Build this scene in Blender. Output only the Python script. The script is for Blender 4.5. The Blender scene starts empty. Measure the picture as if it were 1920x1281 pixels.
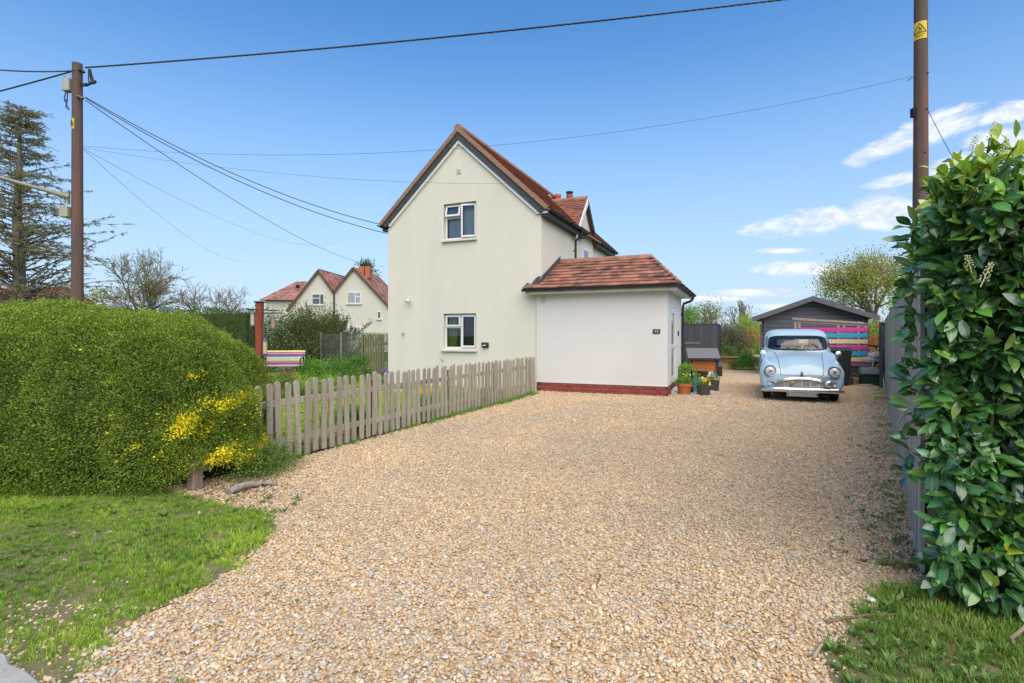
import bpy, bmesh, math, random
import numpy as np
from mathutils import Vector, Matrix, Euler

R = math.radians
random.seed(7)
rng = np.random.default_rng(11)
sc = bpy.context.scene
col = sc.collection

# ------------------------------------------------------------------ camera
CAM_H = 1.35
FPX = 1000.0            # focal length in photograph pixels (1920 wide)
HORIZON = 628.0
cam_data = bpy.data.cameras.new('camera')
cam = bpy.data.objects.new('camera', cam_data)
col.objects.link(cam)
cam.location = (0, 0, CAM_H)
cam.rotation_euler = (R(90), 0, 0)
cam_data.sensor_width = 36
cam_data.lens = 36 * FPX / 1920
cam_data.shift_y = -(640.5 - HORIZON) / 1920
cam_data.clip_start = 0.05
cam_data.clip_end = 3000
sc.camera = cam

# ------------------------------------------------------------------ sky, sun, exposure
SUN_DIR = Vector((0.14, -0.60, 0.78)).normalized()      # towards the sun: behind the camera
sun_el = math.asin(SUN_DIR.z)
world = bpy.data.worlds.new('World')
sc.world = world
world.use_nodes = True
wn = world.node_tree
wn.nodes.clear()


def node(tree, kind, **kw):
    n = tree.nodes.new(kind)
    for k, v in kw.items():
        setattr(n, k, v)
    return n


def wmath(op, a, b=None, clamp=False):
    n = node(wn, 'ShaderNodeMath', operation=op, use_clamp=clamp)
    for i, s in enumerate((a, b)):
        if s is None:
            continue
        if isinstance(s, (int, float)):
            n.inputs[i].default_value = s
        else:
            wn.links.new(s, n.inputs[i])
    return n.outputs[0]


sky = node(wn, 'ShaderNodeTexSky', sky_type='NISHITA', sun_disc=False)
sky.sun_elevation = sun_el
sky.sun_rotation = math.atan2(SUN_DIR.x, SUN_DIR.y)
sky.altitude = 0
sky.air_density = 1.0
sky.dust_density = 0.35
sky.ozone_density = 2.6
tc = node(wn, 'ShaderNodeTexCoord')
sep = node(wn, 'ShaderNodeSeparateXYZ')
wn.links.new(tc.outputs['Generated'], sep.inputs[0])
az = wmath('ARCTAN2', sep.outputs[0], sep.outputs[1])
el = wmath('ARCSINE', sep.outputs[2])
# warp the cloud outlines
comb = node(wn, 'ShaderNodeCombineXYZ')
wn.links.new(wmath('MULTIPLY', az, 16.0), comb.inputs[0])
wn.links.new(wmath('MULTIPLY', el, 34.0), comb.inputs[1])
nz = node(wn, 'ShaderNodeTexNoise')
nz.inputs['Scale'].default_value = 1.1
nz.inputs['Detail'].default_value = 9
nz.inputs['Roughness'].default_value = 0.68
nz.inputs['Distortion'].default_value = 0.35
wn.links.new(comb.outputs[0], nz.inputs['Vector'])
nfac = wmath('SUBTRACT', nz.outputs['Fac'], 0.5)
# cloud banks: azimuth, elevation (degrees), half sizes, tilt.  A ring of them goes on round the sky.
banks = [(34.8, 16.0, 2.9, 0.87, 0.29), (38.8, 17.1, 3.0, 1.13, 0.12), (42.8, 17.0, 1.9, 0.77, 0.05), (42.6, 14.8, 2.5, 1.1, -0.13), (39.7, 13.4, 2.4, 1.24, 0.16), (36.1, 13.3, 2.8, 0.48, 0.09), (29.2, 10.4, 5.5, 1.06, 0.03), (34.8, 10.7, 2.9, 1.54, -0.06), (28.4, 6.3, 4.7, 0.65, -0.03), (24.9, 4.1, 4.0, 0.36, -0.03), (31.2, 4.3, 2.5, 0.29, -0.05), (20.6, 3.6, 3.0, 0.32, -0.02), (34.2, 5.1, 2.0, 0.47, -0.06), (27.5, 2.7, 4.1, 0.3, -0.02), (27.0, 8.0, 2.7, 0.25, -0.07),
         (56, 12, 7, 2.0, .2), (63, 20, 8, 2.4, .1), (75, 10, 9, 2.0, 0), (92, 18, 9, 2.4, .1),
         (118, 12, 10, 2.2, 0), (140, 22, 9, 2.6, .1), (165, 10, 9, 2.0, 0), (-150, 16, 9, 2.2, .1), (-115, 9, 8, 1.8, 0)]
cov = None
for a0, e0, ra, re, sl in banks:
    da = wmath('SUBTRACT', az, R(a0))
    de = wmath('SUBTRACT', wmath('SUBTRACT', el, R(e0)), wmath('MULTIPLY', da, sl))
    x2 = wmath('POWER', wmath('ABSOLUTE', wmath('DIVIDE', da, R(ra * 1.15))), 2.0)
    y2 = wmath('POWER', wmath('ABSOLUTE', wmath('DIVIDE', de, R(re * 1.3))), 2.0)
    m = wmath('SUBTRACT', 1.0, wmath('ADD', x2, y2))
    cov = m if cov is None else wmath('MAXIMUM', cov, m)
cov = wmath('MAXIMUM', cov, -1.2)
dens = wmath('ADD', wmath('MULTIPLY', cov, 0.95), wmath('MULTIPLY', nfac, 2.2))
fac = node(wn, 'ShaderNodeMapRange', interpolation_type='SMOOTHSTEP')
fac.inputs['From Min'].default_value = 0.02
fac.inputs['From Max'].default_value = 1.05
fac.inputs['To Max'].default_value = 0.92
wn.links.new(dens, fac.inputs['Value'])
# thin high haze towards the horizon, as under any clear spring sky
hz = node(wn, 'ShaderNodeMapRange', interpolation_type='SMOOTHSTEP')
hz.inputs['From Min'].default_value = R(32)
hz.inputs['From Max'].default_value = R(-2)
hz.inputs['To Max'].default_value = 0.90
wn.links.new(el, hz.inputs['Value'])
gam = node(wn, 'ShaderNodeHueSaturation')
gam.inputs['Saturation'].default_value = 1.26
gam.inputs['Value'].default_value = 1.0
wn.links.new(sky.outputs[0], gam.inputs['Color'])
mixh = node(wn, 'ShaderNodeMixRGB')
mixh.inputs[2].default_value = (2.3, 3.05, 4.15, 1)
wn.links.new(hz.outputs[0], mixh.inputs[0])
wn.links.new(gam.outputs[0], mixh.inputs[1])
shade = node(wn, 'ShaderNodeMixRGB')
shade.inputs[1].default_value = (3.1, 3.5, 4.1, 1)
shade.inputs[2].default_value = (4.8, 4.9, 5.0, 1)
comb2 = node(wn, 'ShaderNodeCombineXYZ')
wn.links.new(wmath('MULTIPLY', az, 16.0), comb2.inputs[0])
wn.links.new(wmath('ADD', wmath('MULTIPLY', el, 34.0), 0.35), comb2.inputs[1])
nz2 = node(wn, 'ShaderNodeTexNoise')
for k_ in ('Scale', 'Detail', 'Roughness', 'Distortion'):
    nz2.inputs[k_].default_value = nz.inputs[k_].default_value
wn.links.new(comb2.outputs[0], nz2.inputs['Vector'])
wn.links.new(wmath('ADD', wmath('MULTIPLY', wmath('SUBTRACT', nz.outputs['Fac'], nz2.outputs['Fac']), 3.2), 0.6, True), shade.inputs[0])
mixc = node(wn, 'ShaderNodeMixRGB')
wn.links.new(fac.outputs[0], mixc.inputs[0])
wn.links.new(mixh.outputs[0], mixc.inputs[1])
wn.links.new(shade.outputs[0], mixc.inputs[2])
bg = node(wn, 'ShaderNodeBackground')
bg.inputs[1].default_value = 0.148
wn.links.new(mixc.outputs[0], bg.inputs[0])
wout = node(wn, 'ShaderNodeOutputWorld')
wn.links.new(bg.outputs[0], wout.inputs[0])

sun_data = bpy.data.lights.new('sun', 'SUN')
sun_data.energy = 3.4
sun_data.angle = R(80)
sun_data.color = (1.0, 0.87, 0.70)
sun = bpy.data.objects.new('sun', sun_data)
col.objects.link(sun)
sun.location = (-4, -8, 12)
sun.rotation_euler = SUN_DIR.to_track_quat('Z', 'Y').to_euler()

vs = sc.view_settings
vs.view_transform = 'Standard'
vs.look = 'None'
vs.exposure = 0.60
vs.gamma = 1
vs.use_curve_mapping = False
sc.render.engine = 'CYCLES'
sc.cycles.use_denoising = True
sc.cycles.max_bounces = 6
sc.cycles.diffuse_bounces = 3
sc.cycles.glossy_bounces = 3
sc.cycles.transmission_bounces = 4
sc.cycles.transparent_max_bounces = 12
sc.cycles.sample_clamp_indirect = 6
sc.cycles.caustics_reflective = False
sc.cycles.caustics_refractive = False


# ------------------------------------------------------------------ helpers
def at(x, y, d):
    """a place d metres ahead whose bearing and height were measured on the photograph"""
    return Vector(((x - 960) / FPX * d, d, CAM_H + (HORIZON - y) / FPX * d))


def gnd(x, y):
    d = FPX * CAM_H / (y - HORIZON)
    return Vector(((x - 960) / FPX * d, d, 0))


def tag(o, label=None, cat=None, group=None, kind=None):
    if label:
        o['label'] = label
    if cat:
        o['category'] = cat
    if group:
        o['group'] = group
    if kind:
        o['kind'] = kind
    return o


def thing(name, label, cat, loc=(0, 0, 0), rz=0.0, group=None):
    o = bpy.data.objects.new(name, None)
    col.objects.link(o)
    o.empty_display_size = 0.1
    o.location = loc
    o.rotation_euler = (0, 0, rz)
    return tag(o, label, cat, group)


def wm(o):
    m = Matrix.Identity(4)
    while o is not None:
        m = o.matrix_basis @ m
        o = o.parent
    return m


def link(name, me, parent=None, mat=None):
    o = bpy.data.objects.new(name, me)
    col.objects.link(o)
    if parent is not None:
        o.parent = parent
    if mat is not None and not me.materials:
        me.materials.append(mat)
    return o


class MB:
    """collects shapes for one mesh"""

    def __init__(self):
        self.v, self.f, self.t = [], [], []

    def add(self, verts, faces, tone=1.0):
        b = len(self.v)
        self.v += [tuple(p) for p in verts]
        self.f += [tuple(b + i for i in f) for f in faces]
        self.t += [tone] * len(faces)
        return self

    def box(self, x0, x1, y0, y1, z0, z1, tone=1.0):
        v = [(x, y, z) for z in (z0, z1) for y in (y0, y1) for x in (x0, x1)]
        return self.add(v, [(0, 2, 3, 1), (4, 5, 7, 6), (0, 1, 5, 4), (2, 6, 7, 3), (0, 4, 6, 2), (1, 3, 7, 5)], tone)

    def mbox(self, m, sx, sy, sz, tone=1.0):
        v = [m @ Vector((x * sx / 2, y * sy / 2, z * sz / 2)) for z in (-1, 1) for y in (-1, 1) for x in (-1, 1)]
        return self.add(v, [(0, 2, 3, 1), (4, 5, 7, 6), (0, 1, 5, 4), (2, 6, 7, 3), (0, 4, 6, 2), (1, 3, 7, 5)], tone)

    def bar(self, p, q, w, h, up=(0, 0, 1), tone=1.0):
        p, q = Vector(p), Vector(q)
        d = q - p
        y = d.normalized()
        x = y.cross(Vector(up))
        if x.length < 1e-4:
            x = Vector((1, 0, 0))
        x.normalize()
        z = x.cross(y)
        m = Matrix((x, y, z)).transposed().to_4x4()
        m.translation = (p + q) / 2
        return self.mbox(m, w, d.length, h, tone)

    def tube(self, pts, r, n=8, caps=True, tone=1.0):
        pts = [Vector(p) for p in pts]
        k = len(pts)
        rr = [r] * k if isinstance(r, (int, float)) else list(r)
        vs_, fs = [], []
        prev = None
        for i, p in enumerate(pts):
            d = (pts[min(i + 1, k - 1)] - pts[max(i - 1, 0)])
            if d.length < 1e-9:
                d = Vector((0, 0, 1))
            d.normalize()
            if prev is None:
                a = d.orthogonal().normalized()
            else:
                a = prev - d * prev.dot(d)
                a = a.normalized() if a.length > 1e-6 else d.orthogonal().normalized()
            prev = a
            b = d.cross(a)
            for j in range(n):
                t = 2 * math.pi * j / n
                vs_.append(p + (a * math.cos(t) + b * math.sin(t)) * rr[i])
        for i in range(k - 1):
            for j in range(n):
                fs.append((i * n + j, i * n + (j + 1) % n, (i + 1) * n + (j + 1) % n, (i + 1) * n + j))
        if caps:
            fs.append(tuple(reversed(range(n))))
            fs.append(tuple((k - 1) * n + j for j in range(n)))
        return self.add(vs_, fs, tone)

    def lathe(self, prof, n=24, m=None, tone=1.0):
        """prof: (radius, height) pairs round the local z axis"""
        m = m or Matrix.Identity(4)
        vs_, fs = [], []
        for r, z in prof:
            for j in range(n):
                t = 2 * math.pi * j / n
                vs_.append(m @ Vector((r * math.cos(t), r * math.sin(t), z)))
        k = len(prof)
        for i in range(k - 1):
            for j in range(n):
                fs.append((i * n + j, i * n + (j + 1) % n, (i + 1) * n + (j + 1) % n, (i + 1) * n + j))
        if prof[0][0] > 1e-6:
            fs.append(tuple(reversed(range(n))))
        if prof[-1][0] > 1e-6:
            fs.append(tuple((k - 1) * n + j for j in range(n)))
        return self.add(vs_, fs, tone)

    def prism(self, poly, d0, d1, fn, tone=1.0):
        """extrude a 2-D outline; fn(a, b, d) gives the point"""
        n = len(poly)
        v = [fn(a, b, d0) for a, b in poly] + [fn(a, b, d1) for a, b in poly]
        f = [tuple(range(n)), tuple(reversed(range(n, 2 * n)))]
        f += [(i, i + n, (i + 1) % n + n, (i + 1) % n) for i in range(n)]
        return self.add(v, f, tone)

    def mesh(self, name):
        me = bpy.data.meshes.new(name)
        me.from_pydata(self.v, [], self.f)
        a = me.attributes.new('tone', 'FLOAT_COLOR', 'FACE')
        tt = np.array([(t, t, t, 1) if isinstance(t, (int, float)) else (t[0], t[1], t[2], 1) for t in self.t], dtype=np.float32)
        a.data.foreach_set('color', tt.ravel())
        bm = bmesh.new()
        bm.from_mesh(me)
        bmesh.ops.recalc_face_normals(bm, faces=bm.faces)
        bm.to_mesh(me)
        bm.free()
        return me

    def build(self, name, mat, parent=None, smooth=False, bevel=0, world=False, seg=1):
        if world and parent is not None:
            inv = wm(parent).inverted()
            self.v = [tuple(inv @ Vector(p)) for p in self.v]
        me = self.mesh(name)
        if mat is not None:
            me.materials.append(mat)
        if smooth:
            me.polygons.foreach_set('use_smooth', [True] * len(me.polygons))
            if smooth != 'all':
                try:
                    me.set_sharp_from_angle(angle=R(40))
                except Exception:
                    pass
        o = link(name, me, parent)
        if bevel:
            b = o.modifiers.new('Bevel', 'BEVEL')
            b.width = bevel
            b.segments = seg
            b.limit_method = 'ANGLE'
        return o


def quad_mesh(name, V, colors, mat, parent=None, smooth=False):
    """V (n,k,3): n separate polygons of k corners"""
    n, k, _ = V.shape
    me = bpy.data.meshes.new(name)
    me.vertices.add(n * k)
    me.vertices.foreach_set('co', np.ascontiguousarray(V, dtype=np.float32).ravel())
    me.loops.add(n * k)
    me.loops.foreach_set('vertex_index', np.arange(n * k, dtype=np.int32))
    me.polygons.add(n)
    me.polygons.foreach_set('loop_start', np.arange(0, n * k, k, dtype=np.int32))
    a = me.attributes.new('tone', 'FLOAT_COLOR', 'FACE')
    c = np.ones((n, 4), dtype=np.float32)
    c[:, :3] = colors
    a.data.foreach_set('color', c.ravel())
    me.update(calc_edges=True)
    if mat is not None:
        me.materials.append(mat)
    o = link(name, me, parent)
    if parent is not None:
        o['kind'] = 'stuff'
    return o


def unit(a):
    return a / np.maximum(np.linalg.norm(a, axis=-1, keepdims=True), 1e-9)


def leaf_quads(P, axis, normal, L, W, bend=0.0):
    """diamond leaves: base P, along axis, lying across normal"""
    axis = unit(axis)
    side = unit(np.cross(axis, normal))
    up = np.cross(side, axis)
    L = np.asarray(L)[:, None]
    W = np.asarray(W)[:, None]
    mid = P + axis * L * 0.48 + up * L * bend
    tip = P + axis * L
    return np.stack([P, mid + side * W / 2, tip, mid - side * W / 2], axis=1)


def rand_dirs(n):
    return unit(rng.normal(size=(n, 3)))


def segs_mesh(name, S, mat, parent=None, n=5, tone=None):
    """S (m,8): p0 xyz, p1 xyz, r0, r1 -> tapered sticks in one mesh"""
    S = np.asarray(S, dtype=float)
    p0, p1, r0, r1 = S[:, 0:3], S[:, 3:6], S[:, 6:7], S[:, 7:8]
    d = unit(p1 - p0)
    ref = np.where(np.abs(d[:, 2:3]) > 0.9, np.array([[1.0, 0, 0]]), np.array([[0, 0, 1.0]]))
    a = unit(np.cross(d, ref))
    b = np.cross(d, a)
    m = len(S)
    V = np.zeros((m, 2 * n, 3))
    for j in range(n):
        t = 2 * math.pi * j / n
        off = a * math.cos(t) + b * math.sin(t)
        V[:, j] = p0 + off * r0
        V[:, n + j] = p1 + off * r1
    F = np.array([(j, (j + 1) % n, n + (j + 1) % n, n + j) for j in range(n)])
    idx = (np.arange(m)[:, None, None] * 2 * n + F[None]).reshape(-1)
    me = bpy.data.meshes.new(name)
    me.vertices.add(m * 2 * n)
    me.vertices.foreach_set('co', V.astype(np.float32).ravel())
    me.loops.add(m * n * 4)
    me.loops.foreach_set('vertex_index', idx.astype(np.int32))
    me.polygons.add(m * n)
    me.polygons.foreach_set('loop_start', np.arange(0, m * n * 4, 4, dtype=np.int32))
    me.polygons.foreach_set('use_smooth', np.ones(m * n, dtype=bool))
    me.update(calc_edges=True)
    if mat is not None:
        me.materials.append(mat)
    return link(name, me, parent)


def inside(poly, X, Y):
    c = np.zeros(len(X), bool)
    n = len(poly)
    for i in range(n):
        x1, y1 = poly[i][0], poly[i][1]
        x2, y2 = poly[(i + 1) % n][0], poly[(i + 1) % n][1]
        hit = ((y1 > Y) != (y2 > Y)) & (X < (x2 - x1) * (Y - y1) / (y2 - y1 + 1e-12) + x1)
        c ^= hit
    return c


def lump(P, f=1.0, seed=0):
    """cheap smooth noise, about -1..1"""
    r = np.random.default_rng(seed)
    out = np.zeros(len(P))
    for k in range(7):
        w = r.normal(size=P.shape[1]) * f * (1 + 0.5 * k)
        out += np.sin(P @ w + r.uniform(0, 6.28)) / (1 + 0.5 * k)
    return out / 2.6


# ------------------------------------------------------------------ materials
MATS = {}


def mat(name, c1, c2=None, scale=6.0, rough=0.7, bump=0.0, bscale=None, stretch=(1, 1, 1), metal=0.0, spec=0.4,
        rand=0.0, tone=False, lo=0.35, hi=0.65, coat=0.0, detail=6.0, coords='Object', c3=None, s3=1.5, f3=(.5, .7)):
    if name in MATS:
        return MATS[name]
    m = bpy.data.materials.new(name)
    m.use_nodes = True
    t = m.node_tree
    p = t.nodes['Principled BSDF']
    p.inputs['Roughness'].default_value = rough
    p.inputs['Metallic'].default_value = metal
    p.inputs['Specular IOR Level'].default_value = spec
    p.inputs['Coat Weight'].default_value = coat
    p.inputs['Coat Roughness'].default_value = 0.08
    c2 = c2 or tuple(x * 0.8 for x in c1)
    tcn = node(t, 'ShaderNodeTexCoord')
    mp = node(t, 'ShaderNodeMapping')
    mp.inputs['Scale'].default_value = stretch
    if coords == 'World':
        g = node(t, 'ShaderNodeNewGeometry')
        t.links.new(g.outputs['Position'], mp.inputs[0])
    else:
        t.links.new(tcn.outputs[coords], mp.inputs[0])
    nzz = node(t, 'ShaderNodeTexNoise')
    nzz.inputs['Scale'].default_value = scale
    nzz.inputs['Detail'].default_value = detail
    nzz.inputs['Roughness'].default_value = 0.6
    t.links.new(mp.outputs[0], nzz.inputs['Vector'])
    rp = node(t, 'ShaderNodeValToRGB')
    rp.color_ramp.elements[0].position = lo
    rp.color_ramp.elements[1].position = hi
    rp.color_ramp.elements[0].color = (*c1, 1)
    rp.color_ramp.elements[1].color = (*c2, 1)
    t.links.new(nzz.outputs['Fac'], rp.inputs[0])
    out = rp.outputs[0]
    if c3:
        n3 = node(t, 'ShaderNodeTexNoise')
        n3.inputs['Scale'].default_value = s3
        n3.inputs['Detail'].default_value = 5
        t.links.new(mp.outputs[0], n3.inputs['Vector'])
        r3 = node(t, 'ShaderNodeMapRange')
        r3.inputs['From Min'].default_value = f3[0]
        r3.inputs['From Max'].default_value = f3[1]
        t.links.new(n3.outputs['Fac'], r3.inputs['Value'])
        x3 = node(t, 'ShaderNodeMixRGB')
        x3.inputs[2].default_value = (*c3, 1)
        t.links.new(r3.outputs[0], x3.inputs[0])
        t.links.new(out, x3.inputs[1])
        out = x3.outputs[0]
    if tone:
        at_ = node(t, 'ShaderNodeAttribute', attribute_name='tone')
        mx = node(t, 'ShaderNodeMixRGB', blend_type='MULTIPLY')
        mx.inputs[0].default_value = 1
        t.links.new(out, mx.inputs[1])
        t.links.new(at_.outputs['Color'], mx.inputs[2])
        out = mx.outputs[0]
    if rand:
        oi = node(t, 'ShaderNodeObjectInfo')
        mr = node(t, 'ShaderNodeMapRange')
        mr.inputs['To Min'].default_value = 1 - rand
        mr.inputs['To Max'].default_value = 1 + rand
        t.links.new(oi.outputs['Random'], mr.inputs['Value'])
        hs = node(t, 'ShaderNodeHueSaturation')
        t.links.new(mr.outputs[0], hs.inputs['Value'])
        t.links.new(out, hs.inputs['Color'])
        out = hs.outputs[0]
    t.links.new(out, p.inputs['Base Color'])
    if bump:
        nb = node(t, 'ShaderNodeTexNoise')
        nb.inputs['Scale'].default_value = bscale or scale * 3
        nb.inputs['Detail'].default_value = 8
        t.links.new(mp.outputs[0], nb.inputs['Vector'])
        bp = node(t, 'ShaderNodeBump')
        bp.inputs['Strength'].default_value = bump
        bp.inputs['Distance'].default_value = 0.01
        t.links.new(nb.outputs['Fac'], bp.inputs['Height'])
        t.links.new(bp.outputs[0], p.inputs['Normal'])
    MATS[name] = m
    return m


def leaf_mat(name, rough=0.5, spec=0.35, trans=0.3, instancer=False, rib=None, gain=(1.25, 1.35, 0.7), lift=2.0):
    """colour comes from the leaf's own 'tone' colour; part of the light passes through the blade"""
    if name in MATS:
        return MATS[name]
    m = bpy.data.materials.new(name)
    m.use_nodes = True
    t = m.node_tree
    p = t.nodes['Principled BSDF']
    o = t.nodes['Material Output']
    p.inputs['Roughness'].default_value = rough
    p.inputs['Specular IOR Level'].default_value = spec
    a = node(t, 'ShaderNodeAttribute', attribute_name='tone')
    if instancer:
        a.attribute_type = 'INSTANCER'
    lf = node(t, 'ShaderNodeHueSaturation')
    lf.inputs['Value'].default_value = lift
    t.links.new(a.outputs['Color'], lf.inputs['Color'])
    out = lf.outputs[0]
    if rib:
        ra = node(t, 'ShaderNodeAttribute', attribute_name='rib')
        mr = node(t, 'ShaderNodeMapRange')
        mr.inputs['From Min'].default_value = 0.84
        mr.inputs['From Max'].default_value = 0.97
        mr.inputs['To Max'].default_value = 0.75
        t.links.new(ra.outputs['Fac'], mr.inputs['Value'])
        x = node(t, 'ShaderNodeMixRGB')
        x.inputs[2].default_value = (*rib, 1)
        t.links.new(mr.outputs[0], x.inputs[0])
        t.links.new(out, x.inputs[1])
        out = x.outputs[0]
    t.links.new(out, p.inputs['Base Color'])
    tr = node(t, 'ShaderNodeBsdfTranslucent')
    g = node(t, 'ShaderNodeMixRGB', blend_type='MULTIPLY')
    g.inputs[0].default_value = 1
    g.inputs[2].default_value = (*gain, 1)
    t.links.new(out, g.inputs[1])
    t.links.new(g.outputs[0], tr.inputs[0])
    mx = node(t, 'ShaderNodeMixShader')
    mx.inputs[0].default_value = trans
    t.links.new(p.outputs[0], mx.inputs[1])
    t.links.new(tr.outputs[0], mx.inputs[2])
    t.links.new(mx.outputs[0], o.inputs[0])
    MATS[name] = m
    return m


def glass_mat(name, tint=(0.75, 0.8, 0.82), ior=1.5, boost=1.6):
    if name in MATS:
        return MATS[name]
    m = bpy.data.materials.new(name)
    m.use_nodes = True
    t = m.node_tree
    t.nodes.remove(t.nodes['Principled BSDF'])
    o = t.nodes['Material Output']
    tr = node(t, 'ShaderNodeBsdfTransparent')
    tr.inputs[0].default_value = (*tint, 1)
    gl = node(t, 'ShaderNodeBsdfGlossy')
    gl.inputs['Roughness'].default_value = 0.02
    fr = node(t, 'ShaderNodeFresnel')
    fr.inputs[0].default_value = ior
    mm = node(t, 'ShaderNodeMath', operation='MULTIPLY', use_clamp=True)
    mm.inputs[1].default_value = boost
    t.links.new(fr.outputs[0], mm.inputs[0])
    mx = node(t, 'ShaderNodeMixShader')
    t.links.new(mm.outputs[0], mx.inputs[0])
    t.links.new(tr.outputs[0], mx.inputs[1])
    t.links.new(gl.outputs[0], mx.inputs[2])
    t.links.new(mx.outputs[0], o.inputs[0])
    MATS[name] = m
    return m


# ------------------------------------------------------------------ scatter: many small instances on points, one object
def scatter(name, pts, eul, scl, tones, variants, idx, label, cat, kind='stuff', parent=None):
    n = len(pts)
    c = bpy.data.collections.new(name + '_pieces')
    for i, me in enumerate(variants):
        o = bpy.data.objects.new('%s_piece_%02d' % (name, i), me)
        c.objects.link(o)
    me = bpy.data.meshes.new(name)
    me.vertices.add(n)
    me.vertices.foreach_set('co', np.ascontiguousarray(pts, dtype=np.float32).ravel())
    for an, arr in (('rot', eul), ('scl', scl)):
        a = me.attributes.new(an, 'FLOAT_VECTOR', 'POINT')
        a.data.foreach_set('vector', np.ascontiguousarray(arr, dtype=np.float32).ravel())
    a = me.attributes.new('tone', 'FLOAT_COLOR', 'POINT')
    cc = np.ones((n, 4), np.float32)
    cc[:, :3] = tones
    a.data.foreach_set('color', cc.ravel())
    a = me.attributes.new('pick', 'INT', 'POINT')
    a.data.foreach_set('value', np.ascontiguousarray(idx, dtype=np.int32))
    o = link(name, me, parent)
    g = bpy.data.node_groups.new(name + '_scatter', 'GeometryNodeTree')
    g.interface.new_socket('Geometry', in_out='INPUT', socket_type='NodeSocketGeometry')
    g.interface.new_socket('Geometry', in_out='OUTPUT', socket_type='NodeSocketGeometry')
    gi, go = g.nodes.new('NodeGroupInput'), g.nodes.new('NodeGroupOutput')
    ci = g.nodes.new('GeometryNodeCollectionInfo')
    ci.inputs['Collection'].default_value = c
    ci.inputs['Separate Children'].default_value = True
    ci.inputs['Reset Children'].default_value = True
    ip = g.nodes.new('GeometryNodeInstanceOnPoints')
    ip.inputs['Pick Instance'].default_value = True

    def named(nm, dt):
        q = g.nodes.new('GeometryNodeInputNamedAttribute')
        q.data_type = dt
        q.inputs['Name'].default_value = nm
        return q.outputs['Attribute']
    er = g.nodes.new('FunctionNodeEulerToRotation')
    g.links.new(named('rot', 'FLOAT_VECTOR'), er.inputs[0])
    g.links.new(gi.outputs[0], ip.inputs['Points'])
    g.links.new(ci.outputs[0], ip.inputs['Instance'])
    g.links.new(named('pick', 'INT'), ip.inputs['Instance Index'])
    g.links.new(er.outputs[0], ip.inputs['Rotation'])
    g.links.new(named('scl', 'FLOAT_VECTOR'), ip.inputs['Scale'])
    g.links.new(ip.outputs[0], go.inputs[0])
    md = o.modifiers.new('scatter', 'NODES')
    md.node_group = g
    return tag(o, label, cat, None, kind)

# ================================================================== the ground
def sheet(name, poly, z, m, kind='structure', label=None, cat=None):
    b = MB()
    n = len(poly)
    b.add([(p[0], p[1], z) for p in poly], [tuple(range(n))])
    o = b.build(name, m)
    tag(o, label, cat, None, kind)
    return o


m_field = mat('field_grass', (0.07, 0.13, 0.02), (0.11, 0.17, 0.035), scale=3, rough=0.95, coords='World', bump=0.4, bscale=30)
m_soil = mat('soil', (0.10, 0.075, 0.05), (0.17, 0.13, 0.085), scale=14, rough=0.95, coords='World', bump=0.6, bscale=60)
m_turf = mat('turf_soil', (0.10, 0.105, 0.035), (0.19, 0.155, 0.09), scale=9, rough=0.95, coords='World', bump=0.6, bscale=60)
m_lawn = mat('lawn_turf', (0.11, 0.19, 0.025), (0.17, 0.24, 0.04), scale=4, rough=0.95, coords='World', bump=0.5, bscale=60)
m_conc = mat('pale_concrete', (0.30, 0.29, 0.27), (0.38, 0.37, 0.35), scale=5, rough=0.85, coords='World', bump=0.3, bscale=90)

sheet('ground', [(-1500, -300), (1500, -300), (1500, 1800), (-1500, 1800)], -0.03, m_field)

# fence lines (plan)
FA, FB = Vector((0.50, 12.28, 0)), Vector((-2.60, 5.35, 0))          # picket fence, house end and near end
GA, GB = Vector((2.31, 2.99, 0)), Vector((9.35, 13.35, 0))           # tall board fence, near end and far end
gdir = (GB - GA).normalized()
gout = Vector((gdir.y, -gdir.x, 0))

DRIVE = [(-1.3, -2.0), (-1.95, 1.2), (-2.3, 2.4), (-2.6, 3.6), (-3.3, 4.35), (-2.52, 5.45), (FA.x + .02, FA.y), (0.65, 13.4), (3.2, 12.2), (4.2, 14.6),
         (4.8, 16.2), (7.4, 22.8), (12.6, 22.0), (GB.x, GB.y), (GA.x, GA.y), (2.5, 2.4), (3.2, -2.0)]
m_drive = mat('gravel_bed', (0.30, 0.20, 0.11), (0.40, 0.29, 0.17), scale=40, rough=0.95, coords='World', bump=0.0)
t = m_drive.node_tree
pb = t.nodes['Principled BSDF']
g_ = node(t, 'ShaderNodeNewGeometry')
wv = node(t, 'ShaderNodeTexNoise')
wv.inputs['Scale'].default_value = 30
t.links.new(g_.outputs['Position'], wv.inputs['Vector'])
wa = node(t, 'ShaderNodeVectorMath', operation='SCALE')
wa.inputs['Scale'].default_value = 0.02
t.links.new(wv.outputs['Color'], wa.inputs[0])
wb = node(t, 'ShaderNodeVectorMath', operation='ADD')
t.links.new(g_.outputs['Position'], wb.inputs[0])
t.links.new(wa.outputs[0], wb.inputs[1])
vo = node(t, 'ShaderNodeTexVoronoi')
vo.inputs['Scale'].default_value = 52
t.links.new(wb.outputs[0], vo.inputs['Vector'])
sx = node(t, 'ShaderNodeSeparateXYZ')
t.links.new(vo.outputs['Color'], sx.inputs[0])
vr = node(t, 'ShaderNodeValToRGB')
vr.color_ramp.interpolation = 'CONSTANT'
PAL = [((0.522, 0.369, 0.189), .24), ((0.423, 0.257, 0.112), .17), ((0.585, 0.468, 0.284), .2), ((0.648, 0.549, 0.387), .12), ((0.360, 0.347, 0.310), .09),
       ((0.468, 0.405, 0.292), .1), ((0.270, 0.171, 0.086), .06)]
acc = 0
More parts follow.
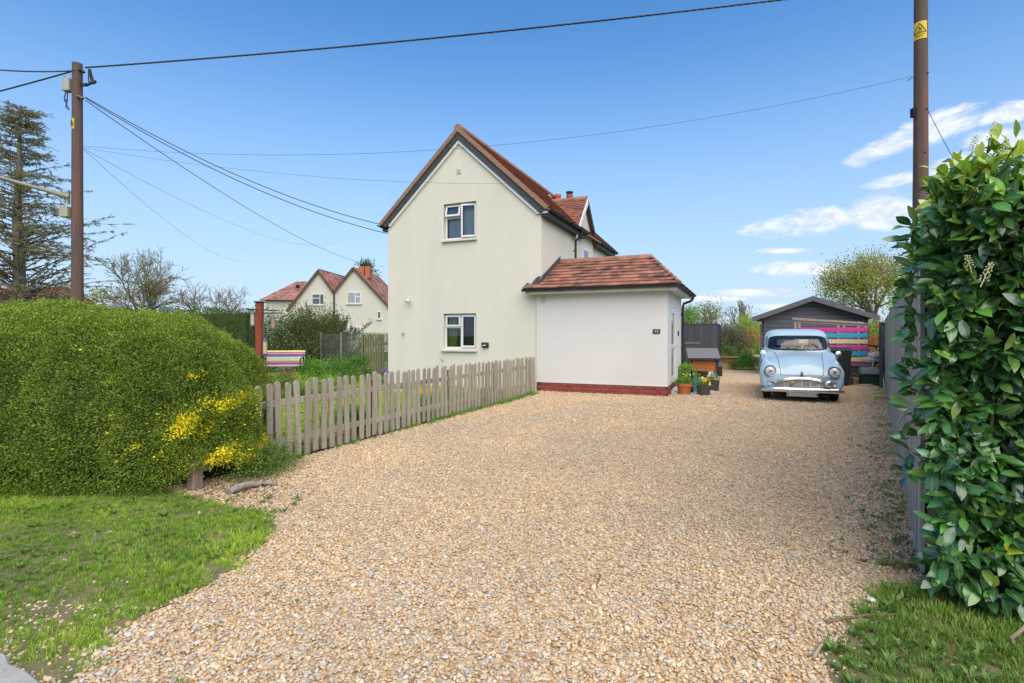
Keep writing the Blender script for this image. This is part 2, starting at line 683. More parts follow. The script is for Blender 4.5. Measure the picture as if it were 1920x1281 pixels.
for i, (c, w) in enumerate(PAL):
    if i < 2:
        e = vr.color_ramp.elements[i]
        e.position = acc
    else:
        e = vr.color_ramp.elements.new(acc)
    e.color = (*c, 1)
    acc += w
t.links.new(sx.outputs[0], vr.inputs[0])
t.links.new(vr.outputs[0], pb.inputs['Base Color'])
bp = node(t, 'ShaderNodeBump', invert=True)
bp.inputs['Strength'].default_value = 0.9
bp.inputs['Distance'].default_value = 0.012
t.links.new(vo.outputs['Distance'], bp.inputs['Height'])
t.links.new(bp.outputs[0], pb.inputs['Normal'])
sheet('driveway', DRIVE, 0.0, m_drive)

VERGE = [(-5.2, 4.9), (-2.9, 4.6), (-2.35, 4.28), (-1.80, 4.04), (-1.66, 3.7), (-1.60, 3.3), (-1.62, 2.95), (-1.76, 2.6), (-1.82, 2.35),
         (-1.70, 2.1), (-1.64, 1.9), (-1.72, 2.0), (-2.20, 2.28), (-5.2, 3.92)]
PAVE = [(-1.73, 1.98), (-2.19, 2.26), (-5.2, 3.90), (-9, 6.0), (-9, -3), (-1.2, -3), (-1.40, 1.2), (-1.58, 1.8)]


def ragged(poly, step=.07, amp=.035, seed=1):
    """the same outline with a worn, uneven edge"""
    r = random.Random(seed)
    out = []
    for i, (x, y) in enumerate(poly):
        x2, y2 = poly[(i + 1) % len(poly)]
        L = math.hypot(x2 - x, y2 - y)
        k = max(1, int(L / step)) if L < 1.2 else 1
        for j in range(k):
            f = j / k
            out.append((x + (x2 - x) * f + r.uniform(-amp, amp), y + (y2 - y) * f + r.uniform(-amp, amp)))
    return out


sheet('verge', ragged(VERGE), 0.006, m_turf)
RG = [(1.12, 1.4), (1.30, 2.24), (1.62, 2.50), (1.98, 2.80), (2.42, 2.98), (3.4, 2.7), (3.4, 1.2)]
pv = MB()
pv.prism(ragged(PAVE, .09, .012, 5), -0.02, 0.03, lambda a, b, d: (a, b, d))
tag(pv.build('pavement', m_conc, bevel=0.01), kind='structure')
sheet('grass_bank', ragged(RG, seed=2), 0.006, m_turf)
LAWN = [(-2.75, 5.45), (0.35, 12.3), (-0.2, 13.2), (-3.6, 14.8), (-4.2, 19.2), (-16, 19.2), (-16, 7.0), (-5.0, 6.6)]
sheet('lawn', LAWN, 0.004, m_lawn)
# soil border inside the picket fence
pdir = (FA - FB).normalized()
pin = Vector((-pdir.y, pdir.x, 0))
bed = [FB + pin * .02, FA + pin * .02, FA + pin * .55, FB + pdir * 2.5 + pin * .75, FB + pin * 0.9]
sheet('flower_bed', [(p.x, p.y) for p in bed], 0.010, m_soil)


# ---- loose stones
def stone_mesh(k):
    bm = bmesh.new()
    bmesh.ops.create_icosphere(bm, subdivisions=1, radius=0.5)
    r = random.Random(k)
    sx_, sy_, sz_ = r.uniform(.85, 1.25), r.uniform(.7, .95), r.uniform(.42, .7)
    for v in bm.verts:
        v.co *= r.uniform(.8, 1.16)
        v.co.x *= sx_
        v.co.y *= sy_
        v.co.z *= sz_
    me = bpy.data.meshes.new('stone_%d' % k)
    bm.to_mesh(me)
    bm.free()
    me.polygons.foreach_set('use_smooth', [k % 3 != 0] * len(me.polygons))
    me.materials.append(m_stone)
    return me


m_stone = bpy.data.materials.new('flint_gravel')
m_stone.use_nodes = True
t = m_stone.node_tree
pb = t.nodes['Principled BSDF']
pb.inputs['Roughness'].default_value = 0.8
pb.inputs['Specular IOR Level'].default_value = 0.35
aa = node(t, 'ShaderNodeAttribute', attribute_name='tone', attribute_type='INSTANCER')
tcn = node(t, 'ShaderNodeTexCoord')
ns = node(t, 'ShaderNodeTexNoise')
ns.inputs['Scale'].default_value = 2.2
ns.inputs['Detail'].default_value = 5
t.links.new(tcn.outputs['Object'], ns.inputs['Vector'])
mr = node(t, 'ShaderNodeMapRange')
mr.inputs['To Min'].default_value = 0.65
mr.inputs['To Max'].default_value = 1.4
t.links.new(ns.outputs['Fac'], mr.inputs['Value'])
hs = node(t, 'ShaderNodeHueSaturation')
t.links.new(aa.outputs['Color'], hs.inputs['Color'])
t.links.new(mr.outputs[0], hs.inputs['Value'])
t.links.new(hs.outputs[0], pb.inputs['Base Color'])
stones = [stone_mesh(k) for k in range(9)]


def gravel_band(d0, d1, x0, x1, per_m2, s0, s1):
    n = int((d1 - d0) * (x1 - x0) * per_m2)
    X, Y = rng.uniform(x0, x1, n), rng.uniform(d0, d1, n)
    ok = inside(DRIVE, X, Y)
    nn = lump(np.stack([X, Y], 1), 3.0, 5)
    P2 = np.stack([X, Y], 1)
    jx, jy = .055 * lump(P2, 14, 71) + rng.normal(0, .03, n), .055 * lump(P2, 14, 72) + rng.normal(0, .03, n)
    inv = inside(VERGE, X + jx, Y + jy)
    # stones kicked into the thin grass near the kerb
    stray = inv & (rng.random(n) < np.where((Y < 2.65 - .12 * nn) & (X < -1.6), 0.26, 0.02))
    ok = (ok & ~inv) | stray
    ok &= ~(inside(RG, X + jx, Y + jy) & (rng.random(n) > .06))
    # trodden, sandy patches with fewer loose stones
    thin = (np.exp(-((X - .15) / .25) ** 2 - ((Y - 2.7) / .35) ** 2) + np.exp(-((X - .5) / .35) ** 2 - ((Y - 3.3) / .3) ** 2))
    ok &= ~(rng.random(n) < .55 * thin)
    X, Y = X[ok], Y[ok]
    n = len(X)
    return X, Y, rng.uniform(s0, s1, n) * np.where(rng.random(n) < .07, 1.5, 1.0)


bands = [gravel_band(1.4, 3.0, -3.0, 2.6, 4600, .009, .025), gravel_band(3.0, 5.0, -3.2, 4.2, 3700, .010, .025),
         gravel_band(5.0, 8.0, -2.8, 6.0, 2100, .014, .027), gravel_band(8.0, 15.0, -1.6, 10.5, 900, .018, .033)]
GX, GY, GS = (np.concatenate([b[i] for b in bands]) for i in range(3))
n = len(GX)
pc = np.array([c for c, w in PAL])
pw = np.array([w for c, w in PAL])
pk = rng.choice(len(PAL), n, p=pw / pw.sum())
tones = pc[pk] * rng.uniform(.80, 1.2, (n, 1)) * .63 + np.array([[.50, .385, .275]]) * .36
# the drive is browner under the wheel tracks, greyer by the kerb
br = lump(np.stack([GX, GY], 1), .9, 3)[:, None]
tones *= 1 + br * np.array([[.10, .07, .01]]) + lump(np.stack([GX, GY], 1), 2.6, 6)[:, None] * np.array([[.06, .05, .03]])
grey = rng.random(n) < np.clip(.16 * np.exp(-((GX + 1.0) / 1.2) ** 2) * np.exp(-((GY - 2.2) / 1.2) ** 2), 0, 1)
tones[grey] = np.array([.43, .42, .40]) * rng.uniform(.7, 1.35, (grey.sum(), 1))
pts = np.stack([GX, GY, rng.uniform(-.001, .007, n) + GS * .08], 1)
eul = np.stack([rng.normal(0, .4, n), rng.normal(0, .4, n), rng.uniform(0, 6.28, n)], 1)
scl = GS[:, None] * np.ones((1, 3)) * rng.uniform(.85, 1.15, (n, 3))
scatter('gravel', pts, eul, scl, tones, stones, rng.integers(0, 9, n), 'loose golden brown and grey flint gravel covering the driveway', 'gravel')

# ---- grass
m_grass = leaf_mat('grass_blade', rough=0.55, spec=0.3, trans=0.35, instancer=True)


def tuft_mesh(k, blades=11, h=1.0, spread=.5, lean=.45, w=.055):
    r = random.Random(100 + k)
    v, f = [], []
    for i in range(blades):
        a = r.uniform(0, 6.28)
        rad = spread * math.sqrt(r.random())
        bx, by = rad * math.cos(a), rad * math.sin(a)
        a2 = a + r.uniform(-.9, .9)
        le = lean * r.uniform(.3, 1.5)
        hh = h * r.uniform(.55, 1.1)
        ww = w * r.uniform(.7, 1.3)
        dx, dy = math.cos(a2), math.sin(a2)
        px, py = -dy, dx
        b = len(v)
        v += [(bx - px * ww, by - py * ww, 0), (bx + px * ww, by + py * ww, 0),
              (bx + dx * le * .4 * hh + px * ww * .8, by + dy * le * .4 * hh + py * ww * .8, hh * .6),
              (bx + dx * le * .4 * hh - px * ww * .8, by + dy * le * .4 * hh - py * ww * .8, hh * .6),
              (bx + dx * le * hh, by + dy * le * hh, hh * .93)]
        f += [(b, b + 1, b + 2, b + 3), (b + 3, b + 2, b + 4)]
    me = bpy.data.meshes.new('tuft_%d' % k)
    me.from_pydata(v, [], f)
    me.materials.append(m_grass)
    return me


tufts = [tuft_mesh(k) for k in range(7)]


def grass(name, poly, per_m2, h0, h1, label, c0, c1, hole=None, thick=.9, edge=1.0):
    xs, ys = [p[0] for p in poly], [p[1] for p in poly]
    a0, a1, b0, b1 = min(xs) - .12, max(xs) + .12, min(ys) - .12, max(ys) + .12
    n = int((a1 - a0) * (b1 - b0) * per_m2)
    X, Y = rng.uniform(a0, a1, n), rng.uniform(b0, b1, n)
    P2 = np.stack([X, Y], 1)
    ok = inside(poly, X + edge * (.06 * lump(P2, 13, 73) + rng.normal(0, .035, n)), Y + edge * (.06 * lump(P2, 13, 74) + rng.normal(0, .035, n)))
    if hole is not None:
        ok &= rng.random(n) > hole(X, Y)
    X, Y = X[ok], Y[ok]
    n = len(X)
    P2 = np.stack([X, Y], 1)
    nn = lump(P2, 2.2, 9)
    n2 = lump(P2, 7.0, 10)
    h = rng.uniform(h0, h1, n) * (1 + .35 * nn)
    f = np.clip(.5 + .35 * nn + .3 * n2 + rng.normal(0, .15, n), 0, 1)[:, None]
    tones = (np.array(c0) * (1 - f) + np.array(c1) * f) * rng.uniform(.75, 1.25, (n, 1))
    dry = rng.random(n) < .05
    tones[dry] = np.array([.20, .175, .07])
    scl = np.stack([h * thick, h * thick, h], 1)
    eul = np.stack([rng.normal(0, .12, n), rng.normal(0, .12, n), rng.uniform(0, 6.28, n)], 1)
    return scatter(name, np.stack([X, Y, np.full(n, .004)], 1), eul, scl, tones, tufts, rng.integers(0, 7, n), label, 'grass')


def verge_hole(X, Y):
    P2 = np.stack([X, Y], 1)
    nn = lump(P2, 4.0, 21)
    near = np.clip((2.9 - Y) / .6, 0, 1)
    rim = np.clip((X + 1.95) / .35, 0, 1) * .55
    bare = np.exp(-((X + 2.25) / .16) ** 2 - ((Y - 2.62) / .1) ** 2) + np.exp(-((X + 1.95) / .1) ** 2 - ((Y - 3.5) / .07) ** 2)
    return np.clip(near * (.3 + .55 * nn) + rim * (.4 + .5 * nn) + bare * .95 + np.clip(nn - .45, 0, 1) * .9, 0, .98)


grass('verge_grass', VERGE, 2200, .016, .040, 'rough bright green roadside grass in front of the clipped hedge',
      (.055, .13, .014), (.20, .275, .032), verge_hole)
grass('bank_grass', RG, 1700, .018, .050, 'long green grass and weeds at the foot of the laurel hedge',
      (.03, .085, .014), (.11, .17, .028), lambda X, Y: np.clip(.95 * (1 - np.clip((X - 1.1 - .3 * lump(np.stack([X, Y], 1), 5, 4)) / .5, 0, 1)), 0, .95))
grass('lawn_grass', LAWN, 230, .03, .055, 'mown yellow green lawn behind the picket fence', (.12, .18, .02), (.20, .25, .035), None, 1.5, 0.0)
# green growth along the foot of the fences
strip = [FB + pdir * .15 - pin * .10, FA - pin * .14, FA + pin * .1, FB + pdir * .15 + pin * .08]
grass('fence_weeds', [(p.x, p.y) for p in strip], 560, .035, .10, 'low green weeds along the foot of the picket fence',
      (.05, .12, .016), (.12, .20, .03), lambda X, Y: np.clip(.85 - (Y - 5.6) / 5.5 + .35 * lump(np.stack([X, Y], 1), 3, 8), .12, .95))
strip = [GA - gout * .02, GB - gout * .02, GB - gout * .22, GA - gout * .25]
grass('fence_foot_weeds', [(p.x, p.y) for p in strip], 200, .02, .05, 'sparse weeds along the foot of the tall grey fence',
      (.07, .12, .02), (.16, .18, .05), lambda X, Y: np.clip(.6 + .8 * lump(np.stack([X, Y], 1), 3, 8), 0, 1))
# far garden lawn
FARL = [(6.6, 24.5), (14.5, 23.6), (22, 44), (8, 48)]
sheet('garden_lawn', FARL, 0.0, m_lawn)

# dead leaves and twig litter along the foot of the tall fence and the hedge
n = 900
s_ = rng.random(n) ** 1.6 * 7.5
w_ = -np.abs(rng.normal(0, .22, n)) - .02
LX, LY = GA.x + gdir.x * s_ + gout.x * w_, GA.y + gdir.y * s_ + gout.y * w_
n2 = 500
LX = np.concatenate([LX, rng.normal(-2.35, .3, n2)])
LY = np.concatenate([LY, rng.normal(4.55, .22, n2)])
n = len(LX)
P = np.stack([LX, LY, rng.uniform(.010, .024, n)], 1)
V = leaf_quads(P, rand_dirs(n) * [1, 1, .25], rand_dirs(n) * .35 + [0, 0, 1], rng.uniform(.015, .045, n), rng.uniform(.008, .022, n), .05)
lit = quad_mesh('leaf_litter', V, np.array([[.17, .11, .06]]) * rng.uniform(.5, 1.5, (n, 1)), mat('dead_leaf', (.9, .9, .9), (.7, .7, .7), rough=.9, tone=True))
tag(lit, 'scattered dead brown leaves along the fence and hedge foot', 'leaves', None, 'stuff')

# broad leaved weeds among the rough grass
def weeds(name, label, spots, seed):
    r = np.random.default_rng(seed)
    Vs, Cs = [], []
    for (x, y, sz) in spots:
        m_n = int(r.integers(7, 15))
        a = r.uniform(0, 6.283, m_n)
        ax = np.stack([np.cos(a), np.sin(a), r.uniform(.25, 1.1, m_n)], 1)
        P = np.stack([x + np.cos(a) * .008, y + np.sin(a) * .008, np.full(m_n, .01)], 1)
        Vs.append(leaf_quads(P, ax, np.stack([-np.cos(a) * .6, -np.sin(a) * .6, np.ones(m_n)], 1), r.uniform(sz * .6, sz * 1.3, m_n), r.uniform(sz * .25, sz * .45, m_n), .10))
        Cs.append(np.array([[.05, .095, .018]]) * r.uniform(.5, 1.6, (m_n, 1)))
    o = quad_mesh(name, np.concatenate(Vs), np.concatenate(Cs), leaf_mat('weed_leaf', rough=.5, spec=.4, trans=.25))
    tag(o, label, 'weeds', None, 'stuff')


weeds('bank_weeds', 'broad leaved weeds among the grass under the laurel', [q for q in [(rng.uniform(1.2, 2.4), rng.uniform(1.9, 2.95), rng.uniform(.018, .048)) for _ in range(260)] if inside(RG, np.array([q[0]]), np.array([q[1]]))[0]], 5)
weeds('verge_weeds', 'small broad leaved weeds dotted through the roadside grass', [(rng.uniform(-3.8, -1.7), rng.uniform(2.7, 4.4), rng.uniform(.018, .045)) for _ in range(170)], 6)
weeds('gravel_weeds', 'small weeds sprouting at the edges of the gravel', [(GA.x + gdir.x * a - gout.x * b_, GA.y + gdir.y * a - gout.y * b_, c_) for a, b_, c_ in
      zip(rng.random(60) ** 1.3 * 6, np.abs(rng.normal(0, .25, 60)) + .03, rng.uniform(.015, .04, 60))] + [(rng.normal(-1.4, .22), rng.uniform(2.0, 4.2), rng.uniform(.010, .022)) for _ in range(12)], 7)

# ================================================================== the house
TH = R(23.3)
m_cream = mat('cream_render', (0.64, 0.598, 0.50), (0.665, 0.622, 0.523), scale=1.3, rough=0.9, stretch=(1.6, 1.6, .5), bump=0.25, bscale=140, c3=(0.585, 0.557, 0.475), s3=.6, f3=(.5, .85))
m_white_r = mat('white_render', (0.62, 0.602, 0.562), (0.64, 0.622, 0.582), scale=1.0, rough=0.9, bump=0.22, bscale=140, c3=(.58, .57, .545), s3=.7, f3=(.5, .85))
m_upvc = mat('white_upvc', (0.70, 0.70, 0.69), (0.67, 0.67, 0.66), scale=2, rough=0.35, spec=.5)
m_blackpl = mat('black_plastic', (0.018, 0.02, 0.02), (0.03, 0.032, 0.033), scale=5, rough=0.45)
m_bargedark = mat('dark_painted_board', (0.035, 0.04, 0.042), (0.06, 0.065, 0.066), scale=7, rough=0.7, stretch=(1, 1, 5))
m_tile = mat('clay_roof_tile', (0.36, 0.125, 0.07), (0.23, 0.085, 0.058), scale=5, rough=0.85, tone=True, bump=.3, bscale=60, c3=(0.11, 0.075, 0.06), s3=2.2, f3=(.52, .75))
m_tile_obj = mat('clay_roof_tile_single', (0.335, 0.148, 0.092), (0.22, 0.095, 0.066), scale=3.5, rough=0.85, rand=.34, bump=.3, bscale=60, coords='World',
                 c3=(0.06, 0.042, 0.04), s3=2.6, f3=(.50, .70))
m_ridge = mat('mossy_ridge_tile', (0.33, 0.16, 0.10), (0.24, 0.15, 0.10), scale=7, rough=0.9, rand=.12, bump=.4, bscale=50, coords='World', c3=(.13, .11, .08), s3=5, f3=(.5, .7))
m_verge = mat('mortared_verge', (0.32, 0.19, 0.125), (0.22, 0.125, 0.085), scale=18, rough=0.9, bump=.5, bscale=60)
m_brickred = mat('red_painted_brick', (0.23, 0.05, 0.04), (0.28, 0.07, 0.05), scale=9, rough=0.7, rand=.14, bump=.3, bscale=70, coords='World')
m_mortar = mat('red_mortar', (0.17, 0.035, 0.03), (0.13, 0.03, 0.025), scale=12, rough=0.9)
m_lead = mat('lead_flashing', (0.05, 0.053, 0.057), (0.08, 0.083, 0.088), scale=6, rough=0.6)
m_glass = glass_mat('window_glass')
m_dim = mat('dim_room', (0.10, 0.10, 0.09), (0.13, 0.125, 0.11), rough=.9)
m_blind = mat('grey_blind', (0.62, 0.62, 0.64), (0.66, 0.66, 0.68), scale=4, rough=.9)
m_lime = mat('lime_curtain', (0.36, 0.46, 0.02), (0.42, 0.50, 0.04), scale=6, rough=.9)
m_gasket = mat('black_gasket', (0.02, 0.02, 0.02), rough=.6)
m_terra = mat('terracotta', (0.50, 0.145, 0.05), (0.40, 0.12, 0.05), scale=9, rough=.8, bump=.2)
m_terra_red = mat('red_terracotta', (0.36, 0.08, 0.04), (0.30, 0.065, 0.035), scale=9, rough=.8)
m_sill = mat('cream_sill', (0.60, 0.585, 0.51), (0.56, 0.545, 0.475), scale=4, rough=.8)

house = thing('house', 'cream rendered end gable house with clay tiled roof and white porch extension', 'house', (0.55, 12.9, 0), -TH)
UL, UR, VD = -4.29, 0.17, 7.4      # wall left, right, depth
AP, ZE, ZA = -2.06, 4.26, 6.40     # apex u, eave height, wall apex height


def gz(u):
    return ZA - (ZA - ZE) * abs(u - AP) / (UR - AP)


W1 = (-2.54, -1.586, 3.82, 4.75)
W2 = (-2.55, -1.59, 0.985, 1.90)
b = MB()
ua, ub = -2.545, -1.588


def wq(b, pts):
    b.add([(u, 0, z) for u, z in pts], [tuple(range(len(pts)))])


wq(b, [(UL, -.15), (ua, -.15), (ua, W2[2]), (ua, W2[3]), (ua, W1[2]), (ua, W1[3]), (ua, gz(ua)), (UL, ZE)])
wq(b, [(ub, -.15), (UR, -.15), (UR, ZE), (ub, gz(ub)), (ub, W1[3]), (ub, W1[2]), (ub, W2[3]), (ub, W2[2])])
wq(b, [(ua, -.15), (ub, -.15), (ub, W2[2]), (ua, W2[2])])
wq(b, [(ua, W2[3]), (ub, W2[3]), (ub, W1[2]), (ua, W1[2])])
wq(b, [(ua, W1[3]), (ub, W1[3]), (ub, gz(ub)), (AP, ZA), (ua, gz(ua))])
for w in (W1, W2):   # reveals
    for (p, q) in (((ua, w[2]), (ua, w[3])), ((ua, w[3]), (ub, w[3])), ((ub, w[3]), (ub, w[2])), ((ub, w[2]), (ua, w[2]))):
        b.add([(p[0], 0, p[1]), (q[0], 0, q[1]), (q[0], .22, q[1]), (p[0], .22, p[1])], [(0, 1, 2, 3)])
# side and back walls
b.add([(UL, 0, -.15), (UL, VD, -.15), (UL, VD, ZE), (UL, 0, ZE)], [(0, 1, 2, 3)])
b.add([(UR, 0, -.15), (UR, VD, -.15), (UR, VD, ZE), (UR, 0, ZE)], [(0, 1, 2, 3)])
b.add([(UL, VD, -.15), (UR, VD, -.15), (UR, VD, ZE), (AP, VD, ZA), (UL, VD, ZE)], [(0, 1, 2, 3, 4)])
b.build('wall', m_cream, house)


def window(parent, u0, u1, z0, z1, v, name='window', open_fan=0, open_case=0, behind=None, curtain=None):
    """left column: fan light over a fixed pane; right column: tall casement"""
    fw, dp = .052, .07
    um = u0 + (u1 - u0) * .51
    zt = z0 + (z1 - z0) * .62
    f = MB()
    f.box(u0, u1, v, v + dp, z0, z0 + fw)
    f.box(u0, u1, v, v + dp, z1 - fw, z1)
    f.box(u0, u0 + fw, v, v + dp, z0 + fw, z1 - fw)
    f.box(u1 - fw, u1, v, v + dp, z0 + fw, z1 - fw)
    f.box(um - .03, um + .03, v, v + dp, z0 + fw, z1 - fw)
    f.box(u0 + fw, um - .03, v, v + dp, zt - .028, zt + .028)
    fr = f.build(name, m_upvc, parent, bevel=.004)

    def sash(a0, a1, c0, c1, tilt, hinge):
        s = MB()
        w = .048
        lx, lz = a1 - a0, c1 - c0
        s.box(0, lx, -.03, .03, 0, w)
        s.box(0, lx, -.03, .03, lz - w, lz)
        s.box(0, w, -.03, .03, w, lz - w)
        s.box(lx - w, lx, -.03, .03, w, lz - w)
        o = s.build('sash', m_upvc, fr, bevel=.004)
        g = MB()
        g.box(w, lx - w, -.004, .004, w, lz - w)
        p = g.build('pane', m_glass, o)
        k = MB()
        e = .008
        for q in ((w, lx - w, -.026, -.016, w, w + e), (w, lx - w, -.026, -.016, lz - w - e, lz - w),
                  (w, w + e, -.026, -.016, w + e, lz - w - e), (lx - w - e, lx - w, -.026, -.016, w + e, lz - w - e)):
            k.box(*q)
        k.build('gasket', m_gasket, o)
        if hinge == 'top':
            m = Matrix.Translation((a0, v - .012, c1)) @ Matrix.Rotation(-tilt, 4, 'X') @ Matrix.Translation((0, 0, -lz))
        elif hinge == 'right':
            m = Matrix.Translation((a1, v - .012, c0)) @ Matrix.Rotation(tilt, 4, 'Z') @ Matrix.Translation((-lx, 0, 0))
        else:
            m = Matrix.Translation((a0, v - .012, c0))
        o.matrix_basis = m
        return o
    sash(u0 + fw - .012, um - .018, zt + .012, z1 - fw + .012, open_fan, 'top')
    sash(um + .018, u1 - fw + .012, z0 + fw - .012, z1 - fw + .012, open_case, 'right')
    g = MB()
    g.box(u0 + fw, um - .03, v + .03, v + .036, z0 + fw, zt - .028)
    g.build('pane', m_glass, fr)
    k = MB()
    e = .009
    a0, a1, c0, c1 = u0 + fw, um - .03, z0 + fw, zt - .028
    for q in ((a0, a1, v + .008, v + .028, c0, c0 + e), (a0, a1, v + .008, v + .028, c1 - e, c1), (a0, a0 + e, v + .008, v + .028, c0 + e, c1 - e),
              (a1 - e, a1, v + .008, v + .028, c0 + e, c1 - e)):
        k.box(*q)
    k.build('gasket', m_gasket, fr)
    if behind is not None:
        k = MB()
        k.box(u0 + .01, u1 - .01, v + .10, v + .105, z0 + .01, z1 - .01)
        k.build('blind', behind, fr)
    else:
        k = MB()   # the room behind
        x0, x1, y0, y1, c0, c1 = u0 - .5, u1 + .6, v + .16, v + 2.6, z0 - .6, z1 + .25
        vv = [(x0, y0, c0), (x1, y0, c0), (x1, y1, c0), (x0, y1, c0), (x0, y0, c1), (x1, y0, c1), (x1, y1, c1), (x0, y1, c1)]
        k.add(vv, [(0, 1, 2, 3), (4, 5, 6, 7), (0, 3, 7, 4), (1, 2, 6, 5), (3, 2, 6, 7)])
        k.build('room', m_dim, fr)
    if curtain is not None:
        k = MB()
        vv, ff = [], []
        N = 14
        for i in range(N + 1):
            a = u0 + .03 + .25 * i / N
            y = v + .12 + .02 * math.sin(i * 1.9)
            vv += [(a, y, z0 + .03), (a, y, z1 - .03)]
        ff = [(2 * i, 2 * i + 2, 2 * i + 3, 2 * i + 1) for i in range(N)]
        k.add(vv, ff)
        k.build('curtain', curtain, fr, smooth='all')
    s = MB()
    s.prism([(v + .0, z0 - .035), (v + .0, z0 + .002), (-.075, z0 - .022), (-.075, z0 - .065), (-.0, z0 - .065)], u0 - .035, u1 + .035, lambda a, c, d: (d, a, c))
    s.build('sill', m_sill, fr, bevel=.004)
    return fr


window(house, *W1, .10, open_fan=R(13), open_case=R(9), behind=m_blind)
w_low = window(house, *W2, .10, curtain=m_lime)
# a small plant on the inner sill
k = MB()
for i in range(9):
    a = i * .7
    p = Vector((-1.72, .26, 1.03))
    q = p + Vector((math.cos(a) * .07, math.sin(a) * .03, .05 + .018 * (i % 4)))
    k.add([p, (p + q) / 2 + Vector((.012, 0, .012)), q, (p + q) / 2 - Vector((.012, 0, -.012))], [(0, 1, 2, 3)])
k.build('sill_plant', mat('sill_plant_green', (.20, .42, .05), (.15, .33, .04), rough=.6), w_low)


# ---- roof of tiles
def tilefield(name, parent, O, ex, es, L, S, w, g, m=None, clip=None, th=.016, jitter=1.0):
    """rows of lapped tiles: O lower left corner, ex along the eave, es up the slope"""
    O, ex, es = Vector(O), Vector(ex).normalized(), Vector(es).normalized()
    nrm = ex.cross(es)
    b = MB()
    rows = int(S / g)
    r = random.Random(len(name) * 7 + int(S * 100))
    for i in range(rows):
        s0 = i * g - .01
        s1 = s0 + g * 1.5
        a = -w * .5 * (i % 2)
        while a < L:
            a0, a1 = max(a, 0) + .0015, min(a + w, L) - .0015
            a += w
            if a1 - a0 < .02:
                continue
            if clip:
                lo, hi = clip(s0 + g * .5)
                a0, a1 = max(a0, lo), min(a1, hi)
                if a1 - a0 < .015:
                    continue
            ln = r.uniform(-.002, .004) * jitter
            tv = r.uniform(.72, 1.22)
            tone = (tv * r.uniform(.92, 1.06), tv * r.uniform(.88, 1.08), tv * r.uniform(.9, 1.15))
            if r.random() < .10:
                tone = tuple(c * .5 for c in tone)
            z0, z1 = th * 1.9 + ln, th * .35 + ln
            P = [O + ex * a0 + es * s0 + nrm * (z0 - th), O + ex * a1 + es * s0 + nrm * (z0 - th), O + ex * a1 + es * s1 + nrm * (z1 - th),
                 O + ex * a0 + es * s1 + nrm * (z1 - th)]
            Q = [p + nrm * th for p in P]
            b.add(P + Q, [(4, 5, 6, 7), (0, 1, 5, 4), (1, 2, 6, 5), (3, 0, 4, 7)], tone)
    o = b.build(name, m or m_tile, parent)
    o['kind'] = 'stuff'
    return o


RT = 6.66          # top of the roof deck at the ridge
KP = .93           # rise per metre of the main roof
KH = math.hypot(1, KP)
v0r = -.10
roof = MB()        # deck of the main roof (two slopes), 6 cm thick
eL, eR = -4.50, .38
zl = RT - (AP - eL) * KP
zr = RT - (eR - AP) * KP
for e, z in ((eL, zl), (eR, zr)):
    d = .07
    roof.add([(AP, v0r, RT), (e, v0r, z), (e, VD + .1, z), (AP, VD + .1, RT), (AP, v0r, RT - d * 1.4), (e, v0r, z - d), (e, VD + .1, z - d), (AP, VD + .1, RT - d * 1.4)],
             [(0, 1, 2, 3), (4, 5, 6, 7), (0, 1, 5, 4), (3, 2, 6, 7), (1, 2, 6, 5)])
roof = roof.build('roof', m_verge, house)
sl = (eR - AP) * KH
KE = 3.30          # the right eave stops at the cross gable
tilefield('roof_tiles', roof, (eR, v0r, zr), (0, 1, 0), (-1, 0, KP), VD + .2, sl, .165, .10)
tilefield('roof_tiles', roof, (eL, VD + .1, zl), (0, -1, 0), (1, 0, KP), VD + .2, sl, .165, .10)
# main ridge tiles
for i in range(17):
    rb = MB()
    y = v0r - .01 + i * .44
    rb.tube([(AP, y, RT - .03), (AP, y + .435, RT - .03)], .11, 12)
    rb.build('ridge_tile', m_ridge, roof, smooth=True)
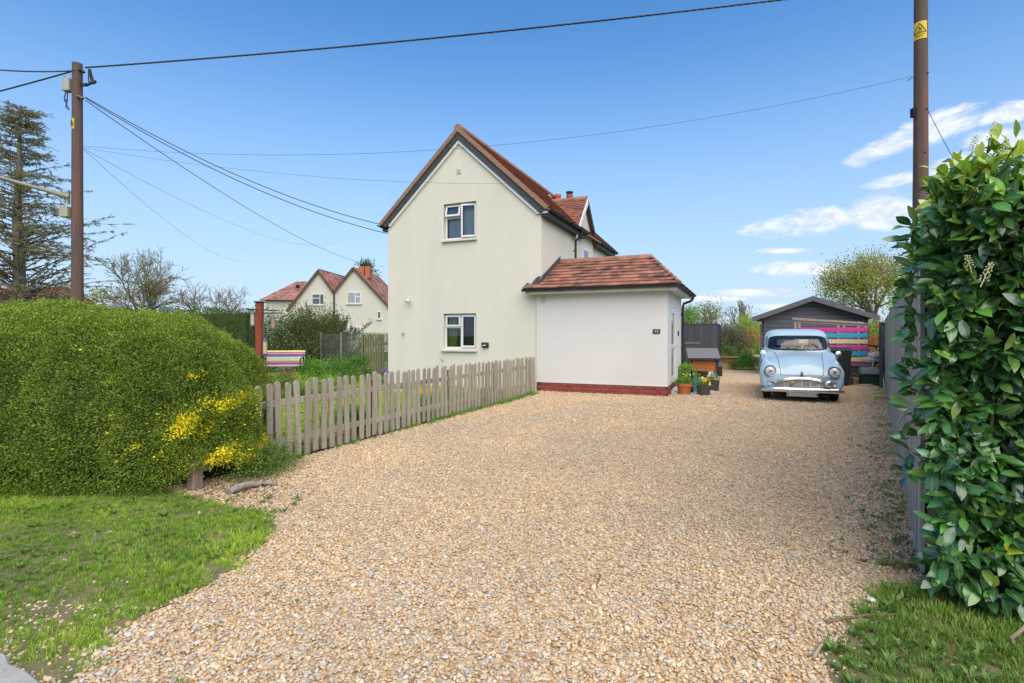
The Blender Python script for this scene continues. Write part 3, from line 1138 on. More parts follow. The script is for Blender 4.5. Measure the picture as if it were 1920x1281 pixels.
# verge, bargeboards and the white bead, both slopes
for sgn, e, z in ((-1, eL, zl), (1, eR, zr)):
    def P(s, dn, v):    # s: along slope from ridge in u; dn: metres below the deck top, square to the slope
        return (AP + sgn * s - sgn * dn * KP / KH, v, RT - KP * s - dn / KH)
    n_ = abs(e - AP)
    b = MB()
    vv = [P(0, -.012, -.125), P(n_, -.012, -.125), P(n_, .085, -.125), P(0.0, .085, -.125)]
    vv[3] = (AP, -.125, RT - .085 * KH)
    vv[0] = (AP, -.125, RT + .02 * KH)
    b.add(vv + [(x, -.04, zz) for x, y, zz in vv], [(0, 1, 2, 3), (4, 5, 6, 7), (0, 1, 5, 4), (2, 3, 7, 6), (1, 2, 6, 5)])
    b.build('verge', m_verge, roof)
    b = MB()
    d0, d1 = .085, (.235 if sgn > 0 else .215)
    a = n_ - .02
    vv = [(AP, -.09, RT - d0 * KH), P(a, d0, -.09), P(a - .02, d1, -.09), (AP, -.09, RT - d1 * KH)]
    b.add(vv + [(x, -.03, zz) for x, y, zz in vv], [(0, 1, 2, 3), (4, 5, 6, 7), (0, 1, 5, 4), (2, 3, 7, 6), (1, 2, 6, 5)])
    b.build('bargeboard', m_bargedark, roof)
    b = MB()
    d2 = d1 + .065
    a2 = a - .09
    vv = [(AP, -.06, RT - d1 * KH), P(a2, d1, -.06), P(a2, d2, -.06), (AP, -.06, RT - d2 * KH)]
    b.add(vv + [(x, .01, zz) for x, y, zz in vv], [(0, 1, 2, 3), (4, 5, 6, 7), (0, 1, 5, 4), (2, 3, 7, 6), (1, 2, 6, 5)])
    if sgn > 0:        # the bead turns level under the boxed eave
        x0, y0, z0 = P(a2, d2, -.06)
        b.box(x0 - .02, eR - .03, -.06, .01, z0 - .012, z0 + .038)
    b.build('verge_bead', m_upvc, roof)
    # eave soffit and fascia
    b = MB()
    xe = e - sgn * .04
    lo, hi = (min(xe, UR if sgn > 0 else UL), max(xe, UR if sgn > 0 else UL))
    b.box(lo, hi, -.03, KE if sgn > 0 else VD, z - .20, z - .16)
    b.box(min(xe, xe - sgn * .03), max(xe, xe - sgn * .03), -.03, KE if sgn > 0 else VD, z - .16, z - .05)
    if sgn > 0:
        b.box(lo, hi, 4.92, VD, z - .20, z - .16)
        b.box(xe - .03, xe, 4.92, VD, z - .16, z - .05)
        b.box(lo - .02, lo - .002, .01, VD, ZE - .02, z + .10)
    else:
        b.box(hi + .002, hi + .02, .01, VD, ZE - .02, z + .10)
    b.build('soffit', m_bargedark, roof)


def gutter(parent, p, q, r=.055, name='gutter', m=None):
    p, q = Vector(p), Vector(q)
    d = (q - p).normalized()
    s = d.cross(Vector((0, 0, 1))).normalized()
    b = MB()
    N = 9
    vv, ff = [], []
    for e in (p, q):
        for rr in (r, r - .006):
            for i in range(N + 1):
                t_ = math.pi * i / N
                vv.append(e + s * (math.cos(t_) * rr) - Vector((0, 0, math.sin(t_) * rr)))
    n1 = N + 1
    for i in range(N):
        ff += [(i, i + 1, 2 * n1 + i + 1, 2 * n1 + i), (n1 + i, n1 + i + 1, 3 * n1 + i + 1, 3 * n1 + i)]
        ff += [(i, i + 1, n1 + i + 1, n1 + i), (2 * n1 + i, 2 * n1 + i + 1, 3 * n1 + i + 1, 3 * n1 + i)]
    ff += [(0, n1, 3 * n1, 2 * n1), (N, n1 + N, 3 * n1 + N, 2 * n1 + N)]
    b.add(vv, ff)
    ln = (q - p).length
    for i in range(int(ln / .8) + 1):
        c = p + d * min(.15 + i * .8, ln - .05)
        b.tube([c + s * math.cos(a) * (r + .006) - Vector((0, 0, math.sin(a) * (r + .006))) for a in np.linspace(0, math.pi, 8)], .012, 6)
    return b.build(name, m or m_blackpl, parent, smooth=True)


gutter(house, (eR + .03, -.12, zr - .03), (eR + .03, KE, zr - .03))
gutter(house, (eL - .03, -.12, zl - .03), (eL - .03, VD, zl - .03))
gutter(house, (eR + .0, 5.0, zr - .03), (eR + .0, VD + .1, zr - .03))
b = MB()
b.tube([(eR + .03, 2.72, zr - .08), (eR + .02, 2.72, zr - .16), (UR + .05, 2.70, zr - .36), (UR + .05, 2.70, 3.2), (UR + .05, 2.70, 2.2)], .036, 10)
for z in (3.75, 3.1):
    b.tube([(UR + .0, 2.70, z), (UR + .05, 2.70, z)], .046, 10)
b.build('downpipe', m_blackpl, house, smooth=True)

# ---- cross gable on the right flank
CG = thing
ck, chw, cz0, cza = 3.70, 1.04, 4.25, 5.34
uc = UR + .03
b = MB()
b.add([(uc, ck - chw, 2.0), (uc, ck + chw, 2.0), (uc, ck + chw, cz0), (uc, ck, cza), (uc, ck - chw, cz0)], [(0, 1, 2, 3, 4)])
b.add([(uc, ck - chw, 2.0), (uc, ck - chw, cz0), (UR - .6, ck - chw, cz0), (UR - .6, ck - chw, 2.0)], [(0, 1, 2, 3)])
b.add([(uc, ck + chw, 2.0), (uc, ck + chw, cz0), (UR - .6, ck + chw, cz0), (UR - .6, ck + chw, 2.0)], [(0, 1, 2, 3)])
cg = b.build('cross_gable', m_cream, house)
rt = cza + .16
pit = (cza - cz0) / chw
u_in = AP
b = MB()
for s in (-1, 1):
    ye, ze = ck + s * (chw + .16), rt - pit * (chw + .16)
    b.add([(uc + .10, ck, rt), (uc + .10, ye, ze), (u_in, ye, ze), (u_in, ck, rt), (uc + .10, ck, rt - .08), (uc + .10, ye, ze - .07), (u_in, ye, ze - .07), (u_in, ck, rt - .08)],
          [(0, 1, 2, 3), (4, 5, 6, 7), (0, 1, 5, 4), (1, 2, 6, 5)])
cgr = b.build('cross_roof', m_verge, cg)
ln = chw + .16
tilefield('cross_roof_tiles', cgr, (u_in, ck - ln, rt - pit * ln), (1, 0, 0), (0, 1, pit), uc + .10 - u_in, ln * math.hypot(1, pit), .165, .10)
tilefield('cross_roof_tiles', cgr, (uc + .1, ck + ln, rt - pit * ln), (-1, 0, 0), (0, -1, pit), uc + .10 - u_in, ln * math.hypot(1, pit), .165, .10)
for i in range(6):
    rb = MB()
    x = uc + .09 - i * .42
    rb.tube([(x, ck, rt - .03), (x - .41, ck, rt - .03)], .10, 12)
    rb.build('ridge_tile', m_ridge, cgr, smooth=True)
for s, mm in ((-1, m_upvc), (1, m_bargedark)):
    b = MB()
    vv = [(uc + .13, ck, rt - .02), (uc + .13, ck + s * ln, rt - pit * ln - .02), (uc + .13, ck + s * ln, rt - pit * ln - .17), (uc + .13, ck, rt - .20)]
    b.add(vv + [(x - .03, y, z) for x, y, z in vv], [(0, 1, 2, 3), (4, 5, 6, 7), (0, 1, 5, 4), (2, 3, 7, 6), (1, 2, 6, 5)])
    b.build('bargeboard', mm, cgr)
b = MB()
b.box(uc - .01, uc + .03, 3.50, 4.10, 3.05, 3.98)
cw = b.build('window', m_upvc, cg)
b = MB()
b.box(uc + .031, uc + .036, 3.56, 4.04, 3.11, 3.92)
b.build('pane', mat('dark_pane', (.10, .13, .17), (.13, .16, .2), rough=.1, spec=.8), cw)

# ---- chimney with its pots, and the dish
b = MB()
cu, cv = -2.3, 6.0
b.box(cu - .75, cu + .75, cv - .32, cv + .32, 5.4, 6.9)
b.box(cu - .80, cu + .80, cv - .37, cv + .37, 6.9, 7.0)
chs = b.build('chimney', mat('stack_brick', (.30, .11, .06), (.22, .08, .05), scale=12, rough=.9), house)


def pot(p, m, r=.13, h=.40, cowl=False):
    b = MB()
    M_ = Matrix.Translation(p)
    b.lathe([(r * 1.0, 0), (r * .98, .05), (r * .9, h * .5), (r * .86, h * .78), (r * 1.12, h * .80), (r * 1.14, h), (r * .8, h), (r * .78, h * .7)], 20, M_)
    o = b.build('chimney_pot', m, chs, smooth=True)
    if cowl:
        c = MB()
        c.lathe([(r * 1.25, h + .07), (r * 1.25, h + .12), (.0, h + .15)], 20, M_)
        for a in range(4):
            q = Vector(p) + Vector((math.cos(a * 1.57) * r * .9, math.sin(a * 1.57) * r * .9, 0))
            c.tube([q + Vector((0, 0, h - .02)), q + Vector((0, 0, h + .09))], .012, 6)
        c.build('cowl', m_blackpl, o, smooth=True)
    return o


# (house-local positions behind the cross gable ridge, as they show above it)
def hl(p):
    return house.matrix_basis.inverted() @ Vector(p)


ch_at = hl(at(1056, 388, 19.2))
chs.matrix_basis = Matrix.Translation((ch_at.x - cu, ch_at.y - cv, ch_at.z - 7.02))
off = Vector((ch_at.x - cu, ch_at.y - cv, ch_at.z - 7.02))
for px_, py_, m_, cowl in ((1046, 388, m_terra, False), (1053.5, 389, m_terra, False), (1068, 386, m_terra_red, True), (1074, 388, m_terra_red, False)):
    q = hl(at(px_, py_, 19.2)) - off
    q.z = 7.0
    h_ = .46 if not cowl else .44
    if px_ in (1053.5, 1074):
        h_ = .30
        q.y += .18
    pot(q, m_, r=.105 if h_ > .35 else .085, h=h_, cowl=cowl)
b = MB()
q = hl(at(1033, 374, 17.6))
Mx = Matrix.Translation(q) @ Matrix.Rotation(R(80), 4, 'Y')
b.lathe([(.0, .04), (.10, .03), (.17, .0), (.19, -.03), (.0, .02)], 20, Mx)
b.tube([q, q + Vector((-.05, .1, -.5)), q + Vector((-.1, .2, -1.3))], .02, 8)
b.build('satellite_dish', mat('dish_grey', (.16, .17, .19), (.2, .21, .23), rough=.6), house, smooth=True)

# ---- porch extension
PF, PU0, PU1, PD = -.035, .06, 3.11, 2.85
ZP = 2.40
b = MB()
b.add([(PU0, PF, .22), (PU1, PF, .22), (PU1, PF, ZP + .06), (PU0, PF, ZP + .06), (PU0, .0, .22), (PU0, 0, ZP + .06)], [(0, 1, 2, 3), (4, 0, 3, 5)])
dv0, dv1, dz = .70, 1.66, 2.06   # door opening in the right side
for (a0, a1, c0, c1) in ((PF, dv0, .22, ZP), (dv1, PD, .22, ZP), (dv0, dv1, dz, ZP)):
    b.add([(PU1, a0, c0), (PU1, a1, c0), (PU1, a1, c1), (PU1, a0, c1)], [(0, 1, 2, 3)])
b.add([(PU1, dv0, .2), (PU1 - .1, dv0, .2), (PU1 - .1, dv0, dz), (PU1, dv0, dz)], [(0, 1, 2, 3)])
b.add([(PU1, dv1, .2), (PU1 - .1, dv1, .2), (PU1 - .1, dv1, dz), (PU1, dv1, dz)], [(0, 1, 2, 3)])
b.add([(PU1, dv0, dz), (PU1 - .1, dv0, dz), (PU1 - .1, dv1, dz), (PU1, dv1, dz)], [(0, 1, 2, 3)])
b.add([(PU0, PD, 0), (PU1, PD, 0), (PU1, PD, ZP), (PU0, PD, ZP)], [(0, 1, 2, 3)])
porch = b.build('extension_wall', m_white_r, house)
# render bead over the brick plinth
b = MB()
b.box(PU0, PU1 + .012, PF - .016, PF - .002, .215, .245)
b.build('render_bead', m_white_r, porch)
# plinth of bricks
b = MB()
b.box(PU0 + .005, PU1 - .012, PF + .012, PF + .1, -.1, .216)
b.box(PU1 - .1, PU1 - .012, PF + .1, PD, -.1, .216)
pl = b.build('plinth', m_mortar, porch)
bb = MB()
bb.box(-.1065, .1065, -.05, .05, -.0325, .0325)
brick_me = bb.mesh('brick')
brick_me.materials.append(m_brickred)
for c in range(3):
    z = .036 + .0745 * c - .01
    x = PU0 + (.11 if c % 2 == 0 else .0)
    while x < PU1 - .02:
        w_ = min(.2135, PU1 - x - .012)
        if w_ > .06:
            o = link('brick', brick_me, pl)
            o.location = (x + w_ / 2, PF + .05 - .006 * random.random(), z)
            o.scale = (w_ / .2135, 1, 1)
        x += .2235
    y = PF + (.0 if c % 2 == 0 else .11) + .1
    while y < PD:
        w_ = min(.2135, PD - y)
        if not (dv0 - .02 < y < dv1):
            o = link('brick', brick_me, pl)
            o.location = (PU1 - .05 + .004 * random.random(), y + w_ / 2, z)
            o.rotation_euler = (0, 0, R(90))
            o.scale = (w_ / .2135, 1, 1)
        y += .2235
# door
b = MB()
x = PU1 - .075
for q in ((dv0, dv0 + .06, .12, dz), (dv1 - .06, dv1, .12, dz)):
    b.box(x, x + .07, q[0], q[1], q[2], q[3])
b.box(x, x + .07, dv0 + .06, dv1 - .06, dz - .06, dz)
door = b.build('door', m_upvc, porch, bevel=.004)
b = MB()
y0, y1 = dv0 + .06, dv1 - .06
b.box(x + .005, x + .055, y0, y1, .14, .36)
b.box(x + .005, x + .055, y0, y1, 1.86, dz - .06)
b.box(x + .005, x + .055, y0, y0 + .12, .36, 1.86)
b.box(x + .005, x + .055, y1 - .12, y1, .36, 1.86)
b.box(x + .005, x + .055, y0 + .12, y1 - .12, 1.02, 1.12)
leafd = b.build('door_leaf', m_upvc, door, bevel=.004)
b = MB()
b.box(x + .025, x + .032, y0 + .12, y1 - .12, .36, 1.02)
b.box(x + .025, x + .032, y0 + .12, y1 - .12, 1.12, 1.86)
b.build('pane', m_glass, door)
b = MB()
b.tube([(x + .055, y1 - .06, 1.08), (x + .11, y1 - .06, 1.08), (x + .11, y1 - .18, 1.08)], .011, 8)
b.build('handle', mat('satin_metal', (.6, .6, .6), rough=.3, metal=1), door, smooth=True)
b = MB()
b.prism([(x - .02, .10), (PU1 + .06, .06), (PU1 + .14, .03), (PU1 + .14, -.02), (x - .02, -.02)], dv0 - .05, dv1 + .05, lambda a, c, d: (a, d, c))
b.build('door_step', m_upvc, porch, bevel=.005)
b = MB()
b.box(PU1, PU1 + .03, 1.98, 2.04, 1.32, 1.45)
b.build('door_bell', m_blackpl, porch, bevel=.004)
# house number plate
b = MB()
b.box(2.80, 2.955, PF - .022, PF - .004, 1.375, 1.475)
npl = b.build('number_plate', mat('slate_plate', (.025, .025, .027), (.04, .04, .042), scale=20, rough=.6), porch, bevel=.004)
fc = bpy.data.curves.new('number', 'FONT')
fc.body = '15'
fc.size = .088
fc.align_x, fc.align_y = 'CENTER', 'CENTER'
fc.extrude = .002
fc.materials.append(mat('number_cream', (.72, .70, .62), rough=.7))
ft = bpy.data.objects.new('number_outline', fc)
col.objects.link(ft)
nme = bpy.data.meshes.new_from_object(ft.evaluated_get(bpy.context.evaluated_depsgraph_get()))
bpy.data.objects.remove(ft)
fo = link('number', nme, npl)
fo.location = (2.878, PF - .025, 1.425)
fo.rotation_euler = (R(90), 0, 0)


def vent(u, z, s, v, m, parent):
    b = MB()
    b.box(u - s / 2, u + s / 2, v - .012, v - .001, z - s / 2, z + s / 2)
    o = b.build('air_vent', m, parent, bevel=.003)
    for i in range(5):
        c = MB()
        zz = z - s / 2 + s * (i + .7) / 5.6
        c.box(u - s * .4, u + s * .4, v - .022, v - .012, zz - s * .03, zz + s * .05)
        c.build('louvre', m, o)
    return o


vent(.235, 2.19, .12, PF, mat('cream_vent', (.62, .55, .36), (.58, .51, .33), rough=.6), porch)
vent(-2.08, 5.56, .14, 0, m_cream, house)
# security lamp, tap, wall light box
b = MB()
b.lathe([(.0, -.02), (.05, -.015), (.055, .02), (.045, .09), (.0, .10)], 16, Matrix.Translation((-3.55, -.13, 2.26)) @ Matrix.Rotation(R(115), 4, 'X'))
b.tube([(-3.60, 0, 2.30), (-3.58, -.06, 2.30), (-3.56, -.10, 2.28)], .02, 8)
b.lathe([(.045, 0), (.045, .02)], 16, Matrix.Translation((-3.60, 0, 2.30)) @ Matrix.Rotation(R(90), 4, 'X'))
b.build('security_lamp', mat('lamp_grey', (.62, .62, .6), (.5, .5, .5), rough=.4), house, smooth=True)
b = MB()
b.tube([(-3.78, 0, 1.37), (-3.78, -.07, 1.37), (-3.78, -.08, 1.31)], .014, 8)
b.bar((-3.81, -.05, 1.40), (-3.75, -.05, 1.40), .012, .012)
b.build('tap', mat('brass', (.35, .26, .12), rough=.4, metal=1), house, smooth=True)
b = MB()
b.prism([(0, .0), (-.09, .0), (-.10, -.05), (-.06, -.13), (0, -.13)], -1.40, -1.23, lambda a, c, d: (d, a, 1.16 + c))
bx_ = b.build('wall_light', m_blackpl, house, bevel=.008)
b = MB()
b.box(-1.36, -1.27, -.105, -.09, 1.075, 1.10)
b.build('lens', mat('lamp_lens', (.7, .7, .68), rough=.2), bx_)

# porch roof
ev, ez, rv, rz_ = -.32, 2.44, 1.45, 3.30        # eave and ridge (v, z)
ue0, ue1, ur1 = -.15, 3.40, 2.52                # left verge, right eave, ridge end
b = MB()
lo = .07
# front slope in two pieces (in front of / beside the house corner), hip end, back slope
zc = ez + (rz_ - ez) * (0.0 - ev) / (rv - ev)
uh0 = ue1 - (ue1 - ur1) * (0.0 - ev) / (rv - ev)
b.add([(ue0, ev, ez), (ue1, ev, ez), (uh0, 0, zc), (ue0, -.001, zc)], [(0, 1, 2, 3)])
b.add([(UR + .002, 0, zc), (uh0, 0, zc), (ur1, rv, rz_), (UR + .002, rv, rz_)], [(0, 1, 2, 3)])
b.add([(ue1, ev, ez), (ue1, 2 * rv - ev, ez), (ur1, rv, rz_)], [(0, 1, 2)])
b.add([(UR + .002, rv, rz_), (ur1, rv, rz_), (ue1, 2 * rv - ev, ez), (UR + .002, 2 * rv - ev, ez)], [(0, 1, 2, 3)])
proof = b.build('extension_roof', m_lead, house)
sd = proof.modifiers.new('thick', 'SOLIDIFY')
sd.thickness = .016
sd.offset = 0
proof.location = (0, 0, -.012)
# single tiles on the front slope
tl = MB()
tw, tgz = .208, .212
tl.prism([(-.02, .038), (-.02, .016), (.30, -.012), (.30, .004)], -tw / 2 + .0012, tw / 2 - .0012, lambda a, c, d: (d, a, c))
tile_me = tl.mesh('tile')
tile_me.materials.append(m_tile_obj)
es = Vector((0, rv - ev, rz_ - ez)).normalized()
exv = Vector((1, 0, 0))
nv = exv.cross(es)
slen = math.hypot(rv - ev, rz_ - ez)
rows = 9
gg = slen / rows
for i in range(rows):
    s0 = i * gg
    sm = s0 + gg * .5
    vv_ = ev + es.y * (s0 + .02)
    left = ue0 if ev + es.y * (s0 + gg) < .05 else UR + .004
    right = ue1 - (ue1 - ur1) * (s0 + .35 * gg) / slen
    x = left - (tw * .5 if i % 2 else 0)
    while x < right:
        x0, x1 = max(x, left), min(x + tw, right)
        x += tw
        if x1 - x0 < .03:
            continue
        o = link('tile', tile_me, proof)
        p = Vector(((x0 + x1) / 2, ev, ez)) + es * s0 + nv * (.008 + random.uniform(-.0015, .003))
        m = Matrix((exv, es, nv)).transposed().to_4x4()
        m = Matrix.Translation(p) @ m @ Matrix.Rotation(random.uniform(-.006, .006), 4, 'Z') @ Matrix.Diagonal(((x1 - x0) / tw, .92, 1, 1))
        o.matrix_basis = m
# hip end and back
esr = Vector((ur1 - ue1, 0, rz_ - ez))
hs_len = esr.length
tilefield('hip_tiles', proof, (ue1, ev, ez), (0, 1, 0), esr, 2 * (rv - ev), hs_len, tw, .16,
          clip=lambda s: ((rv - ev) * s / hs_len, (rv - ev) * (2 - s / hs_len)))
# ridge and hip cap tiles
for i in range(8):
    x0 = UR + .03 + i * (ur1 - UR) / 8
    rb = MB()
    rb.tube([(x0, rv, rz_ - .025), (x0 + (ur1 - UR) / 8 - .006, rv, rz_ - .025)], .095, 12)
    rb.build('ridge_tile', m_ridge, proof, smooth=True)
hp0, hp1 = Vector((ue1, ev, ez)), Vector((ur1, rv, rz_))
for i in range(8):
    p, q = hp0.lerp(hp1, i / 8), hp0.lerp(hp1, (i + 1) / 8)
    rb = MB()
    rb.tube([p + Vector((0, 0, .022)), q + Vector((0, 0, .008))], .042, 8)
    rb.build('hip_tile', m_tile_obj, proof, smooth=True)
# flashing against the gable wall and the side wall
b = MB()
N = 9
prof = []
for i in range(N + 1):
    f = i / N
    prof.append((ue0 + .0 + .30 * f, ez + .02 + (zc - ez + .16) * math.sin(f * math.pi / 2) ** .9))
poly = [(ue0 - .03, ez - .02)] + prof + [(UR + .02, zc - .02)]
b.prism(poly, -.03, -.006, lambda a, c, d: (a, d, c))
b.add([(UR + .012, -.02, zc + .01), (UR + .012, rv, rz_ + .02), (UR + .012, rv, rz_ + .16), (UR + .012, -.02, zc + .17)], [(0, 1, 2, 3)])
b.prism([(0, 0), (.05, 0), (.05, .04), (0, .04)], 0, 1, lambda a, c, d: (ue0 - .045 + a, ev + (-.03 - ev) * d, ez + (zc - ez) * d + c - .01))
b.build('flashing', m_lead, proof)
# fascia, soffit, gutters, downpipe
b = MB()
b.box(ue0 + .02, ue1 - .06, ev + .03, ev + .055, ez - .115, ez - .01)
b.box(ue1 - .085, ue1 - .06, ev + .055, 2 * rv - ev, ez - .115, ez - .01)
b.box(PU0, ue1 - .085, ev + .055, PF, ez - .115, ez - .098)
b.box(PU1, ue1 - .085, PF, PD, ez - .115, ez - .098)
b.box(ue0 + .02, PU0, ev + .055, -.002, ez - .115, ez - .098)
b.build('fascia', mat('cream_fascia', (.58, .57, .52), (.54, .53, .49), rough=.6), proof)
gutter(proof, (ue0 - .04, ev - .03, ez - .005), (ue1 - .01, ev - .03, ez - .005), r=.052)
gutter(proof, (ue1 + .015, ev - .03, ez - .005), (ue1 + .015, 2 * rv - ev, ez - .005), r=.052)
b = MB()
vv_ = PD - .05
b.tube([(ue1 + .01, vv_, ez - .05), (ue1 + .01, vv_, ez - .14), (ue1 - .05, vv_, ez - .2), (PU1 + .07, vv_, ez - .26), (PU1 + .05, vv_, ez - .36), (PU1 + .05, vv_, .05)], .034, 10)
for z in (1.9, 1.0):
    b.tube([(PU1 + .0, vv_, z), (PU1 + .06, vv_, z)], .045, 10)
b.build('downpipe', m_blackpl, porch, smooth=True)

# ================================================================== fences
m_picket = mat('weathered_picket', (0.395, 0.35, 0.275), (0.295, 0.26, 0.20), scale=9, rough=.9, rand=.16, stretch=(6, 6, .7), bump=.35, bscale=30, coords='World',
               c3=(.24, .225, .13), s3=2.5, f3=(.52, .8))
m_post = mat('weathered_post', (0.28, 0.21, 0.16), (0.19, 0.15, 0.11), scale=7, rough=.9, stretch=(4, 4, .6), bump=.4, bscale=30, coords='World')


def picket_mesh(w, h, th, k):
    b = MB()
    n = 7
    r = w / 2
    prof = [(-r, 0), (r, 0), (r, h - r * 1.15)] + [(r * math.cos(a), h - r * 1.15 + r * 1.15 * math.sin(a)) for a in np.linspace(0, math.pi, n + 2)[1:-1]] + [(-r, h - r * 1.15)]
    b.prism(prof, -th / 2, th / 2, lambda a, c, d: (a, d, c))
    me = b.mesh('picket')
    me.materials.append(m_picket)
    return me


fence = thing('picket_fence', 'weathered round topped picket fence along the left edge of the gravel', 'fence', tuple(FB), math.atan2(pdir.y, pdir.x))
FL = (FA - FB).length
pm = [picket_mesh(.074, .82, .02, k) for k in range(1)]
for k_, dz_ in ((1, .0), (2, .012), (3, -.012)):
    pm.append(picket_mesh(.074 - .002 * k_, .82 + dz_, .02, k_))
n = int(FL / .128)
for i in range(n):
    s = .04 + i * (FL - .08) / (n - 1)
    o = link('picket', pm[i % 4], fence)
    f = s / FL
    o.location = (s + random.uniform(-.008, .008), -.032, .03 - .07 * max(0, .12 - f) + random.uniform(-.012, .012))
    o.rotation_euler = (random.uniform(-.02, .02), random.uniform(-.022, .022), random.uniform(-.06, .06))
for z in (.22, .63):
    for j in range(4):
        b = MB()
        b.box(FL * j / 4 + .003, FL * (j + 1) / 4 - .003, -.02, .02, z - .035, z + .035)
        b.build('rail', m_picket, fence, bevel=.004)
for j in range(5):
    b = MB()
    s = min(max(FL * j / 4, .35), FL - .1) if j else .33
    b.box(s - .045, s + .045, .021, .111, -.1, .74)
    b.prism([(s - .055, .74), (s + .055, .74), (s + .055, .76), (s, .775), (s - .055, .76)], .013, .12, lambda a, c, d: (a, d, c))
    b.build('post', m_post, fence, bevel=.005)

# short end of the fence showing under the clipped hedge
e0, e1 = Vector((-2.76, 4.66, 0)), Vector((-2.54, 5.18, 0))
ed = (e1 - e0).normalized()
end = thing('fence_end', 'short end of old picket fence showing under the hedge corner', 'fence', tuple(e0), math.atan2(ed.y, ed.x))
b = MB()
b.box(-.06, .03, -.05, .04, -.05, .27)
b.build('post', m_post, end, bevel=.005)
b = MB()
b.box(.03, .70, .0, .04, .22, .29)
b.build('rail', m_picket, end, bevel=.004)
for i in range(4):
    o = link('picket', picket_mesh(.095, .21, .02, i), end)
    o.location = (.10 + i * .165, -.012, .145 + .01 * i)

# tall board fence on the right
m_board = mat('grey_feather_board', (0.37, 0.345, 0.31), (0.265, 0.25, 0.23), scale=5, rough=.85, rand=.13, stretch=(9, 9, .35), bump=.4, bscale=18, coords='World',
              c3=(.42, .385, .30), s3=3.2, f3=(.52, .72))
m_algae = mat('algae_board', (0.36, 0.37, 0.10), (0.29, 0.29, 0.12), scale=5, rough=.9, rand=.12, stretch=(8, 8, .5), bump=.4, bscale=18, coords='World', c3=(.25, .25, .20), s3=3, f3=(.5, .7))
tf = thing('board_fence', 'tall grey vertical board fence beside the laurel hedge', 'fence', tuple(GA), math.atan2(gdir.y, gdir.x))
GL = (GB - GA).length
bw = .118


def board_mesh(h, k, m):
    b = MB()
    t0, t1 = .020, .008
    b.prism([(0, 0), (bw + .014, 0.012), (bw + .014, .012 + t1), (0, t0)], 0, h, lambda a, c, d: (a, c, d))
    me = b.mesh('board')
    me.materials.append(m)
    return me


bm_ = [board_mesh(1.72, 0, m_board), board_mesh(1.725, 1, m_board), board_mesh(1.715, 2, m_board)]
ba_ = board_mesh(1.73, 3, m_algae)
nb = int(GL / bw)
for i in range(nb):
    o = link('board', ba_ if i in (61, 62, 63) else bm_[i % 3], tf)
    o.location = (i * bw, -.006 + random.uniform(-.003, .003), .015 + random.uniform(-.006, .006))
    o.rotation_euler = (0, 0, random.uniform(-.012, .012))
for z in (.35, .95, 1.5):
    b = MB()
    b.box(0, GL, -.055, -.014, z - .04, z + .04)
    b.build('rail', m_post, tf)
for s in np.arange(-.05, GL, 2.4):
    b = MB()
    b.box(s - .05, s + .05, -.16, -.056, -.1, 1.66)
    b.build('post', m_post, tf, bevel=.005)
b = MB()
b.box(.02, GL, .0, .022, -.03, .012)
b.build('gravel_board', m_board, tf)

# the darker fence that carries on behind it
d2 = Vector((.50, .866, 0))
dark = mat('dark_stained_board', (0.045, 0.05, 0.06), (0.07, 0.075, 0.085), scale=5, rough=.8, rand=.15, stretch=(8, 8, .4), bump=.3, bscale=18, coords='World')


def panel_fence(name, label, p, q, h, m, w=.10):
    p, q = Vector(p), Vector(q)
    d = (q - p)
    L = d.length
    t_ = thing(name, label, 'fence', tuple(p), math.atan2(d.y, d.x))
    bb = MB()
    bb.prism([(0, 0), (w + .01, .010), (w + .01, .018), (0, .018)], 0, h, lambda a, c, dd: (a, c - .02, dd))
    me = bb.mesh('board')
    me.materials.append(m)
    for i in range(int(L / w)):
        o = link('board', me, t_)
        o.location = (i * w, random.uniform(-.003, .003), .02)
    for z in (.3, h - .25):
        r_ = MB()
        r_.box(0, L, .0, .04, z - .04, z + .04)
        r_.build('rail', m, t_)
    c = MB()
    c.box(-.02, L + .02, -.03, .03, h + .02, h + .05)
    c.build('capping', m, t_)
    for s in (0, L):
        c = MB()
        c.box(s - .04, s + .04, .041, .12, -.05, h + .06)
        c.build('post', m, t_)
    return t_


panel_fence('slate_fence', 'slate grey fence panel continuing past the far end of the tall fence', GB + Vector((.02, .05, 0)), GB + Vector((2.45, 3.6, 0)), 1.62, dark)
panel_fence('dark_fence', 'dark grey fence panel behind the wheelie bin beside the house', at(1268, 640, 20.3) * Vector((1, 1, 0)), at(1344, 640, 19.7) * Vector((1, 1, 0)), 1.72, dark, .095)
panel_fence('dark_return_fence', 'dark fence panel running back from the corner behind the hutch', at(1345, 640, 19.75) * Vector((1, 1, 0)), at(1352, 640, 23.5) * Vector((1, 1, 0)), 1.70, dark, .12)

# tall picket gate by the far corner of the house
g0, g1 = at(679, 640, 17.6) * Vector((1, 1, 0)), at(733, 640, 17.0) * Vector((1, 1, 0))
gd = g1 - g0
gate = thing('picket_gate', 'tall narrow weathered picket gate beside the far house corner', 'gate', tuple(g0), math.atan2(gd.y, gd.x))
m_gate = mat('greenish_picket', (.25, .22, .12), (.19, .165, .095), scale=6, rough=.9, rand=.15, stretch=(5, 5, .7), coords='World')
gm = picket_mesh(.072, 1.32, .02, 9)
gm.materials.clear()
gm.materials.append(m_gate)
for i in range(9):
    o = link('picket', gm, gate)
    o.location = (.05 + i * .112, -.03, .04 + random.uniform(-.01, .015))
    o.rotation_euler = (0, random.uniform(-.012, .012), 0)
for z in (.35, 1.05):
    b = MB()
    b.box(0, gd.length, -.019, .02, z - .04, z + .04)
    b.build('rail', m_gate, gate)
for s in (-.03, gd.length):
    b = MB()
    b.box(s - .045, s + .045, .021, .11, -.05, 1.36)
    b.build('post', m_gate, gate)

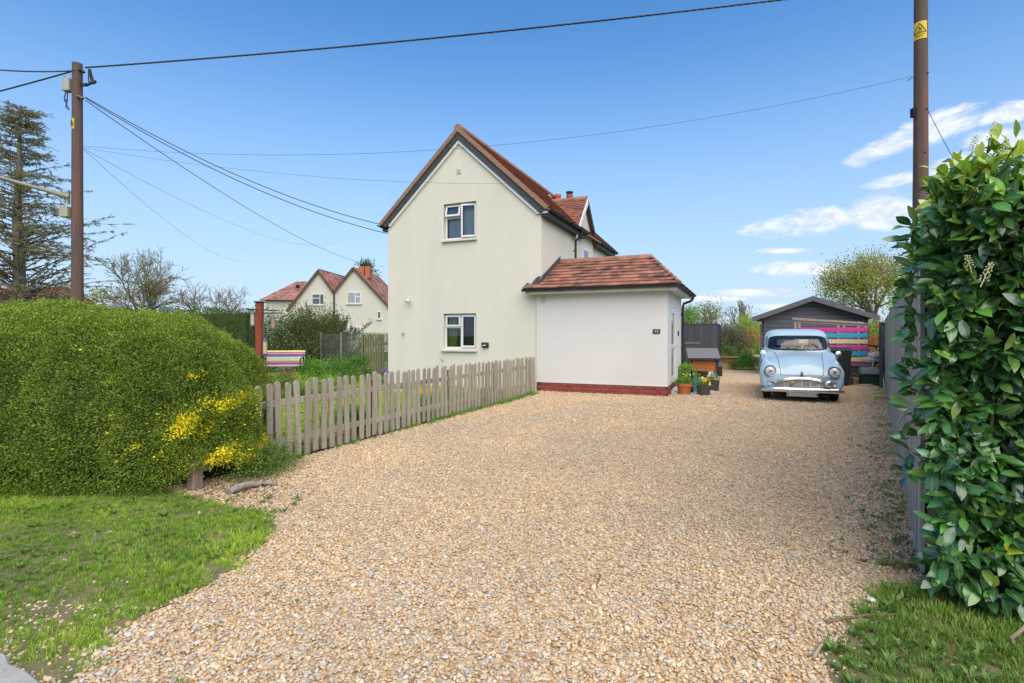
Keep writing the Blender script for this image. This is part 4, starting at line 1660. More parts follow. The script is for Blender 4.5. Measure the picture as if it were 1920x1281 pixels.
# chain link fence beside the gate
c0, c1 = at(600, 640, 18.8) * Vector((1, 1, 0)), at(679, 640, 17.7) * Vector((1, 1, 0))
cd = c1 - c0
cl = thing('chain_link_fence', 'galvanised chain link fence between the bush and the picket gate', 'fence', tuple(c0), math.atan2(cd.y, cd.x))
m_galv = mat('galvanised_wire', (.40, .41, .42), (.32, .33, .34), rough=.5, metal=.3)
S = []
L, H, st = cd.length, 1.35, .10
a = -H
while a < L:
    for (x0, x1) in ((a, a + H), (a + H, a)):
        p = [x0, 0.0]
        q = [x1, H]
        lo_, hi_ = 0.0, 1.0
        dx = x1 - x0
        f0, f1 = sorted((((0 - x0) / dx), ((L - x0) / dx)))
        f0, f1 = max(f0, 0), min(f1, 1)
        if f1 > f0:
            S.append([x0 + dx * f0, 0, H * f0 + .03, x0 + dx * f1, .004, H * f1 + .03, .0026, .0026])
    a += st
segs_mesh('wire_mesh', S, m_galv, cl, n=4)
for s in (0, L * .5, L):
    b = MB()
    b.tube([(s, .03, -.05), (s, .03, 1.45)], .025, 8)
    b.build('post', mat('concrete_post', (.3, .29, .26), rough=.9), cl, smooth=True)

# ================================================================== hedges
m_leaf = leaf_mat('small_leaf', rough=.5, spec=.3, trans=.28)
m_twig = mat('twig_bark', (.13, .095, .065), (.20, .155, .11), scale=20, rough=.9, coords='World')
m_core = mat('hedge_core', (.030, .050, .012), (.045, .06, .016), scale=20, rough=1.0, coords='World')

hedge = thing('clipped_hedge', 'large rounded clipped green hedge with a yellow patch at its corner', 'hedge', (-4.6, 5.4, 0))
HC, HA, HB_, HZ = -4.95, 2.53, 1.10, 1.63
E = 3.0


def hedge_F(P):
    ex = np.maximum((P[:, 0] + .22 * np.maximum(P[:, 1] - 5.0, 0) - HC) / HA, 0)
    ed_ = np.abs((P[:, 1] - 5.45) / HB_)
    ez = np.abs(P[:, 2] / HZ)
    return ((ex ** 5 + ed_ ** 5) ** .64 + ez ** 3.2) ** (1 / 3.2)


def hedge_N(P):
    ex = np.maximum((P[:, 0] - HC) / HA, 0)
    ed_ = (P[:, 1] - 5.45) / HB_
    ez = P[:, 2] / HZ
    return unit(np.stack([ex ** 3.4 / HA, np.sign(ed_) * np.abs(ed_) ** 3.4 / HB_, np.sign(ez) * np.abs(ez) ** 2.2 / HZ], 1) + 1e-6)


def hedge_shell(n, lo, hi):
    P = np.stack([rng.uniform(-6.7, -2.3, n), rng.uniform(4.2, 6.7, n), rng.uniform(.0, 1.8, n)], 1)
    amp = 1 + .026 * lump(P, 3.2, 40) + .034 * lump(P, 8, 41) + .012 * lump(P, 30, 42)
    F = hedge_F(P) / amp
    ok = (F > lo) & (F < hi) & ~((P[:, 1] > 6.0) & (P[:, 2] < 1.0))
    # the trimmed foot rises where the old fence shows
    foot = .05 + .17 * np.exp(-((P[:, 0] + 2.60) / .22) ** 2) * (P[:, 1] < 5.2)
    ok &= P[:, 2] > foot + rng.normal(0, .025, n)
    return P[ok]


P = hedge_shell(4200000, .93, 1.005)
N_ = hedge_N(P)
n = len(P)
ax = unit(N_ * .75 + rand_dirs(n) * .85 + np.array([0, 0, .30]))
nm = unit(np.array([0, 0, .55]) + N_ * .55 + rand_dirs(n) * .65)
L_ = rng.uniform(.014, .025, n)
f = np.clip(.45 + .30 * lump(P, 5, 50) + .25 * lump(P, 16, 51) + rng.normal(0, .18, n), 0, 1)[:, None]
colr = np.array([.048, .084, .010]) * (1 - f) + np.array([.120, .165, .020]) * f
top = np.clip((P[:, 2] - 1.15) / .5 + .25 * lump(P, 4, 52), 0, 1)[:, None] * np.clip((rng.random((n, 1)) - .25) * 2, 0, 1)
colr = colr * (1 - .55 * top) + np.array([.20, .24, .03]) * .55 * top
# golden variegated shoots: their own patches on the front corner
ym = np.zeros(n)
for X0, Z0, rx, rz_h, w in ((-2.78, .57, .15, .15, 1.1), (-2.60, .73, .14, .10, 1.0), (-2.55, .27, .17, .13, 1.15), (-2.78, .98, .07, .04, .9), (-3.12, .43, .12, .05, .8),
                            (-2.93, .34, .06, .09, .7), (-3.30, .68, .06, .06, .55), (-2.40, .62, .07, .12, .5), (-2.95, .62, .10, .12, .5), (-3.1, .74, .04, .03, .6)):
    ym = np.maximum(ym, w * np.exp(-((P[:, 0] - X0) / rx) ** 2 - ((P[:, 2] - Z0) / rz_h) ** 2))
ymask = (ym + .48 * lump(P, 22, 60) + rng.normal(0, .2, n) > .80) & (P[:, 1] < 5.4)
colr[ymask] = np.array([.42, .37, .018]) * rng.uniform(.7, 1.15, (ymask.sum(), 1))
L_[ymask] *= 1.2
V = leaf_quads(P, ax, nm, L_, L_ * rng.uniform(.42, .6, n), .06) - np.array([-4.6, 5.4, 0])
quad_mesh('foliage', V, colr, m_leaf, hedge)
# stray tall shoots and inner twigs
P = hedge_shell(26000, .80, .97)
N_ = hedge_N(P)
n = len(P)
Q = P - N_ * .08 + rng.normal(0, .05, (n, 3))
segs_mesh('twigs', np.hstack([Q - [-4.6, 5.4, 0], P - [-4.6, 5.4, 0], np.full((n, 1), .004), np.full((n, 1), .002)]), m_twig, hedge, n=4)
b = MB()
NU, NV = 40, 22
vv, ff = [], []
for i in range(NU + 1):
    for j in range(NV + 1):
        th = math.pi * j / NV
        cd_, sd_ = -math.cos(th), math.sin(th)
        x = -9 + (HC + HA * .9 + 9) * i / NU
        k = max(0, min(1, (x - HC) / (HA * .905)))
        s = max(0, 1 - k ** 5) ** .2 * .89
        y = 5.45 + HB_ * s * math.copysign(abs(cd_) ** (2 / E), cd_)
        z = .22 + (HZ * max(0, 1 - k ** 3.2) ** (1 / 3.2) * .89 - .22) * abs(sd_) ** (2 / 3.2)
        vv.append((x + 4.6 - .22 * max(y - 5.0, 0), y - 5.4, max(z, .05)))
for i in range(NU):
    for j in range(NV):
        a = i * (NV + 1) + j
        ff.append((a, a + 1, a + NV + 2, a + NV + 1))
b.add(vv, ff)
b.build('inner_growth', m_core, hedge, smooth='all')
# low straggly growth at the foot by the first pickets
n = 5200
P = np.stack([rng.normal(-2.38, .12, n), rng.normal(5.18, .22, n), np.abs(rng.normal(0, .13, n)) + .02], 1)
V = leaf_quads(P, rand_dirs(n) + [0, 0, .5], rand_dirs(n) + [0, 0, .6], rng.uniform(.016, .032, n), rng.uniform(.007, .012, n)) - [-4.6, 5.4, 0]
ff_ = rng.random((n, 1))
quad_mesh('low_growth', V, np.array([.03, .065, .012]) * (1 - ff_) + np.array([.10, .15, .03]) * ff_, m_leaf, hedge)


# ---- laurel hedge
m_laurel = leaf_mat('laurel_leaf', rough=.26, spec=1.0, trans=.14, rib=(.20, .32, .10), lift=1.8)


def laurel_mesh(k, tone):
    r = random.Random(300 + k)
    st = [(0, .02), (.10, .10), (.28, .36), (.50, .47), (.72, .40), (.90, .18), (1.0, .015)]
    fold, droop, wv_ = r.uniform(.10, .34), r.uniform(.05, .32), r.uniform(-.12, .12)
    wid = r.uniform(.80, 1.05) * .92
    v, f, rib = [], [], []
    for i, (y, w) in enumerate(st):
        w *= wid * (1 + r.uniform(-.06, .06)) * .5 * 2 * .5
        cz = -droop * y * y + .02 * math.sin(y * 9 + k)
        cx = wv_ * y * y
        v += [(cx - w, y, cz + fold * w + r.uniform(-.015, .015)), (cx, y, cz), (cx + w, y, cz + fold * w + r.uniform(-.015, .015))]
        rib += [0, 1, 0]
    for i in range(len(st) - 1):
        a = i * 3
        f += [(a, a + 1, a + 4, a + 3), (a + 1, a + 2, a + 5, a + 4)]
    me = bpy.data.meshes.new('laurel_leaf')
    me.from_pydata(v, [], f)
    a = me.attributes.new('rib', 'FLOAT', 'POINT')
    a.data.foreach_set('value', rib)
    a = me.attributes.new('tone', 'FLOAT_COLOR', 'FACE')
    a.data.foreach_set('color', np.tile(np.array([*tone, 1], np.float32), len(f)))
    me.polygons.foreach_set('use_smooth', [True] * len(f))
    me.materials.append(m_laurel)
    return me


DARK = [(.022, .068, .020), (.028, .085, .024), (.035, .105, .026), (.045, .125, .028), (.030, .090, .030)]
MIDL = [(.065, .165, .026), (.085, .20, .030)]
YOUNG = [(.11, .19, .022), (.16, .235, .026), (.22, .26, .03)]
variants = []
for k in range(24):
    pal = DARK if k < 13 else (MIDL if k < 19 else YOUNG)
    variants.append((laurel_mesh(k, tuple(c * random.uniform(.85, 1.15) for c in random.choice(pal))), 0 if k < 13 else (1 if k < 19 else 2)))
kinds = np.array([v[1] for v in variants])
laurel = thing('laurel_hedge', 'tall glossy green laurel hedge at the right edge over the grey fence', 'hedge', (2.4, 3.0, 0))
lorig = Vector((2.4, 3.0, 0))


def htop(s):
    return np.interp(s, [-1, 0, 1.2, 2.6, 4.5, 7, 9.5], [2.10, 2.16, 2.19, 2.14, 2.04, 1.96, 1.90])


leaves = []          # world matrix, variant


def lay(s, w, z, nrm, size, young):
    p = GA + gdir * s + gout * w + Vector((0, 0, z))
    out = (gdir * nrm[0] + gout * nrm[1] + Vector((0, 0, nrm[2]))).normalized()
    rd = Vector(rng.normal(size=3))
    axis = (out * .62 + Vector((0, 0, -.16)) + rd * .55).normalized()
    if young:
        axis = (out * .5 + Vector((0, 0, .35)) + rd * .4).normalized()
    up = (Vector((0, 0, .8)) + out * .65 + Vector(rng.normal(size=3)) * .45)
    x = axis.cross(up).normalized()
    zz = x.cross(axis)
    m = Matrix((x, axis, zz)).transposed().to_4x4()
    m = Matrix.Translation(p) @ m @ Matrix.Diagonal((size, size, size, 1))
    pr = rng.random()
    kk = 2 if (young and pr < .8) else (1 if pr < .24 else 0)
    cand = np.where(kinds == kk)[0]
    leaves.append((m, int(cand[int(rng.integers(len(cand)))])))


# end face towards the road
for i in range(3900):
    w = rng.uniform(.015, .54) if i % 5 else rng.uniform(.4, 1.15)
    z = rng.uniform(.10, 2.16)
    bulge = .10 * math.sin(z * 3.1 + w * 4) + .11 * math.sin(z * 8.3 - w * 9) * math.sin(w * 13 + 1 + z * 2) - .10 * max(0, (.4 - z)) * 2
    s = -.30 - .10 * (1 - ((w - .5) / .7) ** 2) - bulge * .7 + abs(rng.normal(0, .12))
    if w < -.02 and s > .02:
        s = -.05
    if w < -.02 and rng.random() < .4:
        continue
    young = (z > 1.98 and rng.random() < .75) or rng.random() < .035
    lay(s, w, z, (-.9, -.25 if w < .1 else .1, .12), rng.uniform(.05, .125), young)
# inner corner and the face that looks over the drive
for i in range(5200):
    s = (rng.random() ** 1.5) * 9.6 - .34
    ht = float(htop(s))
    over = s > -.02
    if over:
        z = rng.uniform(1.60, ht + .05)
        w = .135 - .05 * math.sin((z - 1.6) / (ht - 1.55) * 3.0) + .04 * math.sin(s * 5 + z * 6) + abs(rng.normal(0, .07))
        if z < 1.74 and rng.random() < .6:
            z += .15
    else:
        z = rng.uniform(.12, ht)
        w = .07 + .05 * math.sin(z * 5 + s * 3) + abs(rng.normal(0, .07))
        if rng.random() < .35 * (z < .6):
            continue
    young = (z > ht - .16 and rng.random() < .7) or rng.random() < .03
    lay(s, w, z, (-.35, -.85, .15), rng.uniform(.075, .13) * (1 if s < 4 else .9), young)
# leaves hanging in front of the first fence boards
for i in range(120):
    s = abs(rng.normal(0, .07)) - .22
    z = rng.uniform(.50, 1.95)
    s *= .55 + .45 * math.sin(z * 6.0) ** 2
    lay(s, -.03 - .05 * rng.random(), z, (-.6, -.5, .1), rng.uniform(.085, .135), False)
# top
for i in range(1700):
    s = (rng.random() ** 1.4) * 9.6 - .45
    w = rng.uniform(.08, 1.0)
    lay(s, w, float(htop(s)) + .07 * math.sin(s * 5 + w * 6) + .05 * math.sin(s * 11 - w * 9) + rng.normal(0, .05), (-.2, -.2, .9), rng.uniform(.08, .13), rng.random() < .75)


def seen(m):
    p = m.translation
    return p.y > .3 and abs(p.x / p.y) < .98


order = sorted(range(len(leaves)), key=lambda i: (not seen(leaves[i][0]), leaves[i][0].translation.length))
for i in order[:300]:
    m, k = leaves[i]
    o = link('leaf', variants[k][0], laurel)
    o.matrix_basis = Matrix.Translation(-lorig) @ m
vcs = [np.array([v.co[:] for v in me.vertices]) for me, kk in variants]
fcs = np.array([p.vertices[:] for p in variants[0][0].polygons])
tns = [np.array(me.attributes['tone'].data[0].color[:3]) for me, kk in variants]
rest = order[300:]
nv_, nf_ = len(vcs[0]), len(fcs)
VV = np.zeros((len(rest), nv_, 3))
TT = np.zeros((len(rest), nf_, 4), np.float32)
TT[..., 3] = 1
for q, i in enumerate(rest):
    m, k = leaves[i]
    A = np.array(m)
    VV[q] = vcs[k] @ A[:3, :3].T + A[:3, 3]
    TT[q, :, :3] = tns[k] * rng.uniform(.8, 1.2)
VV -= np.array(lorig)
me = bpy.data.meshes.new('leaf_mass')
me.vertices.add(len(rest) * nv_)
me.vertices.foreach_set('co', VV.astype(np.float32).ravel())
lp = (np.arange(len(rest))[:, None, None] * nv_ + fcs[None]).astype(np.int32).ravel()
me.loops.add(len(lp))
me.loops.foreach_set('vertex_index', lp)
me.polygons.add(len(rest) * nf_)
me.polygons.foreach_set('loop_start', np.arange(0, len(lp), 4, dtype=np.int32))
me.polygons.foreach_set('use_smooth', np.ones(len(rest) * nf_, bool))
a = me.attributes.new('tone', 'FLOAT_COLOR', 'FACE')
a.data.foreach_set('color', TT.ravel())
a = me.attributes.new('rib', 'FLOAT', 'POINT')
a.data.foreach_set('value', np.tile(np.array([0, 1, 0] * (nv_ // 3), np.float32), len(rest)))
me.update(calc_edges=True)
me.materials.append(m_laurel)
link('leaf_mass', me, laurel)['kind'] = 'stuff'
# stems
S = []
for i in range(46):
    s0, w0 = rng.uniform(-.30, .5), rng.uniform(.16, .9)
    p = GA + gdir * s0 + gout * w0
    z = rng.uniform(.0, 1.2)
    d = Vector((rng.normal(.05, .15), rng.normal(0, .15), 1))
    r_ = rng.uniform(.008, .016)
    for j in range(7):
        q = p + d.normalized() * .16
        if (q - GA).dot(gout) < .10:
            d += gout * .5
            continue
        S.append([*(p - lorig + Vector((0, 0, z))), *(q - lorig + Vector((0, 0, z))), r_, r_ * .88])
        if rng.random() < .8:
            e = q + (-gdir * rng.uniform(.1, .6) + gout * rng.normal(0, .4) + Vector((0, 0, .6))).normalized() * rng.uniform(.12, .25)
            S.append([*(q - lorig + Vector((0, 0, z))), *(e - lorig + Vector((0, 0, z))), r_ * .5, r_ * .2])
        p = q
        d += Vector(rng.normal(0, .15, 3))
        r_ *= .9
segs_mesh('stems', S, mat('laurel_bark', (.17, .115, .075), (.11, .08, .055), scale=25, rough=.85, coords='World'), laurel, n=6)
# inner darkness of the hedge: shade put into the colour of dark green leaves
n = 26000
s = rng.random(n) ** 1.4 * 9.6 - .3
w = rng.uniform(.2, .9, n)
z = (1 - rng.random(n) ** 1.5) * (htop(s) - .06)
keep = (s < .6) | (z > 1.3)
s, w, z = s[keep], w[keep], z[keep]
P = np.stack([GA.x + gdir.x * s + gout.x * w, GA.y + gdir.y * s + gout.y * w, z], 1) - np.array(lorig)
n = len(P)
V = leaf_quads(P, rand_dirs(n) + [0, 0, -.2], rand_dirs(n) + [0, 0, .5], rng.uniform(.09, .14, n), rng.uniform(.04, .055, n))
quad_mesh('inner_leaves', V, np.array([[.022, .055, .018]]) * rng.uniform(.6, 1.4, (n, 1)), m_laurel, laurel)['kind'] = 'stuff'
# flower spikes
m_bloom = mat('laurel_bloom', (.62, .60, .42), (.50, .52, .25), scale=30, rough=.7)
for px_, py_, d_, tilt, ln in ((1843, 528, 2.34, .25, .085), (1820, 505, 2.55, -.5, .075), (1857, 265, 2.6, .02, .09), (1823, 283, 2.75, .05, .075), (1800, 338, 2.9, .1, .08),
                               (1853, 345, 2.5, .6, .085), (1757, 400, 3.2, .3, .08), (1745, 395, 3.4, .1, .07), (1874, 300, 2.5, .2, .08)):
    p = at(px_, py_, d_) - lorig
    ax_ = Vector((tilt, -.25, 1)).normalized()
    b = MB()
    b.tube([p - ax_ * ln * .3, p + ax_ * ln], .0022, 5)
    for i in range(26):
        f = (i + .5) / 26
        a = i * 2.4
        q = p + ax_ * ln * f + (ax_.orthogonal() * math.cos(a) + ax_.cross(ax_.orthogonal()) * math.sin(a)) * .011 * (1.15 - .6 * f)
        b.lathe([(0, -.0042), (.0042, 0), (0, .0042)], 6, Matrix.Translation(q))
    b.build('blossom_spike', m_bloom, laurel)


# ================================================================== trees and shrubs
m_bark = mat('tree_bark', (.15, .125, .10), (.22, .19, .15), scale=8, rough=.95, coords='World', bump=.4)
m_bark_g = mat('lichen_bark', (.24, .21, .13), (.17, .145, .10), scale=10, rough=.95, coords='World', c3=(.26, .25, .06), s3=2, f3=(.5, .68))
m_far_leaf = leaf_mat('tree_leaf', rough=.6, spec=.25, trans=.35, lift=1.5)


def grow(p, d, ln, r, lvl, S, tips, r_, spread=.55, up=.12, kids=(3, 4, 4, 3), shrink=.68, segs=3, wob=.14, taper=.72, minr=.006):
    """recursive limbs; S gets (level, segment)"""
    q = Vector(p)
    d = Vector(d).normalized()
    for i in range(segs):
        e = q + d * (ln / segs)
        ra = r * (1 - (1 - taper) * i / segs)
        rb = r * (1 - (1 - taper) * (i + 1) / segs)
        S.append((lvl, [*q, *e, max(ra, minr), max(rb, minr)]))
        q = e
        d = (d + Vector((r_.gauss(0, wob), r_.gauss(0, wob), r_.gauss(0, wob) + up * .3))).normalized()
        if lvl < len(kids) and lvl > 0 and i < segs - 1 and r_.random() < .6:
            o = (d + Vector((r_.gauss(0, 1), r_.gauss(0, 1), r_.gauss(0, .6))) * spread).normalized()
            grow(q, o, ln * shrink * .85, rb * .55, lvl + 1, S, tips, r_, spread, up, kids, shrink, segs, wob, taper, minr)
    if lvl >= len(kids):
        tips.append((q, d))
        return
    for k in range(kids[lvl]):
        a = 6.283 * (k + r_.random()) / kids[lvl]
        side = d.orthogonal().normalized()
        side = (Matrix.Rotation(a, 3, d) @ side)
        o = (d + side * spread * r_.uniform(.7, 1.5) + Vector((0, 0, up))).normalized()
        grow(q, o, ln * shrink * r_.uniform(.8, 1.15), r * taper * .66, lvl + 1, S, tips, r_, spread, up, kids, shrink, segs, wob, taper, minr)


def broad_tree(name, label, base, trunk, length, seed, kids, colors, per_tip, leaf, cat='tree', spread=.55, up=.12, shrink=.68, bark=None, minr=.008, scat=.25,
               droop=0.0, group=None, r0=.14, lean=(0, 0)):
    r_ = random.Random(seed)
    t_ = thing(name, label, cat, tuple(base), 0, group)
    S, tips = [], []
    grow((0, 0, -.1), (lean[0], lean[1], 1), trunk, r0, 0, S, tips, r_, spread, up, kids, shrink, minr=minr)
    # scale the crown so that it stands `length` metres tall
    zt = max(s[1][5] for s in S)
    k = length / zt
    for l, s in S:
        for i in range(6):
            s[i] *= k
    tips = [(q * k, d) for q, d in tips]
    segs_mesh('trunk', [s for l, s in S if l <= 1], bark or m_bark, t_, n=7)
    segs_mesh('crown', [s for l, s in S if l > 1], bark or m_bark, t_, n=4)
    if per_tip:
        T = np.array([q[:] for q, d in tips])
        T = np.repeat(T, per_tip, axis=0)
        n = len(T)
        T = T + rng.normal(0, scat, (n, 3))
        if droop:
            T[:, 2] -= np.abs(rng.normal(0, droop, n))
        fr = rng.random((n, 1))
        c = np.array(colors[0]) * (1 - fr) + np.array(colors[1]) * fr
        c *= rng.uniform(.75, 1.25, (n, 1))
        ax = rand_dirs(n) + [0, 0, -.6 if droop else .1]
        V = leaf_quads(T, ax, rand_dirs(n) + [0, 0, .5], rng.uniform(leaf * .7, leaf * 1.3, n), rng.uniform(leaf * .35, leaf * .55, n))
        quad_mesh('foliage', V, c, m_far_leaf, t_)
    return t_


def shrub(name, label, base, rx, ry, h, nleaf, leaf, colors, cat='shrub', clumps=26, seed=0, upright=.3, shape='dome', group=None, stems=14, aspect=.45, mats=None):
    r = np.random.default_rng(seed + 500)
    t_ = thing(name, label, cat, tuple(base), 0, group)
    a = r.uniform(0, 6.283, clumps)
    f = np.sqrt(r.random(clumps))
    zz = r.uniform(.15, 1, clumps)
    k = np.sqrt(np.clip(1.05 - zz ** 2 * .9, .05, 1)) if shape == 'dome' else np.ones(clumps) * .9
    C = np.stack([np.cos(a) * f * rx * k, np.sin(a) * f * ry * k, zz * h * .9], 1)
    which = r.integers(0, clumps, nleaf)
    sz = min(rx, ry, h) * .26
    P = C[which] + r.normal(0, 1, (nleaf, 3)) * np.array([sz * 1.1, sz * 1.1, sz])
    P[:, 2] = np.abs(P[:, 2]) + .01
    out = unit(P - np.array([0, 0, h * .3]))
    ax = unit(out * .6 + r.normal(0, .6, (nleaf, 3)) + [0, 0, upright])
    nm = unit(r.normal(0, .6, (nleaf, 3)) + [0, 0, .8])
    fr = np.clip(.5 + .35 * r.normal(size=(clumps, 1))[which] + .2 * r.normal(size=(nleaf, 1)), 0, 1)
    c = (np.array(colors[0]) * (1 - fr) + np.array(colors[1]) * fr) * r.uniform(.75, 1.25, (nleaf, 1))
    V = leaf_quads(P, ax, nm, r.uniform(leaf * .7, leaf * 1.35, nleaf), r.uniform(leaf * aspect * .75, leaf * aspect * 1.2, nleaf), .05)
    if len(colors) > 2:
        q = r.random(nleaf) < colors[3]
        c[q] = np.array(colors[2]) * r.uniform(.7, 1.2, (q.sum(), 1))
    quad_mesh('foliage', V, c, m_far_leaf, t_)
    if stems:
        S = []
        for i in range(stems):
            e = C[int(r.integers(clumps))]
            b0 = r.normal(0, .06, 3) * [1, 1, 0]
            mid = (b0 + e) / 2 + r.normal(0, .05, 3)
            rr = max(.006, h * .008)
            S += [[*b0, *mid, rr, rr * .75], [*mid, *e, rr * .75, rr * .35]]
        segs_mesh('stems', S, m_twig, t_, n=5)
    return t_

# ================================================================== the car
m_paint = mat('pale_blue_paint', (0.36, 0.50, 0.56), (0.375, 0.515, 0.575), scale=2, rough=.32, spec=.5, coat=.6)
m_chrome = mat('chrome', (.78, .78, .78), (.72, .72, .72), rough=.14, metal=1.0)
m_silver = mat('bright_grille_bar', (.72, .72, .72), (.68, .68, .68), rough=.3, metal=.35)
m_rubber = mat('tyre_rubber', (.012, .012, .013), (.022, .022, .022), scale=30, rough=.8)
m_seal = mat('window_rubber', (.02, .02, .022), rough=.6)
m_carglass = glass_mat('car_glass', tint=(.9, .9, .9), boost=1.5)
m_seat = mat('grey_seat', (.36, .34, .34), (.42, .40, .39), rough=.8)
m_under = mat('dark_underside', (.012, .012, .012), rough=.95)
m_lens = mat('lamp_glass', (.62, .63, .62), (.55, .56, .56), scale=60, rough=.12, spec=.8, coat=.8)
CAR_RZ = R(-24.5)
car = thing('vintage_car', 'pale blue vintage saloon car with chrome grille parked facing the road', 'car', (5.78, 10.64, 0.0), CAR_RZ)
car.location = (5.78, 10.64, -.012)


def cr(K, t):
    """Catmull-Rom through keys K (n, ...) at parameters t in 0..n-1"""
    K = np.asarray(K, float)
    n = len(K)
    t = np.asarray(t, float)
    i = np.clip(np.floor(t).astype(int), 0, n - 2)
    f = (t - i).reshape((-1,) + (1,) * (K.ndim - 1))
    p0, p1, p2, p3 = K[np.clip(i - 1, 0, n - 1)], K[i], K[i + 1], K[np.clip(i + 2, 0, n - 1)]
    return .5 * (2 * p1 + (p2 - p0) * f + (2 * p0 - 5 * p1 + 4 * p2 - p3) * f * f + (3 * p1 - p0 - 3 * p2 + p3) * f ** 3)


ST = [  # y, half section from the sill up to the crown of the bonnet
    (.000, [(.42, .26), (.62, .28), (.685, .36), (.700, .46), (.690, .55), (.610, .600), (.47, .575), (.37, .545), (.20, .540), (0, .540)]),
    (.035, [(.50, .25), (.66, .28), (.722, .36), (.735, .48), (.728, .60), (.62, .685), (.46, .650), (.36, .610), (.20, .615), (0, .618)]),
    (.12, [(.55, .24), (.69, .28), (.742, .36), (.752, .50), (.746, .64), (.63, .765), (.47, .720), (.37, .700), (.20, .725), (0, .735)]),
    (.26, [(.60, .23), (.70, .28), (.745, .36), (.755, .52), (.745, .68), (.63, .815), (.48, .785), (.38, .785), (.20, .822), (0, .835)]),
    (.48, [(.60, .22), (.70, .27), (.748, .36), (.760, .53), (.750, .70), (.65, .845), (.50, .840), (.39, .855), (.20, .893), (0, .906)]),
    (.72, [(.60, .22), (.70, .27), (.748, .36), (.760, .54), (.750, .71), (.66, .870), (.53, .885), (.40, .905), (.20, .938), (0, .950)]),
    (.95, [(.60, .20), (.70, .25), (.748, .36), (.760, .55), (.750, .73), (.69, .900), (.57, .935), (.42, .955), (.20, .975), (0, .985)]),
    (1.18, [(.60, .19), (.70, .24), (.750, .36), (.760, .56), (.752, .75), (.71, .930), (.62, .975), (.44, .995), (.20, 1.01), (0, 1.02)]),
    (1.9, [(.60, .19), (.70, .24), (.752, .36), (.762, .56), (.755, .76), (.73, .940), (.64, .985), (.44, 1.00), (.20, 1.01), (0, 1.02)]),
    (2.6, [(.60, .20), (.70, .25), (.752, .36), (.762, .56), (.755, .76), (.72, .940), (.62, .985), (.44, 1.00), (.20, 1.01), (0, 1.02)]),
    (3.1, [(.58, .24), (.66, .28), (.72, .38), (.735, .56), (.72, .74), (.66, .880), (.55, .920), (.40, .93), (.20, .94), (0, .94)]),
    (3.5, [(.45, .32), (.52, .34), (.58, .42), (.60, .54), (.58, .64), (.52, .720), (.42, .740), (.30, .75), (.15, .75), (0, .75)]),
]
SK = np.array([[(x, y, z) for x, z in sec] for y, sec in ST])


def car_surf(su, sv):
    a = cr(SK, np.array([su]))[0]
    p = cr(a, np.array([sv]))[0]
    return Vector(nose(p))


def nose(p):
    x, y, z = p
    return (x, y + .09 * (abs(x) / .75) ** 2.2 * max(0, 1 - y / 1.2), z)


nu, nv2 = 56, 46
tu = np.concatenate([np.linspace(0, 3, 20)[:-1], np.linspace(3, len(ST) - 1, nu - 19)])
tv = np.linspace(0, 9, nv2)
A = cr(SK, tu)
G = np.stack([cr(A[i], tv) for i in range(len(tu))])
# wheel arches: lift the sill round each axle
for i in range(len(tu)):
    for j in range(nv2):
        x, y, z = G[i, j]
        for wy in (.66, 2.78):
            d = abs(y - wy)
            if d < .34:
                zz = .31 + math.sqrt(.34 ** 2 - d * d) * .95
                if z < zz and j < 26:
                    G[i, j, 2] = min(zz, .64)
        G[i, j] = nose(G[i, j])
b = MB()
vv, ff = [], []
m_ = nv2 * 2 - 1
for i in range(len(tu)):
    row = [tuple(G[i, j]) for j in range(nv2)] + [(-G[i, j, 0], G[i, j, 1], G[i, j, 2]) for j in range(nv2 - 2, -1, -1)]
    vv += row
for i in range(len(tu) - 1):
    for j in range(m_ - 1):
        a = i * m_ + j
        ff.append((a, a + 1, a + m_ + 1, a + m_))
ff.append(tuple(range(m_)))
ff.append(tuple(reversed(range((len(tu) - 1) * m_, len(tu) * m_))))
b.add(vv, ff)
body = b.build('body', m_paint, car, smooth=True)
b = MB()
b.box(-.56, .56, .16, 3.3, .20, .30)
b.tube([(-.5, .66, .30), (.5, .66, .30)], .03, 8)
b.box(-.50, .50, .10, .16, .16, .26)
b.box(-.42, -.30, .2, .5, .14, .22)
b.build('underside', m_under, car)

# cabin: stacked rounded rectangles (front y, rear y, half width)
CB = np.array([(.96, 1.06, 3.02, .700), (1.06, 1.14, 2.98, .690), (1.18, 1.25, 2.90, .672), (1.30, 1.38, 2.80, .645), (1.38, 1.50, 2.70, .610), (1.44, 1.62, 2.60, .565),
               (1.483, 1.80, 2.45, .44), (1.498, 2.05, 2.2, .18)])
SEX = 4.2


def cab(t_, ang):
    z, yf, yr, hw = cr(CB, np.array([t_]))[0]
    c, s = math.cos(ang), math.sin(ang)
    x = hw * math.copysign(abs(c) ** (2 / SEX), c)
    y = (yf + yr) / 2 + (yr - yf) / 2 * math.copysign(abs(s) ** (2 / 3.2), s)
    return Vector((x, y, z))


NT, NA = 34, 144
WZ = (1.035, 1.335)


def in_front(p, grow_=0.0):
    x, z = abs(p.x) / (.605 - .16 * (p.z - 1.0)), (p.z - (WZ[0] + WZ[1]) / 2) / ((WZ[1] - WZ[0]) / 2)
    return x ** 5 + abs(z) ** 5 < 1 + grow_


def in_side(p):
    y, z = (p.y - 2.05) / .68, (p.z - 1.20) / .135
    return abs(y) ** 6 + abs(z) ** 6 < 1


